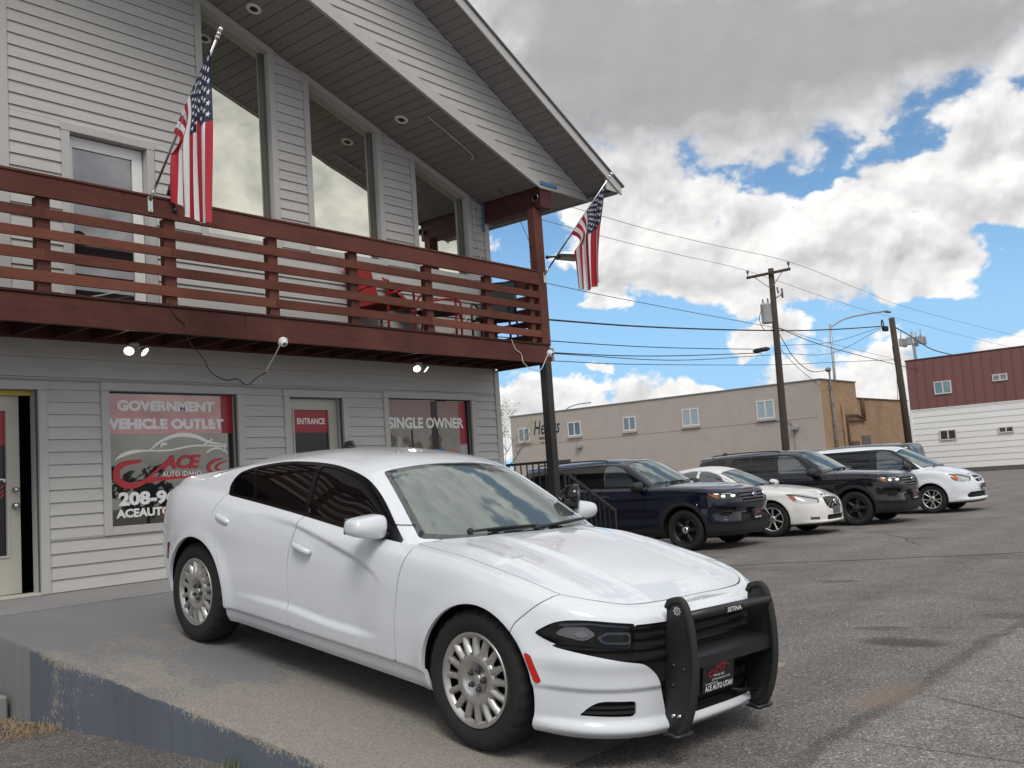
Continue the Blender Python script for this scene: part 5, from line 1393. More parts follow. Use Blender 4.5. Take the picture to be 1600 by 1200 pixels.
def build_poles():
    t = thing('utility_pole', 'tall wooden utility pole with crossarm and grey transformer in front of the taupe building', 'utility pole', (44.55, 20.0, -.05))
    a, b_ = Vector((44.62, 20.05, -.3)), Vector((43.86, 19.58, 10.84))
    ax = (b_ - a)

    def P(z): return a + ax * ((z - a.z) / ax.z)
    mb = MB(); mb.tube([a, P(3), P(7), b_], [.20, .18, .155, .13], 14); part(mb, 'shaft', M['pole'], t)
    l, r = Vector((43.74, 20.72, 10.55)), Vector((43.98, 18.62, 10.62)); dv = (r - l).normalized(); sv = Vector((dv.y, -dv.x, 0)).normalized()
    mb = MB(); c = (l + r) / 2 + sv * .17 * (1 if sv.x < 0 else -1)
    mb.prism([(-1.07, -.06), (1.07, -.06), (1.07, .06), (-1.07, .06)], lambda p, q, d: c + dv * p + Vector((0, 0, 1)) * q + sv * d, -.045, .045); part(mb, 'crossarm', M['pole'], t)
    for s in (-1, 1):
        mb = MB(); mb.tube([P(9.85) + sv * .16 * (1 if sv.x < 0 else -1), c + dv * .68 * s - Vector((0, 0, .05))], .022, 6); part(mb, 'brace', M['galv'], t)
        mb = MB(); q = c + dv * 1.0 * s; mb.lathe([(0, .06), (.02, .06), (.02, .2), (.06, .22), (.05, .27), (.07, .29), (.045, .36), (0, .37)], 10, lambda r_, an, h: q + Vector((r_ * math.cos(an), r_ * math.sin(an), h))); part(mb, 'insulator', M['insul'], t)
    mb = MB(); mb.tube([P(9.35), P(9.55) + dv * .5], .025, 6); q = P(9.6) + dv * .45
    mb.tube([q + Vector((0, 0, -.25)), q + Vector((0, 0, .2))], .05, 8); mb.tube([q + dv * -.18 + Vector((0, 0, .0)), q + dv * -.22 + Vector((0, 0, .3))], .04, 8); part(mb, 'cutout_switch', M['insul'], t)
    tc = P(8.75) - dv * .32 - Vector((.15, 0, 0))
    mb = MB(); mb.lathe([(0, -.52), (.24, -.5), (.26, -.44), (.26, .38), (.27, .40), (.23, .46), (0, .5)], 18, lambda r_, an, h: tc + Vector((r_ * math.cos(an), r_ * math.sin(an), h)))
    part(mb, 'transformer', M['trafo'], t)
    mb = MB()
    for s in (-.12, .12): mb.lathe([(.03, .45), (.05, .5), (.03, .55), (.045, .62), (.02, .7), (0, .72)], 8, lambda r_, an, h: tc + dv * s + Vector((r_ * math.cos(an), r_ * math.sin(an), h)))
    part(mb, 'bushing', M['insul'], t)
    mb = MB(); mb.tube(curve([tc + Vector((-.26, .1, .2)), tc + Vector((-.4, .2, -.3)), tc + Vector((-.2, .1, -.8)), P(7.9) - Vector((.16, 0, 0))], 5), .018, 6); part(mb, 'drop_lead', M['wire'], t)
    mb = MB(); mb.tube([(43.6, 20.75, 6.97), (43.62, 20.62, 6.99), (43.72, 20.1, 7.02), (43.74, 19.95, 7.02)], [.05, .11, .11, .05], 10); tag(part(mb, 'splice_case', M['wire'], None), 'black splice case hanging on the cable just left of the transformer pole', 'splice case')
    t = thing('utility_pole', 'shorter bare wooden pole in front of the brick wall', 'utility pole', (57.7, 18.45, 0))
    mb = MB(); mb.tube([(57.85, 18.46, -.3), (57.3, 18.41, 5), (56.73, 18.38, 9.36)], [.21, .19, .16], 14); part(mb, 'shaft', M['pole'], t)
    mb = MB(); mb.tube(curve([(56.2 + .2 * math.cos(k), 18.75 + .12 * math.cos(k), 8.98 + .26 * math.sin(k)) for k in np.linspace(0, 6.2, 9)], 4), .035, 6)
    mb.bbox(56.3, 56.75, 18.6, 18.85, 8.62, 8.9, .03); part(mb, 'cable_coil', M['wire'], t)
    # street lamps
    t = thing('street_lamp', 'steel street lamp with long curved arm rising behind the brick building', 'street lamp', (60.8, 23.6, 0))
    mb = MB(); mb.tube([(60.95, 23.7, 0), (60.64, 23.53, 6.7), (60.35, 23.36, 10.05)], [.12, .095, .075], 10); part(mb, 'post', M['galv'], t)
    mb = MB(); mb.tube(curve([(60.35, 23.36, 9.85), (61.42, 22.79, 10.38), (62.69, 22.0, 10.66), (64.2, 21.35, 10.86)], 6), .05, 8); part(mb, 'arm', M['galv'], t)
    mb = MB(); mb.bbox(64.1, 65.0, 21.0, 21.3, 10.80, 10.93, .05); part(mb, 'lamp_head', M['galv'], t)
    t = thing('street_lamp', 'far street lamp whose curved arm just clears the left end of the taupe building', 'street lamp', (72.1, 53.8, 0))
    mb = MB(); mb.tube([(72.1, 53.8, 0), (72.2, 53.6, 7.3)], .09, 8); part(mb, 'post', M['galv'], t)
    mb = MB(); mb.tube(curve([(72.2, 53.6, 7.3), (72.5, 53.2, 7.85), (73.1, 52.5, 8.16), (73.9, 51.5, 8.25)], 5), .06, 8); part(mb, 'arm', M['galv'], t)
    t = thing('sports_light_mast', 'steel mast carrying a cluster of lights behind the oxblood warehouse', 'light mast', (87.8, 26.7, 0))
    mb = MB(); mb.tube([(87.9, 26.7, 0), (87.56, 26.7, 9.6), (87.3, 26.72, 12.1)], [.2, .14, .12], 10); part(mb, 'post', M['galv'], t)
    for k in range(6):
        an = k * 1.047; mb = MB(); cx, cy = 87.3 + .95 * math.cos(an), 26.72 + .95 * math.sin(an)
        mb.bbox(cx - .16, cx + .16, cy - .16, cy + .16, 11.2 - .35, 11.2 + .35, .04); mb.tube([(87.35, 26.72, 11.0), (cx, cy, 11.0)], .035, 6); mb.tube([(87.35, 26.72, 11.5), (cx, cy, 11.5)], .035, 6)
        if k % 2 == 0: mb.tube([(cx, cy, 11.5), (cx + .2, cy, 12.1)], .06, 6)
        part(mb, 'light_head', M['galv'], t)


build_poles()


def wire(pts, r, label, sag=0.0, n=8):
    cable('overhead_wire', pts, r, M['wire'], label, 'wire', None, n)


def build_wires():
    wire([(14, 19, 11.0), (29, 19, 10.75), (36.3, 18.95, 10.85), (43.98, 18.62, 10.97), (54, 19.0, 10.8), (64.5, 19.5, 10.75), (93, 19.3, 10.86), (140, 19, 11.2)], .009, 'topmost bare wire through the right insulator of the transformer pole')
    wire([(14, 20.6, 10.9), (30.5, 20.6, 10.72), (37, 20.65, 10.8), (43.74, 20.72, 10.92), (54, 20.6, 10.5), (64, 20.5, 10.3), (96.8, 20.1, 10.1), (140, 19.6, 10.6)], .009, 'second bare wire through the left insulator of the transformer pole')
    wire([(14, 19.8, 8.6), (26.7, 19.8, 8.18), (34.6, 19.8, 8.08), (44.0, 19.84, 8.05)], .012, 'thin wire meeting the pole just below the transformer')
    wire([(14, 19.8, 6.6), (26.6, 19.8, 6.94), (34, 19.8, 7.25), (44.06, 19.78, 7.88), (49.72, 19.17, 8.27), (56.35, 18.91, 8.91)], .032, 'thick cable bundle from the transformer pole to the bare pole')
    wire([(14, 20.3, 6.1), (27.3, 20.3, 6.33), (34.7, 20.3, 6.56), (43.74, 20.31, 7.03)], .018, 'upper of the telephone cables ending at the splice case')
    wire([(14, 20.35, 5.7), (27.2, 20.35, 5.93), (34.1, 20.35, 6.19), (43.71, 20.37, 6.86)], .020, 'lower of the telephone cables ending at the splice case')
    wire([(14, 19.95, 5.6), (27, 19.95, 5.82), (35, 20.0, 6.02), (44.0, 20.03, 6.74)], .016, 'slack telephone cable just under the splice case')
    wire([(14, 20.05, 5.3), (26.8, 20.05, 5.58), (32.2, 20.05, 5.72), (44.12, 19.97, 6.26), (50.75, 19.74, 6.68), (57.43, 18.3, 6.99)], .014, 'lowest telephone cable passing the transformer pole to the bare pole')
    wire([(44.16, 19.65, 8.01), (51.48, 20.2, 7.62), (67.7, 21.18, 7.35), (75, 22.2, 7.5)], .020, 'service wire sloping from the transformer pole towards the oxblood warehouse')
    wire([(44.24, 19.68, 7.15), (49.74, 19.24, 7.62), (56.31, 18.97, 8.84)], .013, 'upper thin wire rising from the splice case to the bare pole')
    wire([(44.25, 19.72, 6.79), (49.76, 19.31, 7.06), (56.35, 18.92, 8.78)], .013, 'lower thin wire rising from the splice case to the bare pole')
    wire([(44.18, 19.65, 7.79), (46.59, 20.04, 6.77), (49.05, 20.25, 6.2), (51.3, 20.22, 6.35)], .020, 'black drop wire curving down to the service mast on the brick wall')
    wire([(44.25, 19.69, 7.03), (47.66, 20.3, 6.3), (50.34, 20.33, 5.45)], .013, 'thin drop wire falling to the corner of the taupe wall')
    wire([(44.18, 19.62, 8.01), (52.44, 20.65, 8.0), (71.1, 23.2, 8.4)], .010, 'faint wire crossing behind the street lamp post')
    wire([(56.91, 18.25, 8.78), (66.8, 20.38, 9.2), (75, 21.49, 9.0), (84, 21.3, 8.8)], .035, 'thick cable leaving the bare pole over the oxblood warehouse')
    wire([(56.81, 18.54, 7.74), (60.3, 19.6, 6.5), (62.2, 20.3, 4.95)], .014, 'guy wire from the bare pole down to the brick parapet')
    wire([(56.87, 18.56, 7.05), (60.8, 19.6, 6.1), (63.4, 20.3, 4.96)], .012, 'second guy wire from the bare pole down to the brick parapet')


build_wires()


# ================================================================== TREES
def leaf_cloud(mb, c, r, n, size, rr, mi=0):
    for _ in range(n):
        d = Vector((rr.gauss(0, 1), rr.gauss(0, 1), rr.gauss(0, 1))); d.normalize(); p = Vector(c) + Vector((d.x * r[0], d.y * r[1], d.z * r[2])) * (rr.random() ** .45)
        a = Vector((rr.gauss(0, 1), rr.gauss(0, 1), rr.gauss(0, 1))).normalized(); b_ = a.orthogonal().normalized(); s = size * rr.uniform(.6, 1.4)
        mb.add([p - a * s, p + b_ * s * .5, p + a * s, p - b_ * s * .5], [(0, 1, 2, 3)], mi)


def branchy(mb, p, d, L, r, depth, rr, tips):
    q = p + d * L; mid = p + d * L * .5 + Vector((rr.gauss(0, 1), rr.gauss(0, 1), rr.gauss(0, .5))) * L * .06
    mb.tube([p, mid, q], [r, r * .8, r * .6], 5, caps=False)
    if depth == 0: tips.append(q); return
    for _ in range(rr.choice((2, 3))):
        nd = (d + Vector((rr.gauss(0, .45), rr.gauss(0, .45), rr.gauss(.12, .25)))).normalized(); branchy(mb, q, nd, L * rr.uniform(.6, .85), r * .6, depth - 1, rr, tips)
    if depth > 1: tips.append(mid)


def build_trees():
    rr = random.Random(21)
    M['bark'] = pm("grey_bark", (.11, .09, .07), .9, var=.3, scale=10); M['budleaf'] = pm("spring_green_leaf", (.22, .20, .035), .7, var=.4, scale=8)
    M['darkleaf'] = pm("dark_conifer", (.03, .045, .022), .8, var=.4, scale=6)
    t = thing('budding_tree', 'slender tree with bare twigs and yellow green buds beyond the right corner of the shop', 'tree', (23.9, 20.8, 0.0))
    mb = MB(); tips = []
    for k in range(4):
        branchy(mb, Vector((23.9 + rr.uniform(-.15, .15), 20.8 + rr.uniform(-.15, .15), -.1)), Vector((rr.uniform(-.14, .14), rr.uniform(-.14, .14), 1)).normalized(), 1.35, .035, 4, rr, tips)
    part(mb, 'trunk', M['bark'], t, fix=False)
    mb = MB()
    for q in tips:
        if q.z < 4.2 or rr.random() < .12: leaf_cloud(mb, q, (.16, .16, .22), 7, .035, rr)
    part(mb, 'crown', M['budleaf'], t, fix=False)
    t = thing('conifer', 'dark conifer showing in the gap between the brick wall and the oxblood warehouse', 'tree', (82, 26.4, .1))
    mb = MB(); mb.tube([(82, 26.4, 0), (82, 26.4, 5)], [.16, .05], 8); part(mb, 'trunk', M['bark'], t)
    mb = MB()
    for k in range(9): leaf_cloud(mb, (82, 26.4, 1.0 + k * .5), (1.3 - k * .12, 1.3 - k * .12, .35), 110, .13, rr)
    part(mb, 'crown', M['darkleaf'], t, fix=False)
    # a far low house at the left edge of the gap
    t = thing('far_shed', 'small far roof peeking between the shop corner and the taupe building', 'building', (47, 52, 0))
    mb = MB(); mb.box(44, 52, 50, 56, -.2, 3.8); part(mb, 'wall', pm("far_grey_wall", (.22, .21, .18), .9), t)
    mb = MB(); mb.prism([(49.6, 3.7), (56.4, 3.7), (53, 5.2)], lambda p, q, d: (d, p, q), 43.7, 52.3); part(mb, 'roof', pm("far_brown_roof", (.12, .115, .10), .9), t)


build_trees()


def build_street_side():
    # across the street behind the photographer: a belt of trees that the shop glass mirrors
    rr = random.Random(8); mb = MB()
    for k in range(60):
        x = -70 + k * 3.6 + rr.uniform(-1, 1); y = -46 + rr.uniform(-5, 5); h = rr.uniform(2.6, 6.2)
        mb.tube([(x, y, 0), (x, y, h * .6)], .16, 5, 1)
        leaf_cloud(mb, (x, y, h * .62), (2.3, 2.0, h * .42), 150, .42, rr, 0)
    o = mb.build('far_treeline', [M['darkleaf'], M['bark']], fix=False); tag(o, kind='stuff')


build_street_side()
# ================================================================== VEHICLES
def pchip(pts):
    xs = np.array([p[0] for p in pts], float); ys = np.array([p[1] for p in pts], float)
    h = np.diff(xs); d = np.diff(ys) / h; m = np.zeros(len(xs))
    if len(xs) > 2:
        for i in range(1, len(xs) - 1):
            if d[i - 1] * d[i] > 0:
                w1, w2 = 2 * h[i] + h[i - 1], h[i] + 2 * h[i - 1]; m[i] = (w1 + w2) / (w1 / d[i - 1] + w2 / d[i])
    m[0], m[-1] = d[0], d[-1]

    def fn(x):
        x = np.clip(np.asarray(x, float), xs[0], xs[-1]); i = np.clip(np.searchsorted(xs, x, side='right') - 1, 0, len(xs) - 2)
        t = (x - xs[i]) / h[i]
        return ys[i] * (2 * t ** 3 - 3 * t ** 2 + 1) + m[i] * h[i] * (t ** 3 - 2 * t ** 2 + t) + ys[i + 1] * (-2 * t ** 3 + 3 * t ** 2) + m[i + 1] * h[i] * (t ** 3 - t ** 2)
    return fn


def smin(a, b, k):
    h = np.maximum(k - np.abs(a - b), 0) / k
    return np.minimum(a, b) - h * h * k * .25


def sstep(x, a, b):
    t = np.clip((x - a) / (b - a), 0, 1); return t * t * (3 - 2 * t)


def superarc(n, k):
    th = np.linspace(0, math.pi / 2, 600); x = np.cos(th) ** (2 / n); y = np.sin(th) ** (2 / n)
    L = np.concatenate([[0], np.cumsum(np.hypot(np.diff(x), np.diff(y)))]); q = np.linspace(0, L[-1], k)
    return np.interp(q, L, x), np.interp(q, L, y)


def sdf_poly(P, poly):
    poly = np.asarray(poly, float); d = np.full(len(P), 1e9); inside = np.zeros(len(P), bool)
    for i in range(len(poly)):
        a, b = poly[i], poly[(i + 1) % len(poly)]; e = b - a; w = P - a
        t = np.clip((w @ e) / (e @ e + 1e-12), 0, 1); q = w - t[:, None] * e; d = np.minimum(d, np.hypot(q[:, 0], q[:, 1]))
        c1 = (a[1] <= P[:, 1]) & (b[1] > P[:, 1]); c2 = (b[1] <= P[:, 1]) & (a[1] > P[:, 1])
        cr = e[0] * w[:, 1] - e[1] * w[:, 0]; inside ^= (c1 & (cr > 0)) | (c2 & (cr < 0))
    return np.where(inside, -d, d)


def rpoly(pts, r=0.03, n=5):
    """polygon with corners eased by quadratic arcs; a point may carry its own radius (x, y, r)"""
    out = []; N = len(pts)
    for i in range(N):
        p = np.array(pts[i][:2], float); a = np.array(pts[i - 1][:2], float); b = np.array(pts[(i + 1) % N][:2], float)
        rr = pts[i][2] if len(pts[i]) > 2 else r
        da, db = a - p, b - p; la, lb = np.linalg.norm(da), np.linalg.norm(db); ra = min(rr, la * .48); rb = min(rr, lb * .48)
        if rr <= 1e-6: out.append(p); continue
        p0, p2 = p + da / la * ra, p + db / lb * rb
        for t in np.linspace(0, 1, n): out.append((1 - t) ** 2 * p0 + 2 * t * (1 - t) * p + t * t * p2)
    return np.array(out)


class Shell:
    """half a car body (y <= 0): vertices with normals and padded polygons"""
    def __init__(self, V, N, F): self.V, self.N, self.F = V, N, F     # F: int array padded by repeating the last index

    def split(self, f):
        """f: function of the vertex array; returns (part with f<0, part with f>0)"""
        if len(self.F) == 0: return self, Shell(self.V, self.N, self.F)
        val = f(self.V); val = np.where(np.abs(val) < 1e-7, 1e-7, val)
        fv = val[self.F]; neg = (fv < 0).all(1); pos = (fv > 0).all(1); mix = ~(neg | pos)
        V, N = list(self.V), list(self.N); edge = {}
        outs = ([], [])

        def cutv(a, b):
            k = (a, b) if a < b else (b, a)
            if k not in edge:
                a_, b_ = k; t = val[a_] / (val[a_] - val[b_]); V.append(self.V[a_] * (1 - t) + self.V[b_] * t)
                n = self.N[a_] * (1 - t) + self.N[b_] * t; N.append(n / (np.linalg.norm(n) + 1e-12)); edge[k] = len(V) - 1
            return edge[k]
        for row in self.F[mix]:
            f_ = []
            for q in row:
                if not f_ or q != f_[-1]: f_.append(int(q))
            if f_[0] == f_[-1]: f_.pop()
            for side in (0, 1):
                s = -1 if side == 0 else 1; o = []
                for i in range(len(f_)):
                    a, b = f_[i], f_[(i + 1) % len(f_)]
                    if val[a] * s > 0: o.append(a)
                    if (val[a] > 0) != (val[b] > 0): o.append(cutv(a, b))
                if len(o) >= 3: outs[side].append(o)
        V, N = np.array(V), np.array(N); res = []
        for side, m in ((0, neg), (1, pos)):
            base = self.F[m]; w = max([base.shape[1]] + [len(o) for o in outs[side]])
            if base.shape[1] < w: base = np.hstack([base, np.repeat(base[:, -1:], w - base.shape[1], 1)])
            ex = np.array([o + [o[-1]] * (w - len(o)) for o in outs[side]], int).reshape(-1, w)
            res.append(Shell(V, N, np.vstack([base, ex])))
        return res[0], res[1]

    def cut(self, f, gap=0.0):
        """panel (f < -gap) and the rest (f > gap)"""
        if gap == 0: return self.split(f)
        a, _ = self.split(lambda V: f(V) + gap); _, b = self.split(lambda V: f(V) - gap)
        return a, b

    def offset(self, d): return Shell(self.V + self.N * d, self.N, self.F)

    def polys(self):
        out = []
        for row in self.F:
            f = []
            for q in row:
                if not f or q != f[-1]: f.append(int(q))
            if len(f) > 1 and f[0] == f[-1]: f.pop()
            if len(f) >= 3: out.append(f)
        return out

    def build(self, name, mat, parent, side=0, rim=0.012, off=0.0):
        """side -1: right half as is, +1: mirrored, 0: both halves in one mesh"""
        P = self.polys()
        if not P: return None
        V = self.V + self.N * off; N = self.N
        used = sorted({q for f in P for q in f}); idx = {q: i for i, q in enumerate(used)}
        vs = [V[q] for q in used]; ns = [N[q] for q in used]; fs = [[idx[q] for q in f] for f in P]
        ln = [[ns[q] for q in f] for f in fs]
        if rim:
            cnt = {}
            for f in fs:
                for i in range(len(f)):
                    a, b = f[i], f[(i + 1) % len(f)]; k = (min(a, b), max(a, b)); cnt.setdefault(k, []).append((a, b))
            for k, l in cnt.items():
                if len(l) != 1: continue
                a, b = l[0]
                if abs(vs[a][1]) < 1e-4 and abs(vs[b][1]) < 1e-4: continue
                o = len(vs); vs += [vs[a] - ns[a] * rim, vs[b] - ns[b] * rim]; ns += [ns[a], ns[b]]
                q = [b, a, o, o + 1]; e1 = np.array(vs[a]) - vs[b]; e2 = np.array(vs[o]) - vs[a]; n = np.cross(e1, e2); l_ = np.linalg.norm(n)
                n = n / l_ if l_ > 1e-12 else ns[a]
                fs.append(q); ln.append([n] * 4)
        if side >= 0:
            mir = np.array((1, -1, 1.0)); o = len(vs) if side == 0 else 0
            v2 = [np.array(v) * mir for v in vs]; f2 = [[q + o for q in f[::-1]] for f in fs]; l2 = [[np.array(n) * mir for n in l[::-1]] for l in ln]
            if side == 0: vs, fs, ln = vs + v2, fs + f2, ln + l2
            else: vs, fs, ln = v2, f2, l2
        me = bpy.data.meshes.new(name); me.from_pydata([tuple(v) for v in vs], [], [tuple(f) for f in fs]); me.materials.append(mat)
        me.polygons.foreach_set('use_smooth', [True] * len(me.polygons))
        if len(me.polygons) == len(fs):
            me.normals_split_custom_set([tuple(n) for l in ln for n in l])
        me.update()
        return link(name, me, parent)

    def pair(self, name, mat, parent, rim=0.012, off=0.0):
        return self.build(name, mat, parent, -1, rim, off), self.build(name, mat, parent, 1, rim, off)


def body_shell(P, step=0.03):
    """half body from a side profile, plan outline and section: a wrap-round band up to the waist, and a height field above it"""
    xf, xr = pchip(P['xf']), pchip(P['xr']); prof = pchip(P['prof']); Wd = pchip(P['W']); zb, zE = pchip(P['zb']), pchip(P['zE']); zH = pchip(P['zH'])
    x0f, x0r = P['x0f'], P['x0r']
    lf = 1.25; nF, nS, nR = int(1.5 / step), int((x0f - x0r) / step), int(1.5 / step)
    fx, fy = superarc(P['nf'], nF); rx, ry = superarc(P['nr'], nR)
    cols = [('f', a, b) for a, b in zip(fx, fy)] + [('s', x, 1.0) for x in np.linspace(x0f, x0r, nS)[1:-1]] + [('r', a, b) for a, b in zip(rx[::-1], ry[::-1])]
    nt = int(1.0 / step * 1.15); ts = np.linspace(0, 1, nt)
    k = len(cols); band = np.zeros((k, nt, 3))
    for i, (kind, a, b) in enumerate(cols):
        for side_ in (0,):
            if kind == 'f': x = x0f + (xf(ts) - x0f) * a; xref = x0f + (xf(.6) - x0f) * a
            elif kind == 'r': x = x0r + (xr(ts) - x0r) * a; xref = x0r + (xr(.6) - x0r) * a
            else: x = np.full(nt, a); xref = a
            # section shape may change towards the ends
            y = -Wd(x) * prof(ts) * b
            z = zb(xref) + (zE(x[-1]) - zb(xref)) * ts
            band[i] = np.stack([x, y, z], 1)
    E_ = band[:, -1]
    ns = int(1.0 / step * 1.2) + 1; ss = np.linspace(0, 1, ns)
    top = np.zeros((k, ns, 3))
    for i in range(k):
        xe, ye, ze = E_[i]; y = ye * (1 - ss); x = np.full(ns, xe)
        top[i] = np.stack([x, y, topz(P, x, y, abs(ye), ze, zH)], 1)
    top[:, 0] = E_
    G = np.concatenate([band, top[:, 1:]], 1); n = G.shape[1]
    if 'warp' in P: G = P['warp'](G.reshape(-1, 3)).reshape(G.shape)
    V = G.reshape(-1, 3); F = []
    for i in range(k - 1):
        for j in range(n - 1):
            q = [i * n + j, i * n + j + 1, (i + 1) * n + j + 1, (i + 1) * n + j]
            F.append(q)
    F = np.array(F)[:, ::-1]
    a = V[F[:, 2]] - V[F[:, 0]]; b = V[F[:, 3]] - V[F[:, 1]]; fn = np.cross(a, b); ar = np.linalg.norm(fn, axis=1)
    F = F[ar > 1e-8]; fn = fn[ar > 1e-8]
    N = np.zeros_like(V)
    for c in range(4): np.add.at(N, F[:, c], fn)
    cen = np.abs(V[:, 1]) < 1e-6; N[cen, 1] = 0
    # weld normals of coincident vertices at the two poles
    N /= np.linalg.norm(N, axis=1)[:, None] + 1e-12
    if N[(V[:, 1] < -.5) & (V[:, 2] > .3)][:, 1].mean() > 0: N = -N; F = F[:, ::-1]
    return Shell(V, N, F.copy())


def topz(P, x, y, ye, ze, zH):
    ay = np.abs(y); r = np.clip(ay / max(ye, 1e-6), 0, 1)
    base = ze + (zH(x) - ze) * (1 - r ** P.get('hp', 2.6))
    if 'hood_fn' in P: base = base + P['hood_fn'](x, ay, ye)
    g = P['gh']
    ws = g['ws_z'] + g['ws_s'] * (g['ws_x'] - x - g['ws_c'] * ay ** 2); ws = ws - g.get('ws_b', .12) * np.clip(g['ws_x'] - x, 0, 2) ** 2
    roof = pchip(g['roof'])(x) - g['crown'] * np.abs(ay / g['rw']) ** g.get('cp', 2.4)
    back = g['bk_z'] + g['bk_s'] * (x - g['bk_x'] + g.get('bk_c', .3) * ay ** 2) - g.get('bk_b', 0.1) * np.clip(x - g['bk_x'], 0, 2) ** 2
    d = (ye - g['inset']) - ay; dm = .44 * g['k1'] / g['q']; dc = np.minimum(d, dm); side = ze - .01 + g['k1'] * dc - g['q'] * np.maximum(dc, 0) * np.abs(dc) + .6 * np.maximum(d - dm, 0)
    gh = smin(smin(ws, back, .03), roof, g.get('rr', .05)); gh = smin(gh, side, g.get('sr', .07))
    m = np.maximum(base, gh); kk = g.get('blend', 0.0)
    if kk:
        h = np.maximum(kk - np.abs(base - gh), 0) / kk * (x < (g['ws_x'] + g['bk_x']) / 2); m = m + h * h * kk * .25
    return m


def XZ(V): return V[:, [0, 2]]
def XY(V): return np.stack([V[:, 0], np.abs(V[:, 1])], 1)
def SZ(V): return np.stack([(np.abs(V[:, 1]) - V[:, 0]) * .70711, V[:, 2]], 1)


def reg(poly, proj=XZ, cond=None):
    poly = np.asarray(poly, float)

    def f(V):
        d = sdf_poly(proj(V), poly)
        if cond is not None: d = np.maximum(d, cond(V))
        return d
    return f


def outer(lim): return lambda V: lim + V[:, 1]        # negative outside |y| > lim on the right half


# ------------------------------------------------------------------ vehicle materials
def paint(name, col, flake=0.0, rough=0.35, dirt=0.0):
    m, b, p, out = new_mat(name)
    g = b.n('ShaderNodeNewGeometry'); tc = b.n('ShaderNodeTexCoord')
    n = b.noise(tc.outputs['Object'], 1.3, 4.0, .6); k = b.math('ADD', .965, b.math('MULTIPLY', n, .07)); c = b.vmath('MULTIPLY', b.combine(*col), b.combine(k, k, k))
    if dirt:
        z = b.sep(tc.outputs['Object'])[2]; dn = b.math('MULTIPLY', b.smooth(b.noise(tc.outputs['Object'], 5.0, 6.0, .7), .45, .75), b.smooth(z, .55, .15))
        c = b.mix(b.math('MULTIPLY', dn, dirt), c, (.22, .19, .16))
    b.put(p.inputs['Base Color'], c); p.inputs['Roughness'].default_value = rough; p.inputs['Coat Weight'].default_value = 1.0; p.inputs['Coat Roughness'].default_value = .025
    p.inputs['Specular IOR Level'].default_value = .15
    bn = b.n('ShaderNodeBump'); bn.inputs['Strength'].default_value = .02; bn.inputs['Distance'].default_value = .01; b.put(bn.inputs['Height'], b.noise(tc.outputs['Object'], 9.0, 2.0, .5)); b.put(p.inputs['Coat Normal'], bn.outputs[0])
    return m


M['pw_white'] = paint("white_car_paint", (.70, .728, .765), dirt=.14)
M['pw_pearl'] = paint("pearl_white_car_paint", (.72, .71, .675), dirt=.2)
M['pw_navy'] = paint("navy_car_paint", (.0025, .004, .016), dirt=.05)
M['pw_black'] = paint("black_car_paint", (.002, .002, .005), dirt=.05)
M['pw_grey'] = paint("grey_car_paint", (.030, .031, .030), dirt=.05)
M['tyre'] = pm("tyre_rubber", (.013, .013, .0135), .8, var=.25, scale=12, bump=.2, bscale=70, dirt=((.05, .046, .042), .12))
M['liner'] = pm("black_wheel_liner", (.006, .006, .006), .95)
M['tint'] = glass_mat("tinted_privacy_glass", (.003, .003, .0035), .0)
M['carglass'] = glass_mat("car_side_glass", (.018, .024, .026), .10, (.9, .97, 1.0))
M['wsglass'] = glass_mat("windscreen_glass", (.085, .105, .096), .17, (.88, .97, .92), rough=.09, wave=.10)
M['wsfrit'] = glass_mat("windscreen_border", (.022, .027, .026), .07)
M['plastic'] = pm("black_textured_plastic", (.016, .016, .017), .55, var=.15, bump=.15, bscale=200)
M['gloss_black'] = pm("gloss_black_trim", (.006, .006, .007), .12)
M['darkgrey'] = pm("dark_grey_trim", (.035, .036, .04), .4)
M['silver'] = pm("silver_wheel_paint", (.50, .49, .47), .32, metal=.75, var=.10, scale=14, dirt=((.22, .19, .16), .35))
M['darksteel'] = pm("black_steel_wheel", (.012, .012, .013), .4)
M['lensclear'] = glass_mat("clear_lamp_lens", (.10, .10, .10), .06, (.97, .98, .99), clear=.85)
M['lenssmoke'] = glass_mat("smoked_lamp_lens", (.015, .015, .016), .05, (.52, .52, .54), clear=.84)
M['reflector'] = pm("lamp_reflector", (.66, .66, .65), .30, metal=.35, var=.1, scale=20)
M['amber'] = pm("amber_lens", (.62, .14, .015), .2, var=.2, scale=30)
M['redlens'] = pm("red_reflector_lens", (.55, .022, .012), .2, var=.2, scale=40)
M['led'] = emit("lit_lamp_bulb", (1.0, .98, .93), 1.3)


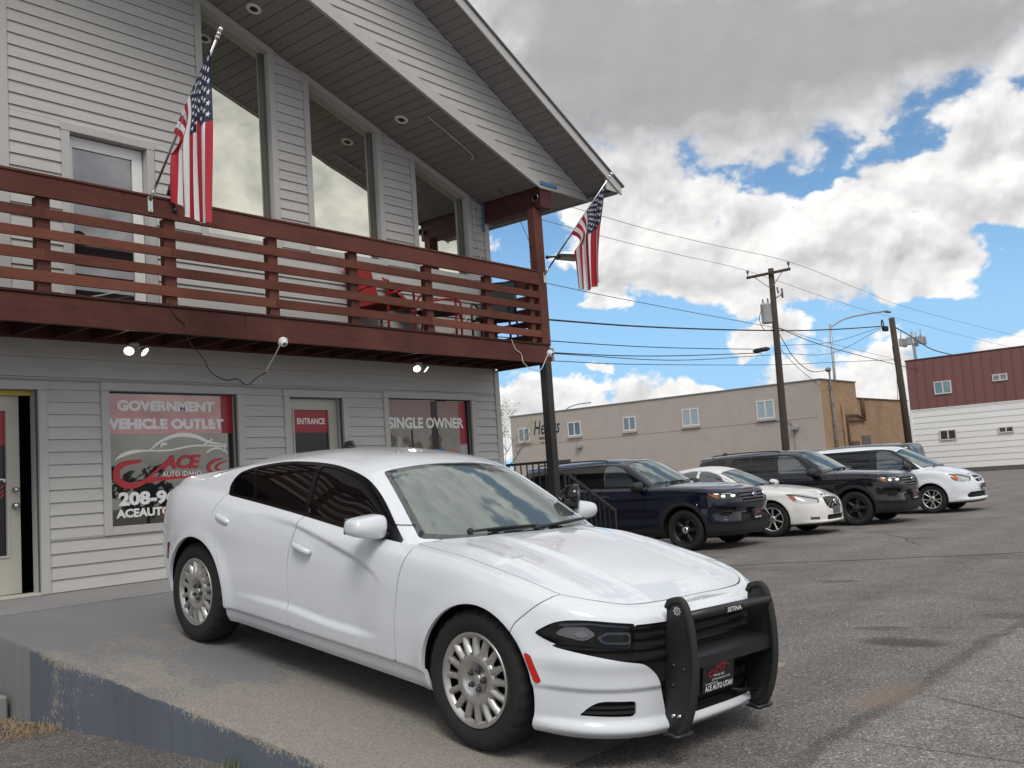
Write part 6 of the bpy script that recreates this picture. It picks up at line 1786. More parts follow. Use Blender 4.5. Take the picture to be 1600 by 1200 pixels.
def make_wheel(parent, pos, R, width, kind, rim_r, flip):
    """tyre part with rim, cap and nuts as sub-parts; axle along y, outer face towards -y"""
    mb = MB(); n = 84; hw = width / 2
    rows = [(rim_r * .96, -hw * .72), (rim_r + .004, -hw * .80), (rim_r + .018, -hw * .93), (rim_r + (R - rim_r) * .45, -hw * 1.03), (rim_r + (R - rim_r) * .75, -hw * 1.0), (R - .020, -hw * .93), (R - .010, -hw * .84),
            (R, -hw * .66), (R, -hw * .3), (R, 0), (R, hw * .3), (R, hw * .66), (R - .012, hw * .86), (R - .03, hw * .97), (rim_r, hw * .8)]
    vs = []
    for i, (r, h) in enumerate(rows):
        for k in range(n):
            a = 2 * math.pi * (k + (.5 if i % 2 and 5 <= i <= 12 else 0)) / n; rr_ = r
            if i in (5, 6, 7, 11, 12) and k % 3 == 0: rr_ = r - .010
            if i in (8, 10) and k % 3 == 1: rr_ = r - .007
            vs.append((rr_ * math.cos(a), h, rr_ * math.sin(a)))
    m_ = len(rows)
    mb.add(vs, [(i * n + k, i * n + (k + 1) % n, (i + 1) * n + (k + 1) % n, (i + 1) * n + k) for i in range(m_ - 1) for k in range(n)], 0, True)
    w = mb.build('wheel', M['tyre'], parent)
    w.location = pos; w.rotation_euler = (0, math.radians(17 * (1 + abs(pos[0])) % 40), math.pi if flip else 0)
    L = lambda r, a, h: (r * math.cos(a), h, r * math.sin(a))
    o = -hw
    if kind == 'hubcap':
        rm = MB(); rm.lathe([(rim_r * 1.02, o * .70), (rim_r * 1.045, o * .93), (rim_r * 1.03, o * .97), (rim_r * .985, o * .95), (rim_r * .93, o * .80), (rim_r * .90, o * .74)], 64, L)
        rm.lathe([(0, o * .20), (rim_r * .93, o * .18)], 48, L, 1)
        ns = 16; r0, r1 = rim_r * .54, rim_r * .955
        for k in range(ns):
            a0 = 2 * math.pi * k / ns
            prof = [(r0, .205, o * .885), (r0 + (r1 - r0) * .22, .135, o * .905), (r0 + (r1 - r0) * .6, .108, o * .90), (r1, .150, o * .855)]
            vs = []
            for (r, ha, h) in prof:
                hx_ = ha * (rim_r * .60) / r
                vs += [(r * math.cos(a0 - hx_ * 1.15), h + .030, r * math.sin(a0 - hx_ * 1.15)), (r * math.cos(a0 - hx_ * .55), h, r * math.sin(a0 - hx_ * .55)),
                       (r * math.cos(a0 + hx_ * .55), h, r * math.sin(a0 + hx_ * .55)), (r * math.cos(a0 + hx_ * 1.15), h + .030, r * math.sin(a0 + hx_ * 1.15))]
            rm.add(vs, [(4 * i + j, 4 * i + j + 1, 4 * i + 5 + j, 4 * i + 4 + j) for i in range(3) for j in range(3)], 0, True)
        rm.lathe([(rim_r * .60, o * .78), (rim_r * .57, o * .868), (rim_r * .50, o * .895), (rim_r * .42, o * .885), (rim_r * .375, o * .855), (rim_r * .345, o * .73), (rim_r * .10, o * .71), (0, o * .71)], 48, L)
        rim = rm.build('rim', [M['silver'], M['liner']], w)
        for k in range(5):
            a = 2 * math.pi * k / 5 + .4; cx, cz = rim_r * .215 * math.cos(a), rim_r * .215 * math.sin(a)
            q = MB(); q.lathe([(0, o * .90), (.010, o * .90), (.0125, o * .87), (.0125, o * .76), (.017, o * .74)], 10, lambda r, an, h: (cx + r * math.cos(an), h, cz + r * math.sin(an)), 0, False); q.build('lug_nut', M['darkgrey'], w)
        q = MB(); q.lathe([(0, o * .80), (.026, o * .80), (.031, o * .77), (.031, o * .73)], 20, L); q.build('centre_cap', M['silver'], w)
    elif kind in ('steel', 'steelcap'):
        rm = MB(); rm.lathe([(rim_r * 1.02, o * .74), (rim_r * 1.04, o * .92), (rim_r * 1.0, o * .95), (rim_r * .95, o * .82), (rim_r * .88, o * .60)], 48, L); rm.lathe([(0, o * .35), (rim_r * .9, o * .33)], 40, L, 1)
        for k in range(5):
            a0 = 2 * math.pi * k / 5 + .3
            prof = [(rim_r * .30, .50, o * .72), (rim_r * .55, .30, o * .78), (rim_r * .78, .24, o * .72), (rim_r * .92, .30, o * .62)]; vs = []
            for (r, ha, h) in prof:
                vs += [(r * math.cos(a0 - ha), h + .03, r * math.sin(a0 - ha)), (r * math.cos(a0 - ha * .6), h, r * math.sin(a0 - ha * .6)), (r * math.cos(a0 + ha * .6), h, r * math.sin(a0 + ha * .6)), (r * math.cos(a0 + ha), h + .03, r * math.sin(a0 + ha))]
            rm.add(vs, [(4 * i + j, 4 * i + j + 1, 4 * i + 5 + j, 4 * i + 4 + j) for i in range(3) for j in range(3)], 0, True)
        rm.lathe([(rim_r * .40, o * .62), (rim_r * .36, o * .80), (rim_r * .30, o * .82), (0, o * .80)], 32, L)
        rm.build('rim', [M['darksteel'], M['liner']], w)
        q = MB()
        if kind == 'steelcap': q.lathe([(0, o * .98), (.040, o * .97), (.062, o * .90), (.066, o * .80)], 24, L); q.build('centre_cap', M['chrome'], w)
        else:
            q.lathe([(0, o * .92), (.030, o * .92), (.036, o * .80)], 18, L); q.build('centre_cap', M['darksteel'], w)
            for k in range(5):
                a = 2 * math.pi * k / 5; cx, cz = .057 * math.cos(a), .057 * math.sin(a)
                q = MB(); q.lathe([(0, o * .93), (.010, o * .92), (.012, o * .80)], 8, lambda r, an, h: (cx + r * math.cos(an), h, cz + r * math.sin(an)), 0, False); q.build('lug_nut', M['steel'], w)
    else:
        ns, split = (5, True) if kind == 'split' else (7, False)
        rm = MB(); rm.lathe([(rim_r * 1.02, o * .74), (rim_r * 1.045, o * .93), (rim_r * 1.02, o * .97), (rim_r * .97, o * .93), (rim_r * .92, o * .70)], 48, L); rm.lathe([(0, o * .35), (rim_r * .95, o * .33)], 40, L, 1)
        arms = [(2 * math.pi * k / ns + s, s) for k in range(ns) for s in ((-.16, .16) if split else (0,))]
        for a0, s in arms:
            prof = [(rim_r * .22, .34 if not split else .24, o * .80), (rim_r * .5, .15 if not split else .11, o * .88), (rim_r * .97, .10 if not split else .075, o * .90)]; vs = []
            for (r, ha, h) in prof:
                ac = a0 + s * .9 * (r / rim_r - .3)
                vs += [(r * math.cos(ac - ha), h + .025, r * math.sin(ac - ha)), (r * math.cos(ac - ha * .6), h, r * math.sin(ac - ha * .6)), (r * math.cos(ac + ha * .6), h, r * math.sin(ac + ha * .6)), (r * math.cos(ac + ha), h + .025, r * math.sin(ac + ha))]
            rm.add(vs, [(4 * i + j, 4 * i + j + 1, 4 * i + 5 + j, 4 * i + 4 + j) for i in range(2) for j in range(3)], 0, True)
        rm.lathe([(rim_r * .32, o * .70), (rim_r * .28, o * .86), (rim_r * .16, o * .88), (0, o * .88)], 28, L)
        rm.build('rim', [M['silver'], M['liner']], w)
    return w


def dress(car, sh, P):
    """common build order: cuts the half shell into panels, glass and openings and hangs everything on the thing 'car'"""
    pt = P['paint']; rest = sh
    core = sh.offset(-.055)
    # wheel openings
    for cx, cz, r in P['arches']:
        fa = lambda V, cx=cx, cz=cz, r=r: np.maximum(np.hypot(V[:, 0] - cx, V[:, 2] - cz) - r, .45 + V[:, 1])
        fb = lambda V, cx=cx, cz=cz, r=r: np.maximum(np.hypot(V[:, 0] - cx, V[:, 2] - cz) - r - .012, .40 + V[:, 1])
        _, rest = rest.split(fa); _, core = core.split(fb)
    out = {}
    # windscreen and rear window
    for key, nm in (('ws', 'windshield'), ('bw', 'rear_window')):
        if key not in P: continue
        hi = lambda V: P.get(key + '_z', .9) - V[:, 2]
        g, rest = rest.cut(reg(P[key], XY, hi))
        inner, brd = g.split(lambda V: sdf_poly(XY(V), np.asarray(P[key])) + P.get('frit', .045))
        o = inner.build(nm, P['glass_' + key], car, 0, .0, -.004); brd.build(nm + '_border', M['wsfrit'], o, 0, .015, -.004); out[key] = o
    # side glazing
    dlo = P['dlo']; c_out = outer(P.get('dlo_y', .40))
    g, rest = rest.cut(reg(dlo, XZ, c_out))
    tr, _ = g, None
    panes = []; trim = g
    for poly in P['panes']:
        pn, trim = trim.cut(reg(poly, XZ, c_out)); panes.append(pn)
    for s in (-1, 1):
        t = trim.build('window_trim', P.get('trim_mat', M['gloss_black']), car, s, .012)
        for i, pn in enumerate(panes): pn.build('side_window', P['glass_side'][i], t, s, .0, -.007)
    # openings in the nose: dark holes behind which bars are set
    for hole in P.get('holes', ()):
        h, rest = rest.cut(reg(hole['poly'], hole.get('proj', SZ), hole.get('cond', lambda V: -V[:, 0])))
        back = h.build(hole['name'], hole.get('mat', M['liner']), car, hole.get('side', 0), .0, -.028)
        if hole.get('side') == -1: back2 = h.build(hole['name'], hole.get('mat', M['liner']), car, 1, .0, -.028)
        for (z0, z1) in hole.get('bars', ()):
            bar, _ = h.split(lambda V: np.abs(V[:, 2] - (z0 + z1) / 2) - (z1 - z0) / 2)
            bar.build(hole.get('bar_name', 'grille_bar'), hole.get('bar_mat', M['plastic']), back, -1 if hole.get('side') == -1 else 0, .02, hole.get('bar_off', -.010))
            if hole.get('side') == -1: bar.build(hole.get('bar_name', 'grille_bar'), hole.get('bar_mat', M['plastic']), back2, 1, .02, hole.get('bar_off', -.010))
        for (s0, s1) in hole.get('uprights', ()):
            bar, _ = h.split(lambda V: np.abs(SZ(V)[:, 0] - (s0 + s1) / 2) - (s1 - s0) / 2)
            bar.build(hole.get('bar_name', 'grille_bar'), hole.get('bar_mat', M['plastic']), back, 0, .02, hole.get('bar_off', -.010) - .002)
        for sub in hole.get('inserts', ()):
            ins, _ = h.split(reg(sub['poly'], hole.get('proj', SZ)))
            for s in (-1, 1): ins.build(sub['name'], sub['mat'], back if s < 0 or hole.get('side') != -1 else back2, s, .02, sub.get('off', -.012))
    # lamps
    for lamp in P.get('lamps', ()):
        l, rest = rest.cut(reg(lamp['poly'], lamp.get('proj', SZ), lamp.get('cond', lambda V: -V[:, 0])), .0015)
        for s in (-1, 1):
            ob = l.build(lamp['name'], lamp['lens'], car, s, .01, lamp.get('off', 0.0)); (l.build('lamp_housing', lamp.get('housing', M['gloss_black']), ob, s, .0, -.040) if lamp.get('box', True) else None)
            for sub in lamp.get('inserts', ()):
                ins, _ = l.split(reg(sub['poly'], lamp.get('proj', SZ))); ins.build(sub['name'], sub['mat'], ob, s, .012, sub.get('off', -.022))
    # panels
    for p in P.get('panels', ()):
        pan, rest = rest.cut(reg(p['poly'], p.get('proj', XZ), p.get('cond')), p.get('gap', .004))
        if p.get('sides', 2) == 2: pan.pair(p['name'], p.get('mat', pt), car, .014, p.get('off', 0))
        else: pan.build(p['name'], p.get('mat', pt), car, 0, .014, p.get('off', 0))
    rest.build('body', pt, car, 0, .025)
    core.build('inner_shell', M['liner'], car, 0, 0)
    # wheel wells: short dark tunnels, and a floor
    wl = MB(); yb = P['arch_y']
    for cx, cz, r in P['arches']:
        for s in (-1, 1):
            n = 30; vs = []
            for k in range(n + 1):
                a = -.35 + (math.pi + .7) * k / n
                for y in (yb - .05, yb - .42): vs.append((cx + (r + .012) * math.cos(a), s * y, cz + (r + .012) * math.sin(a)))
            wl.add(vs, [(2 * k, 2 * k + 1, 2 * k + 3, 2 * k + 2) for k in range(n)]); m_ = [2 * k + 1 for k in range(n + 1)]; wl.add([vs[q] for q in m_], [tuple(range(n + 1))])
    fz = P.get('floor', .26); xa, xb = P['floor_x']
    wl.box(xb, xa, -yb + .16, yb - .16, fz, fz + .05)
    wl.build('underbody', M['liner'], car)
    for i, (wx, s) in enumerate(((0, -1), (0, 1), (-P['wb'], -1), (-P['wb'], 1))):
        make_wheel(car, (wx, s * P['wheel_y'], P['R']), P['R'], P['tw'], P['wheel'], P['rim'], s > 0)
    return out


def blob(name, mat, parent, c, r, side=None, cut=None):
    mb = MB(); mb.sphere(c, 1.0, 24, sc=r); return mb.build(name, mat, parent)


def mirror_pair(car, P):
    x, y, z, sx, sy, sz = P['mirror']
    for s in (-1, 1):
        bm = bmesh.new(); bmesh.ops.create_cube(bm, size=2)
        bmesh.ops.subdivide_edges(bm, edges=bm.edges[:], cuts=5, use_grid_fill=True)
        for v in bm.verts:
            p = np.array(v.co); q = np.sign(p) * np.abs(p); n4 = (np.abs(p) ** 4.4).sum() ** (1 / 4.4); p = p / n4
            taper = 1 - .22 * (p[1] if s > 0 else -p[1])
            v.co = Vector((x + p[0] * sx * (.8 + .2 * (1 - abs(p[2]))) - .03 * s * 0, s * y + p[1] * sy, z + p[2] * sz * taper))
        mb = MB(); mb.bm(bm, 0, True); o = mb.build('wing_mirror', P.get('mirror_mat', P['paint']), car)
        mb = MB(); mb.bbox(x - sx * .92 - .006, x - sx * .80, s * y - sy * .84, s * y + sy * .84, z - sz * .72, z + sz * .72, .02); mb.build('mirror_glass', M['carglass'], o)
        mb = MB(); mb.bbox(x - .04, x + .05, min(s * (y - sy * .6), s * (y - sy - .13)), max(s * (y - sy * .6), s * (y - sy - .13)), z - sz - .005, z - sz * .55, .01); mb.build('mirror_arm', M['plastic'], o)


def wipers(car, pts_list, parent_name='wiper'):
    for pts in pts_list:
        mb = MB(); mb.tube(curve(pts, 6), .0085, 6); a, b_ = Vector(pts[0]), Vector(pts[-1])
        mb.tube([a + (b_ - a) * .25 + Vector((0, 0, -.008)), b_ + (b_ - a) * .12 + Vector((0, 0, -.006))], .006, 6); mb.sphere(pts[0], .022, 10)
        mb.build(parent_name, M['plastic'], car)


def handles(car, lst, mat):
    for (x, y, z, tilt) in lst:
        for s in (-1, 1):
            mb = MB()
            n = 9; top = []
            for i in range(n):
                t = i / (n - 1); u = 2 * t - 1; bow = .019 * (1 - u ** 6); h = .025 * (1 - .25 * u * u)
                top.append((x + u * .098, y + bow, z + u * tilt, h))
            vs = []
            for (a, b_, c, h) in top: vs += [(a, s * b_, c + h), (a, s * (b_ + .006), c), (a, s * b_, c - h), (a, s * (b_ - .03), c - h * .6), (a, s * (b_ - .03), c + h * .6)]
            mb.add(vs, [(5 * i + j, 5 * i + (j + 1) % 5, 5 * i + 5 + (j + 1) % 5, 5 * i + 5 + j) for i in range(n - 1) for j in range(5)] + [(0, 1, 2, 3, 4), tuple(5 * (n - 1) + j for j in range(5))], 0, True)
            mb.build('door_handle', mat, car)


def plate(car, x, z, w, h, lines, y0=0.0, tilt=0.0):
    """dealer plate at the nose: black panel, red swoosh and white words"""
    mb = MB(); mb.bbox(x, x + .012, y0 - w / 2, y0 + w / 2, z - h / 2, z + h / 2, .004); p = mb.build('dealer_plate', M['blackvinyl'], car)
    for (s, cy, cz, ww, hh, mat) in lines:
        vs, fs = fit_text(s, ww, hh, bold=.03)
        mb = MB(); mb.add([(x + .0135, y0 + cy + v[0], z + cz + v[1]) for v in vs], fs); mb.build('lettering', mat, p, fix=False)
    mb = MB()
    sw = curve([(.30, .62), (.08, .56), (.03, .42), (.14, .34), (.3, .5), (.42, .72), (.7, .86), (.95, .7)], 5)
    vs2 = MB(); ribbon([((a - .5) * w * .72, (b_ - .34) * h * .62) for a, b_ in sw], w * .016, 0, vs2)
    mb.add([(x + .0145, y0 + v[0], z + v[2]) for v in vs2.v], vs2.f); mb.build('logo_swoosh', M['redlogo'], p, fix=False)
    return p
# ================================================================== WHITE SEDAN ON THE RAMP
def build_sedan():
    car = thing('police_sedan', 'white four door sedan with tinted windows and black push bar parked on the ramp', 'car', (4.847, 3.605, 0.182))
    car.matrix_world = Matrix(((-.0873, .9963, .0048, 4.847), (-.9887, -.0859, -.1236, 3.605), (-.1227, -.0149, .9923, .182), (0, 0, 0, 1))).normalized()
    scal = pn = np.array([(-.86, .84), (-1.09, .905), (-1.43, .965), (-1.78, 1.025), (-2.25, 1.06), (-2.62, .95), (-2.62, .50), (-2.48, .445), (-1.79, .452), (-1.30, .425), (-1.0, .428), (-.60, .44), (-.60, .70)])
    scal = rpoly(scal, .06)

    def warp(V):
        V = V.copy(); x, y, z = V[:, 0], V[:, 1], V[:, 2]; side = sstep(-y, .70, .84)
        d = sdf_poly(V[:, [0, 2]], scal)
        fade = sstep(x, -2.60, -1.60); up = sstep(z, .38, .5)
        ins = .026 * sstep(-d, 0.0, .042) * fade * side * sstep(x, -.74, -1.10)
        # shallower towards the bottom edge so that it runs out like a tray
        V[:, 1] = y + ins
        # flared arches
        for cx, cz, r, a in ((.03, .365, .415, .016), (-2.98, .375, .42, .022)):
            q = np.hypot(x - cx, z - cz); V[:, 1] -= a * np.exp(-((q - r) / .075) ** 2) * side * (z > .2)
        # rear haunch
        V[:, 1] -= .022 * np.exp(-((x + 2.95) / .55) ** 2) * np.exp(-((z - .93) / .13) ** 2) * side
        # rocker step
        V[:, 1] += .020 * sstep(z, .345, .325) * side * (x < -.3) * (x > -2.6)
        # bumper: chin lip and the recess line under the lamps
        fr = sstep(x, .30, .60); n = np.sqrt((x - .0) ** 2 + y ** 2) + 1e-9
        push = fr * (.020 * np.exp(-((z - .235) / .035) ** 2) - .016 * sstep(z, .455, .43) * sstep(z, .26, .30) + .014 * np.exp(-((z - .58) / .05) ** 2))
        V[:, 0] += push * x / n; V[:, 1] += push * y / n
        return V

    def hood_fn(x, ay, ye):
        r = ay / np.maximum(ye, .2); w = sstep(x, -.55, -.2) * sstep(x, .80, .35)
        # twin creases and a raised centre
        b = .014 * sstep(ay, .40, .34) + .012 * np.exp(-((ay - .62 - .06 * (x < 0)) / .05) ** 2) - .006 * np.exp(-((ay - .46) / .05) ** 2)
        return b * w
    P = dict(paint=M['pw_white'], wb=3.052, R=.372, tw=.235, rim=.240, wheel='hubcap', wheel_y=.800, arch_y=.93,
             x0f=.02, x0r=-3.10, nf=3.1, nr=3.3, hp=2.8, hood_fn=hood_fn, warp=warp,
             xf=[(0, .865), (.08, .90), (.3, .905), (.6, .90), (.82, .875), (.93, .855), (1, .80)], xr=[(0, -3.74), (.12, -3.90), (.35, -4.00), (.6, -4.02), (.8, -3.98), (.95, -3.965), (1, -3.93)],
             prof=[(0, .925), (.06, .962), (.2, .988), (.45, 1.0), (.7, .997), (.84, .984), (.93, .962), (1, .918)],
             W=[(-4.1, .93), (-3.0, .952), (-1.6, .945), (0, .945), (.9, .94)],
             zb=[(-4.1, .34), (-3.4, .27), (-2.4, .235), (-.4, .225), (.3, .20), (.92, .195)],
             zE=[(-4.05, 1.075), (-3.85, 1.10), (-3.3, 1.125), (-2.7, 1.105), (-2.2, 1.075), (-1.69, 1.045), (-1.28, 1.012), (-.65, .998), (-.3, .985), (.1, .935), (.45, .880), (.77, .822), (.9, .80)],
             zH=[(-4.05, 1.085), (-3.92, 1.125), (-3.4, 1.175), (-3.0, 1.18), (-.9, 1.07), (-.38, 1.052), (0, 1.01), (.35, .945), (.6, .893), (.77, .845), (.9, .82)],
             gh=dict(ws_x=-.375, ws_z=1.025, ws_s=.575, ws_c=.43, ws_b=.095, roof=[(-3.2, 1.33), (-2.6, 1.445), (-1.9, 1.502), (-1.4, 1.482), (-1.0, 1.42)], crown=.062, rw=.60, cp=2.6,
                     bk_x=-3.50, bk_z=1.145, bk_s=.46, bk_c=.22, bk_b=.11, inset=.012, k1=2.55, q=2.75, rr=.06, sr=.06, blend=.03),
             arches=[(.03, .365, .415), (-2.98, .375, .42)],
             ws=rpoly([(-.405, 0, 0), (-.42, .25, .2), (-.50, .55, .2), (-.655, .765, .03), (-1.0, .655, .3), (-1.275, .565, .03), (-1.235, .3, .3), (-1.215, 0, 0), (-1.215, -.2, 0), (-.405, -.2, 0)], .02), ws_z=.95, glass_ws=M['wsglass'],
             bw=rpoly([(-2.62, 0, 0), (-2.64, .3, .2), (-2.70, .53, .03), (-3.36, .60, .05), (-3.47, .3, .2), (-3.49, 0, 0), (-3.49, -.2, 0), (-2.62, -.2, 0)], .02), bw_z=.95, glass_bw=M['tint'],
             dlo=rpoly([(-2.715, 1.122, .02), (-2.18, 1.093, .3), (-1.71, 1.063, .3), (-1.29, 1.029, .2), (-.69, 1.008, .012), (-1.01, 1.218, .15), (-1.228, 1.325, .1), (-1.384, 1.368, .1), (-1.618, 1.405, .15), (-1.90, 1.412, .2), (-2.24, 1.395, .15), (-2.55, 1.338, .12), (-2.70, 1.285, .04), (-2.755, 1.20, .05)], .05),
             panes=[rpoly([(-1.715, 1.080), (-1.29, 1.048, .1), (-.97, 1.038, .02), (-.925, 1.12, .01), (-1.02, 1.197, .1), (-1.235, 1.303, .1), (-1.39, 1.346, .1), (-1.618, 1.383, .1), (-1.795, 1.388, .03)], .03),
                    rpoly([(-1.765, 1.085, .02), (-2.37, 1.120, .01), (-2.505, 1.325, .01), (-2.24, 1.373, .1), (-1.90, 1.390, .1), (-1.84, 1.390, .03)], .02),
                    rpoly([(-2.395, 1.122, .01), (-2.69, 1.142, .03), (-2.725, 1.20, .03), (-2.675, 1.272, .04), (-2.53, 1.318, .01)], .02)], glass_side=[M['tint']] * 3,
             floor=.25, floor_x=(.45, -3.5))
    # nose: lamp, black mouth with bars, fog slot
    M['grille_black'] = pm('satin_black_grille', (.005, .005, .0055), .38, spec=.25)
    M['guide'] = pm('pale_light_guide', (.30, .31, .32), .25, metal=.3)
    P['lamps'] = [dict(name='headlight', lens=M['lenssmoke'], poly=rpoly([(.345, .700, .02), (.245, .768, .06), (.10, .785, .2), (-.158, .762, .01), (-.165, .632, .01), (.05, .655, .2), (.235, .655, .06)], .02),
                       inserts=[dict(name='lamp_reflector', mat=M['reflector'], poly=rpoly([(.255, .705), (.20, .748), (.09, .752), (.03, .715), (.10, .682)], .02), off=-.034), dict(name='light_guide', mat=M['guide'], poly=rpoly([(.035, .702), (-.02, .728), (-.148, .725), (-.150, .668), (-.005, .672)], .012), off=-.022), dict(name='lamp_bezel', mat=M['darkgrey'], poly=rpoly([(.015, .701), (-.025, .717), (-.136, .714), (-.138, .681), (-.015, .684)], .010), off=-.016), dict(name='lamp_ridge', mat=M['guide'], poly=rpoly([(.24, .758), (.08, .772), (-.15, .752), (-.15, .744), (.08, .762), (.22, .748)], .003), off=-.020),
                                dict(name='lamp_bulb', mat=M['chrome'], poly=rpoly([(.16, .712), (.11, .732), (.07, .712), (.11, .695)], .012), off=-.028)]),
                  dict(name='side_marker', lens=M['redlens'], proj=XZ, cond=lambda V: .6 + V[:, 1], poly=rpoly([(.385, .600), (.425, .590), (.484, .465), (.452, .455)], .01), off=.004),
                  dict(name='side_marker', lens=pm("dark_red_marker", (.13, .012, .01), .2), proj=XZ, cond=lambda V: .6 + V[:, 1], poly=rpoly([(-3.425, .70), (-3.475, .70), (-3.475, .575), (-3.44, .565)], .01), off=.004),
                  dict(name='tail_lamp', lens=M['redlens'], proj=lambda V: np.stack([np.abs(V[:, 1]), V[:, 2]], 1), cond=lambda V: V[:, 0] + 3.6, poly=rpoly([(.86, .98), (.10, .97), (.10, .82), (.86, .83)], .03), off=.004)]
    P['holes'] = [dict(name='grille', poly=rpoly([(-.158, .757, .01), (-.72, .762, 0), (-.72, .275, 0), (-.345, .275, .03), (-.292, .50, .05), (-.215, .570, .03), (.06, .618, .1), (.262, .648, .01), (.235, .662, .02), (.05, .662, .1), (-.158, .640, .01)], .01),
                       bars=((.735, .752), (.690, .702), (.642, .654), (.590, .604), (.425, .44), (.36, .37), (.30, .31)), uprights=(), bar_mat=M['grille_black'], cond=lambda V: .3 - V[:, 0]),
                  dict(name='fog_slot', side=-1, poly=rpoly([(.030, .392, .06), (-.175, .386, .02), (-.178, .306, .02), (.115, .312, .01)], .02), bars=((.322, .336), (.348, .362)), cond=lambda V: .3 - V[:, 0])]
    hood = rpoly([(.765, -.2, 0), (.772, 0, 0), (.768, .30, .2), (.70, .60, .15), (.475, .775, .05), (.05, .80, .3), (-.40, .815, .03), (-.625, .80, .02), (-.47, .55, .2), (-.385, .25, .2), (-.372, 0, 0), (-.36, -.2, 0)], .03)
    P['panels'] = [dict(name='hood', poly=hood, proj=XY, cond=lambda V: .78 - V[:, 2], sides=1),
                   dict(name='trunk_lid', poly=rpoly([(-3.52, -.2, 0), (-3.52, 0, 0), (-3.50, .3, .2), (-3.45, .62, .05), (-3.75, .66, .2), (-3.90, .66, .02), (-3.925, 0, 0), (-3.925, -.2, 0)], .02), proj=XY, cond=lambda V: .95 - V[:, 2], sides=1),
                   dict(name='front_door', poly=rpoly([(-.57, 1.06, 0), (-.585, 1.0, .05), (-.625, .86, .2), (-.645, .60, .2), (-.63, .34, .03), (-1.755, .335, .02), (-1.80, .62, .3), (-1.81, .80, .2), (-1.77, .97, .1), (-1.735, 1.08, 0), (-1.80, 1.5, 0), (-.70, 1.5, 0)], .02), cond=lambda V: np.maximum(.60 + V[:, 1], V[:, 2] - 1.10)),
                   dict(name='rear_door', poly=rpoly([(-1.735, 1.08, 0), (-1.77, .97, .1), (-1.81, .80, .2), (-1.80, .62, .3), (-1.755, .335, .02), (-2.535, .335, .03), (-2.60, .62, .1), (-2.72, .80, .1), (-2.78, 1.0, .1), (-2.72, 1.16, 0), (-1.8, 1.2, 0)], .02), cond=lambda V: np.maximum(.60 + V[:, 1], V[:, 2] - 1.14)),
                   dict(name='front_bumper', poly=rpoly([(.285, .66, 0), (.315, .735, .03), (.40, .818, .03), (.492, .90, 0), (1.3, .95, 0), (1.3, 0, 0), (.285, 0, 0)], .0), sides=1, gap=.003),
                   dict(name='rear_bumper', poly=rpoly([(-3.42, .0, 0), (-3.42, .66, .0), (-3.50, .80, .05), (-4.3, .80, 0), (-4.3, 0, 0)], .0), sides=1, gap=.002)]
    dress(car, body_shell(P, .0155), P)
    P['mirror'] = (-.90, .975, 1.09, .085, .122, .066)
    mirror_pair(car, P)
    handles(car, ((-1.64, .935, .872, -.016), (-2.63, .945, .962, -.018)), M['pw_white'])
    wipers(car, ([(-.50, -.50, 1.075), (-.475, -.25, 1.085), (-.47, .05, 1.082)], [(-.44, .02, 1.07), (-.46, .30, 1.088), (-.53, .58, 1.09)]))
    mb = MB()
    cow = [(-.37, 0), (-.385, .25), (-.47, .56), (-.62, .78)]
    # cowl grille between hood and glass
    vs = []
    for s in (-1, 1):
        for (x, y) in cow: pass
    pts = [(x, -y) for x, y in cow[::-1]] + cow[1:]
    for (x, y) in pts: vs += [(x + .012, y, 1.028 - .06 * abs(y) ** 2), (x - .075, y, 1.050 - .05 * abs(y) ** 2), (x + .012, y, .98)]
    mb.add(vs, [(3 * i, 3 * i + 3, 3 * i + 4, 3 * i + 1) for i in range(len(pts) - 1)] + [(3 * i, 3 * i + 2, 3 * i + 5, 3 * i + 3) for i in range(len(pts) - 1)], 0, False); mb.build('cowl_panel', M['plastic'], car)
    # rear-view mirror housing behind the glass shows as a darker shape, round black sensor pod on the far corner, spot lamp on the far pillar
    c = Vector((-.80, .54, 1.145)); nrm = Vector((.52, .18, .83)).normalized(); e1 = nrm.orthogonal().normalized(); e2 = nrm.cross(e1)
    mb = MB(); mb.lathe([(0, .022), (.065, .020), (.088, .008), (.090, 0)], 28, lambda r, a, h: c + e1 * r * math.cos(a) + e2 * r * math.sin(a) + nrm * h); mb.build('round_black_pod', M['plastic'], car)
    c = Vector((-.86, .835, 1.195)); dr = Vector((.75, .50, .05)).normalized(); e1 = dr.orthogonal().normalized(); e2 = dr.cross(e1)
    mb = MB(); mb.lathe([(0, -.085), (.045, -.075), (.075, -.045), (.088, .0), (.090, .035), (.082, .045)], 28, lambda r, a, h: c + e1 * r * math.cos(a) + e2 * r * math.sin(a) + dr * h)
    mb.tube([c - dr * .05, (-.90, .73, 1.16)], .018, 8); sp = mb.build('spot_lamp', M['gloss_black'], car)
    mb = MB(); mb.lathe([(0, .052), (.06, .048), (.082, .040)], 28, lambda r, a, h: c + e1 * r * math.cos(a) + e2 * r * math.sin(a) + dr * h); mb.build('lens', M['carglass'], sp)
    # small roof fittings
    for (x, y) in ((-2.25, -.12), (-2.0, .12), (-1.55, -.22)):
        mb = MB(); mb.lathe([(0, .008), (.016, .006), (.019, 0)], 12, lambda r, a, h: (x + r * math.cos(a), y + r * math.sin(a), 1.496 + h - .02 * abs(x + 1.9))); mb.build('roof_plug', M['silver'] if x > -2 else M['plastic'], car)
    mb = MB(); mb.prism([(-2.62, 1.455), (-2.48, 1.472), (-2.53, 1.525), (-2.60, 1.51)], lambda p, q, d: (p, d, q), .08, .105); mb.build('roof_aerial', M['plastic'], car)
    # push bar
    up = curve([(.875, .862), (.945, .875), (.990, .80), (1.022, .66), (1.035, .52), (1.025, .38), (.995, .27), (.955, .212)], 5)
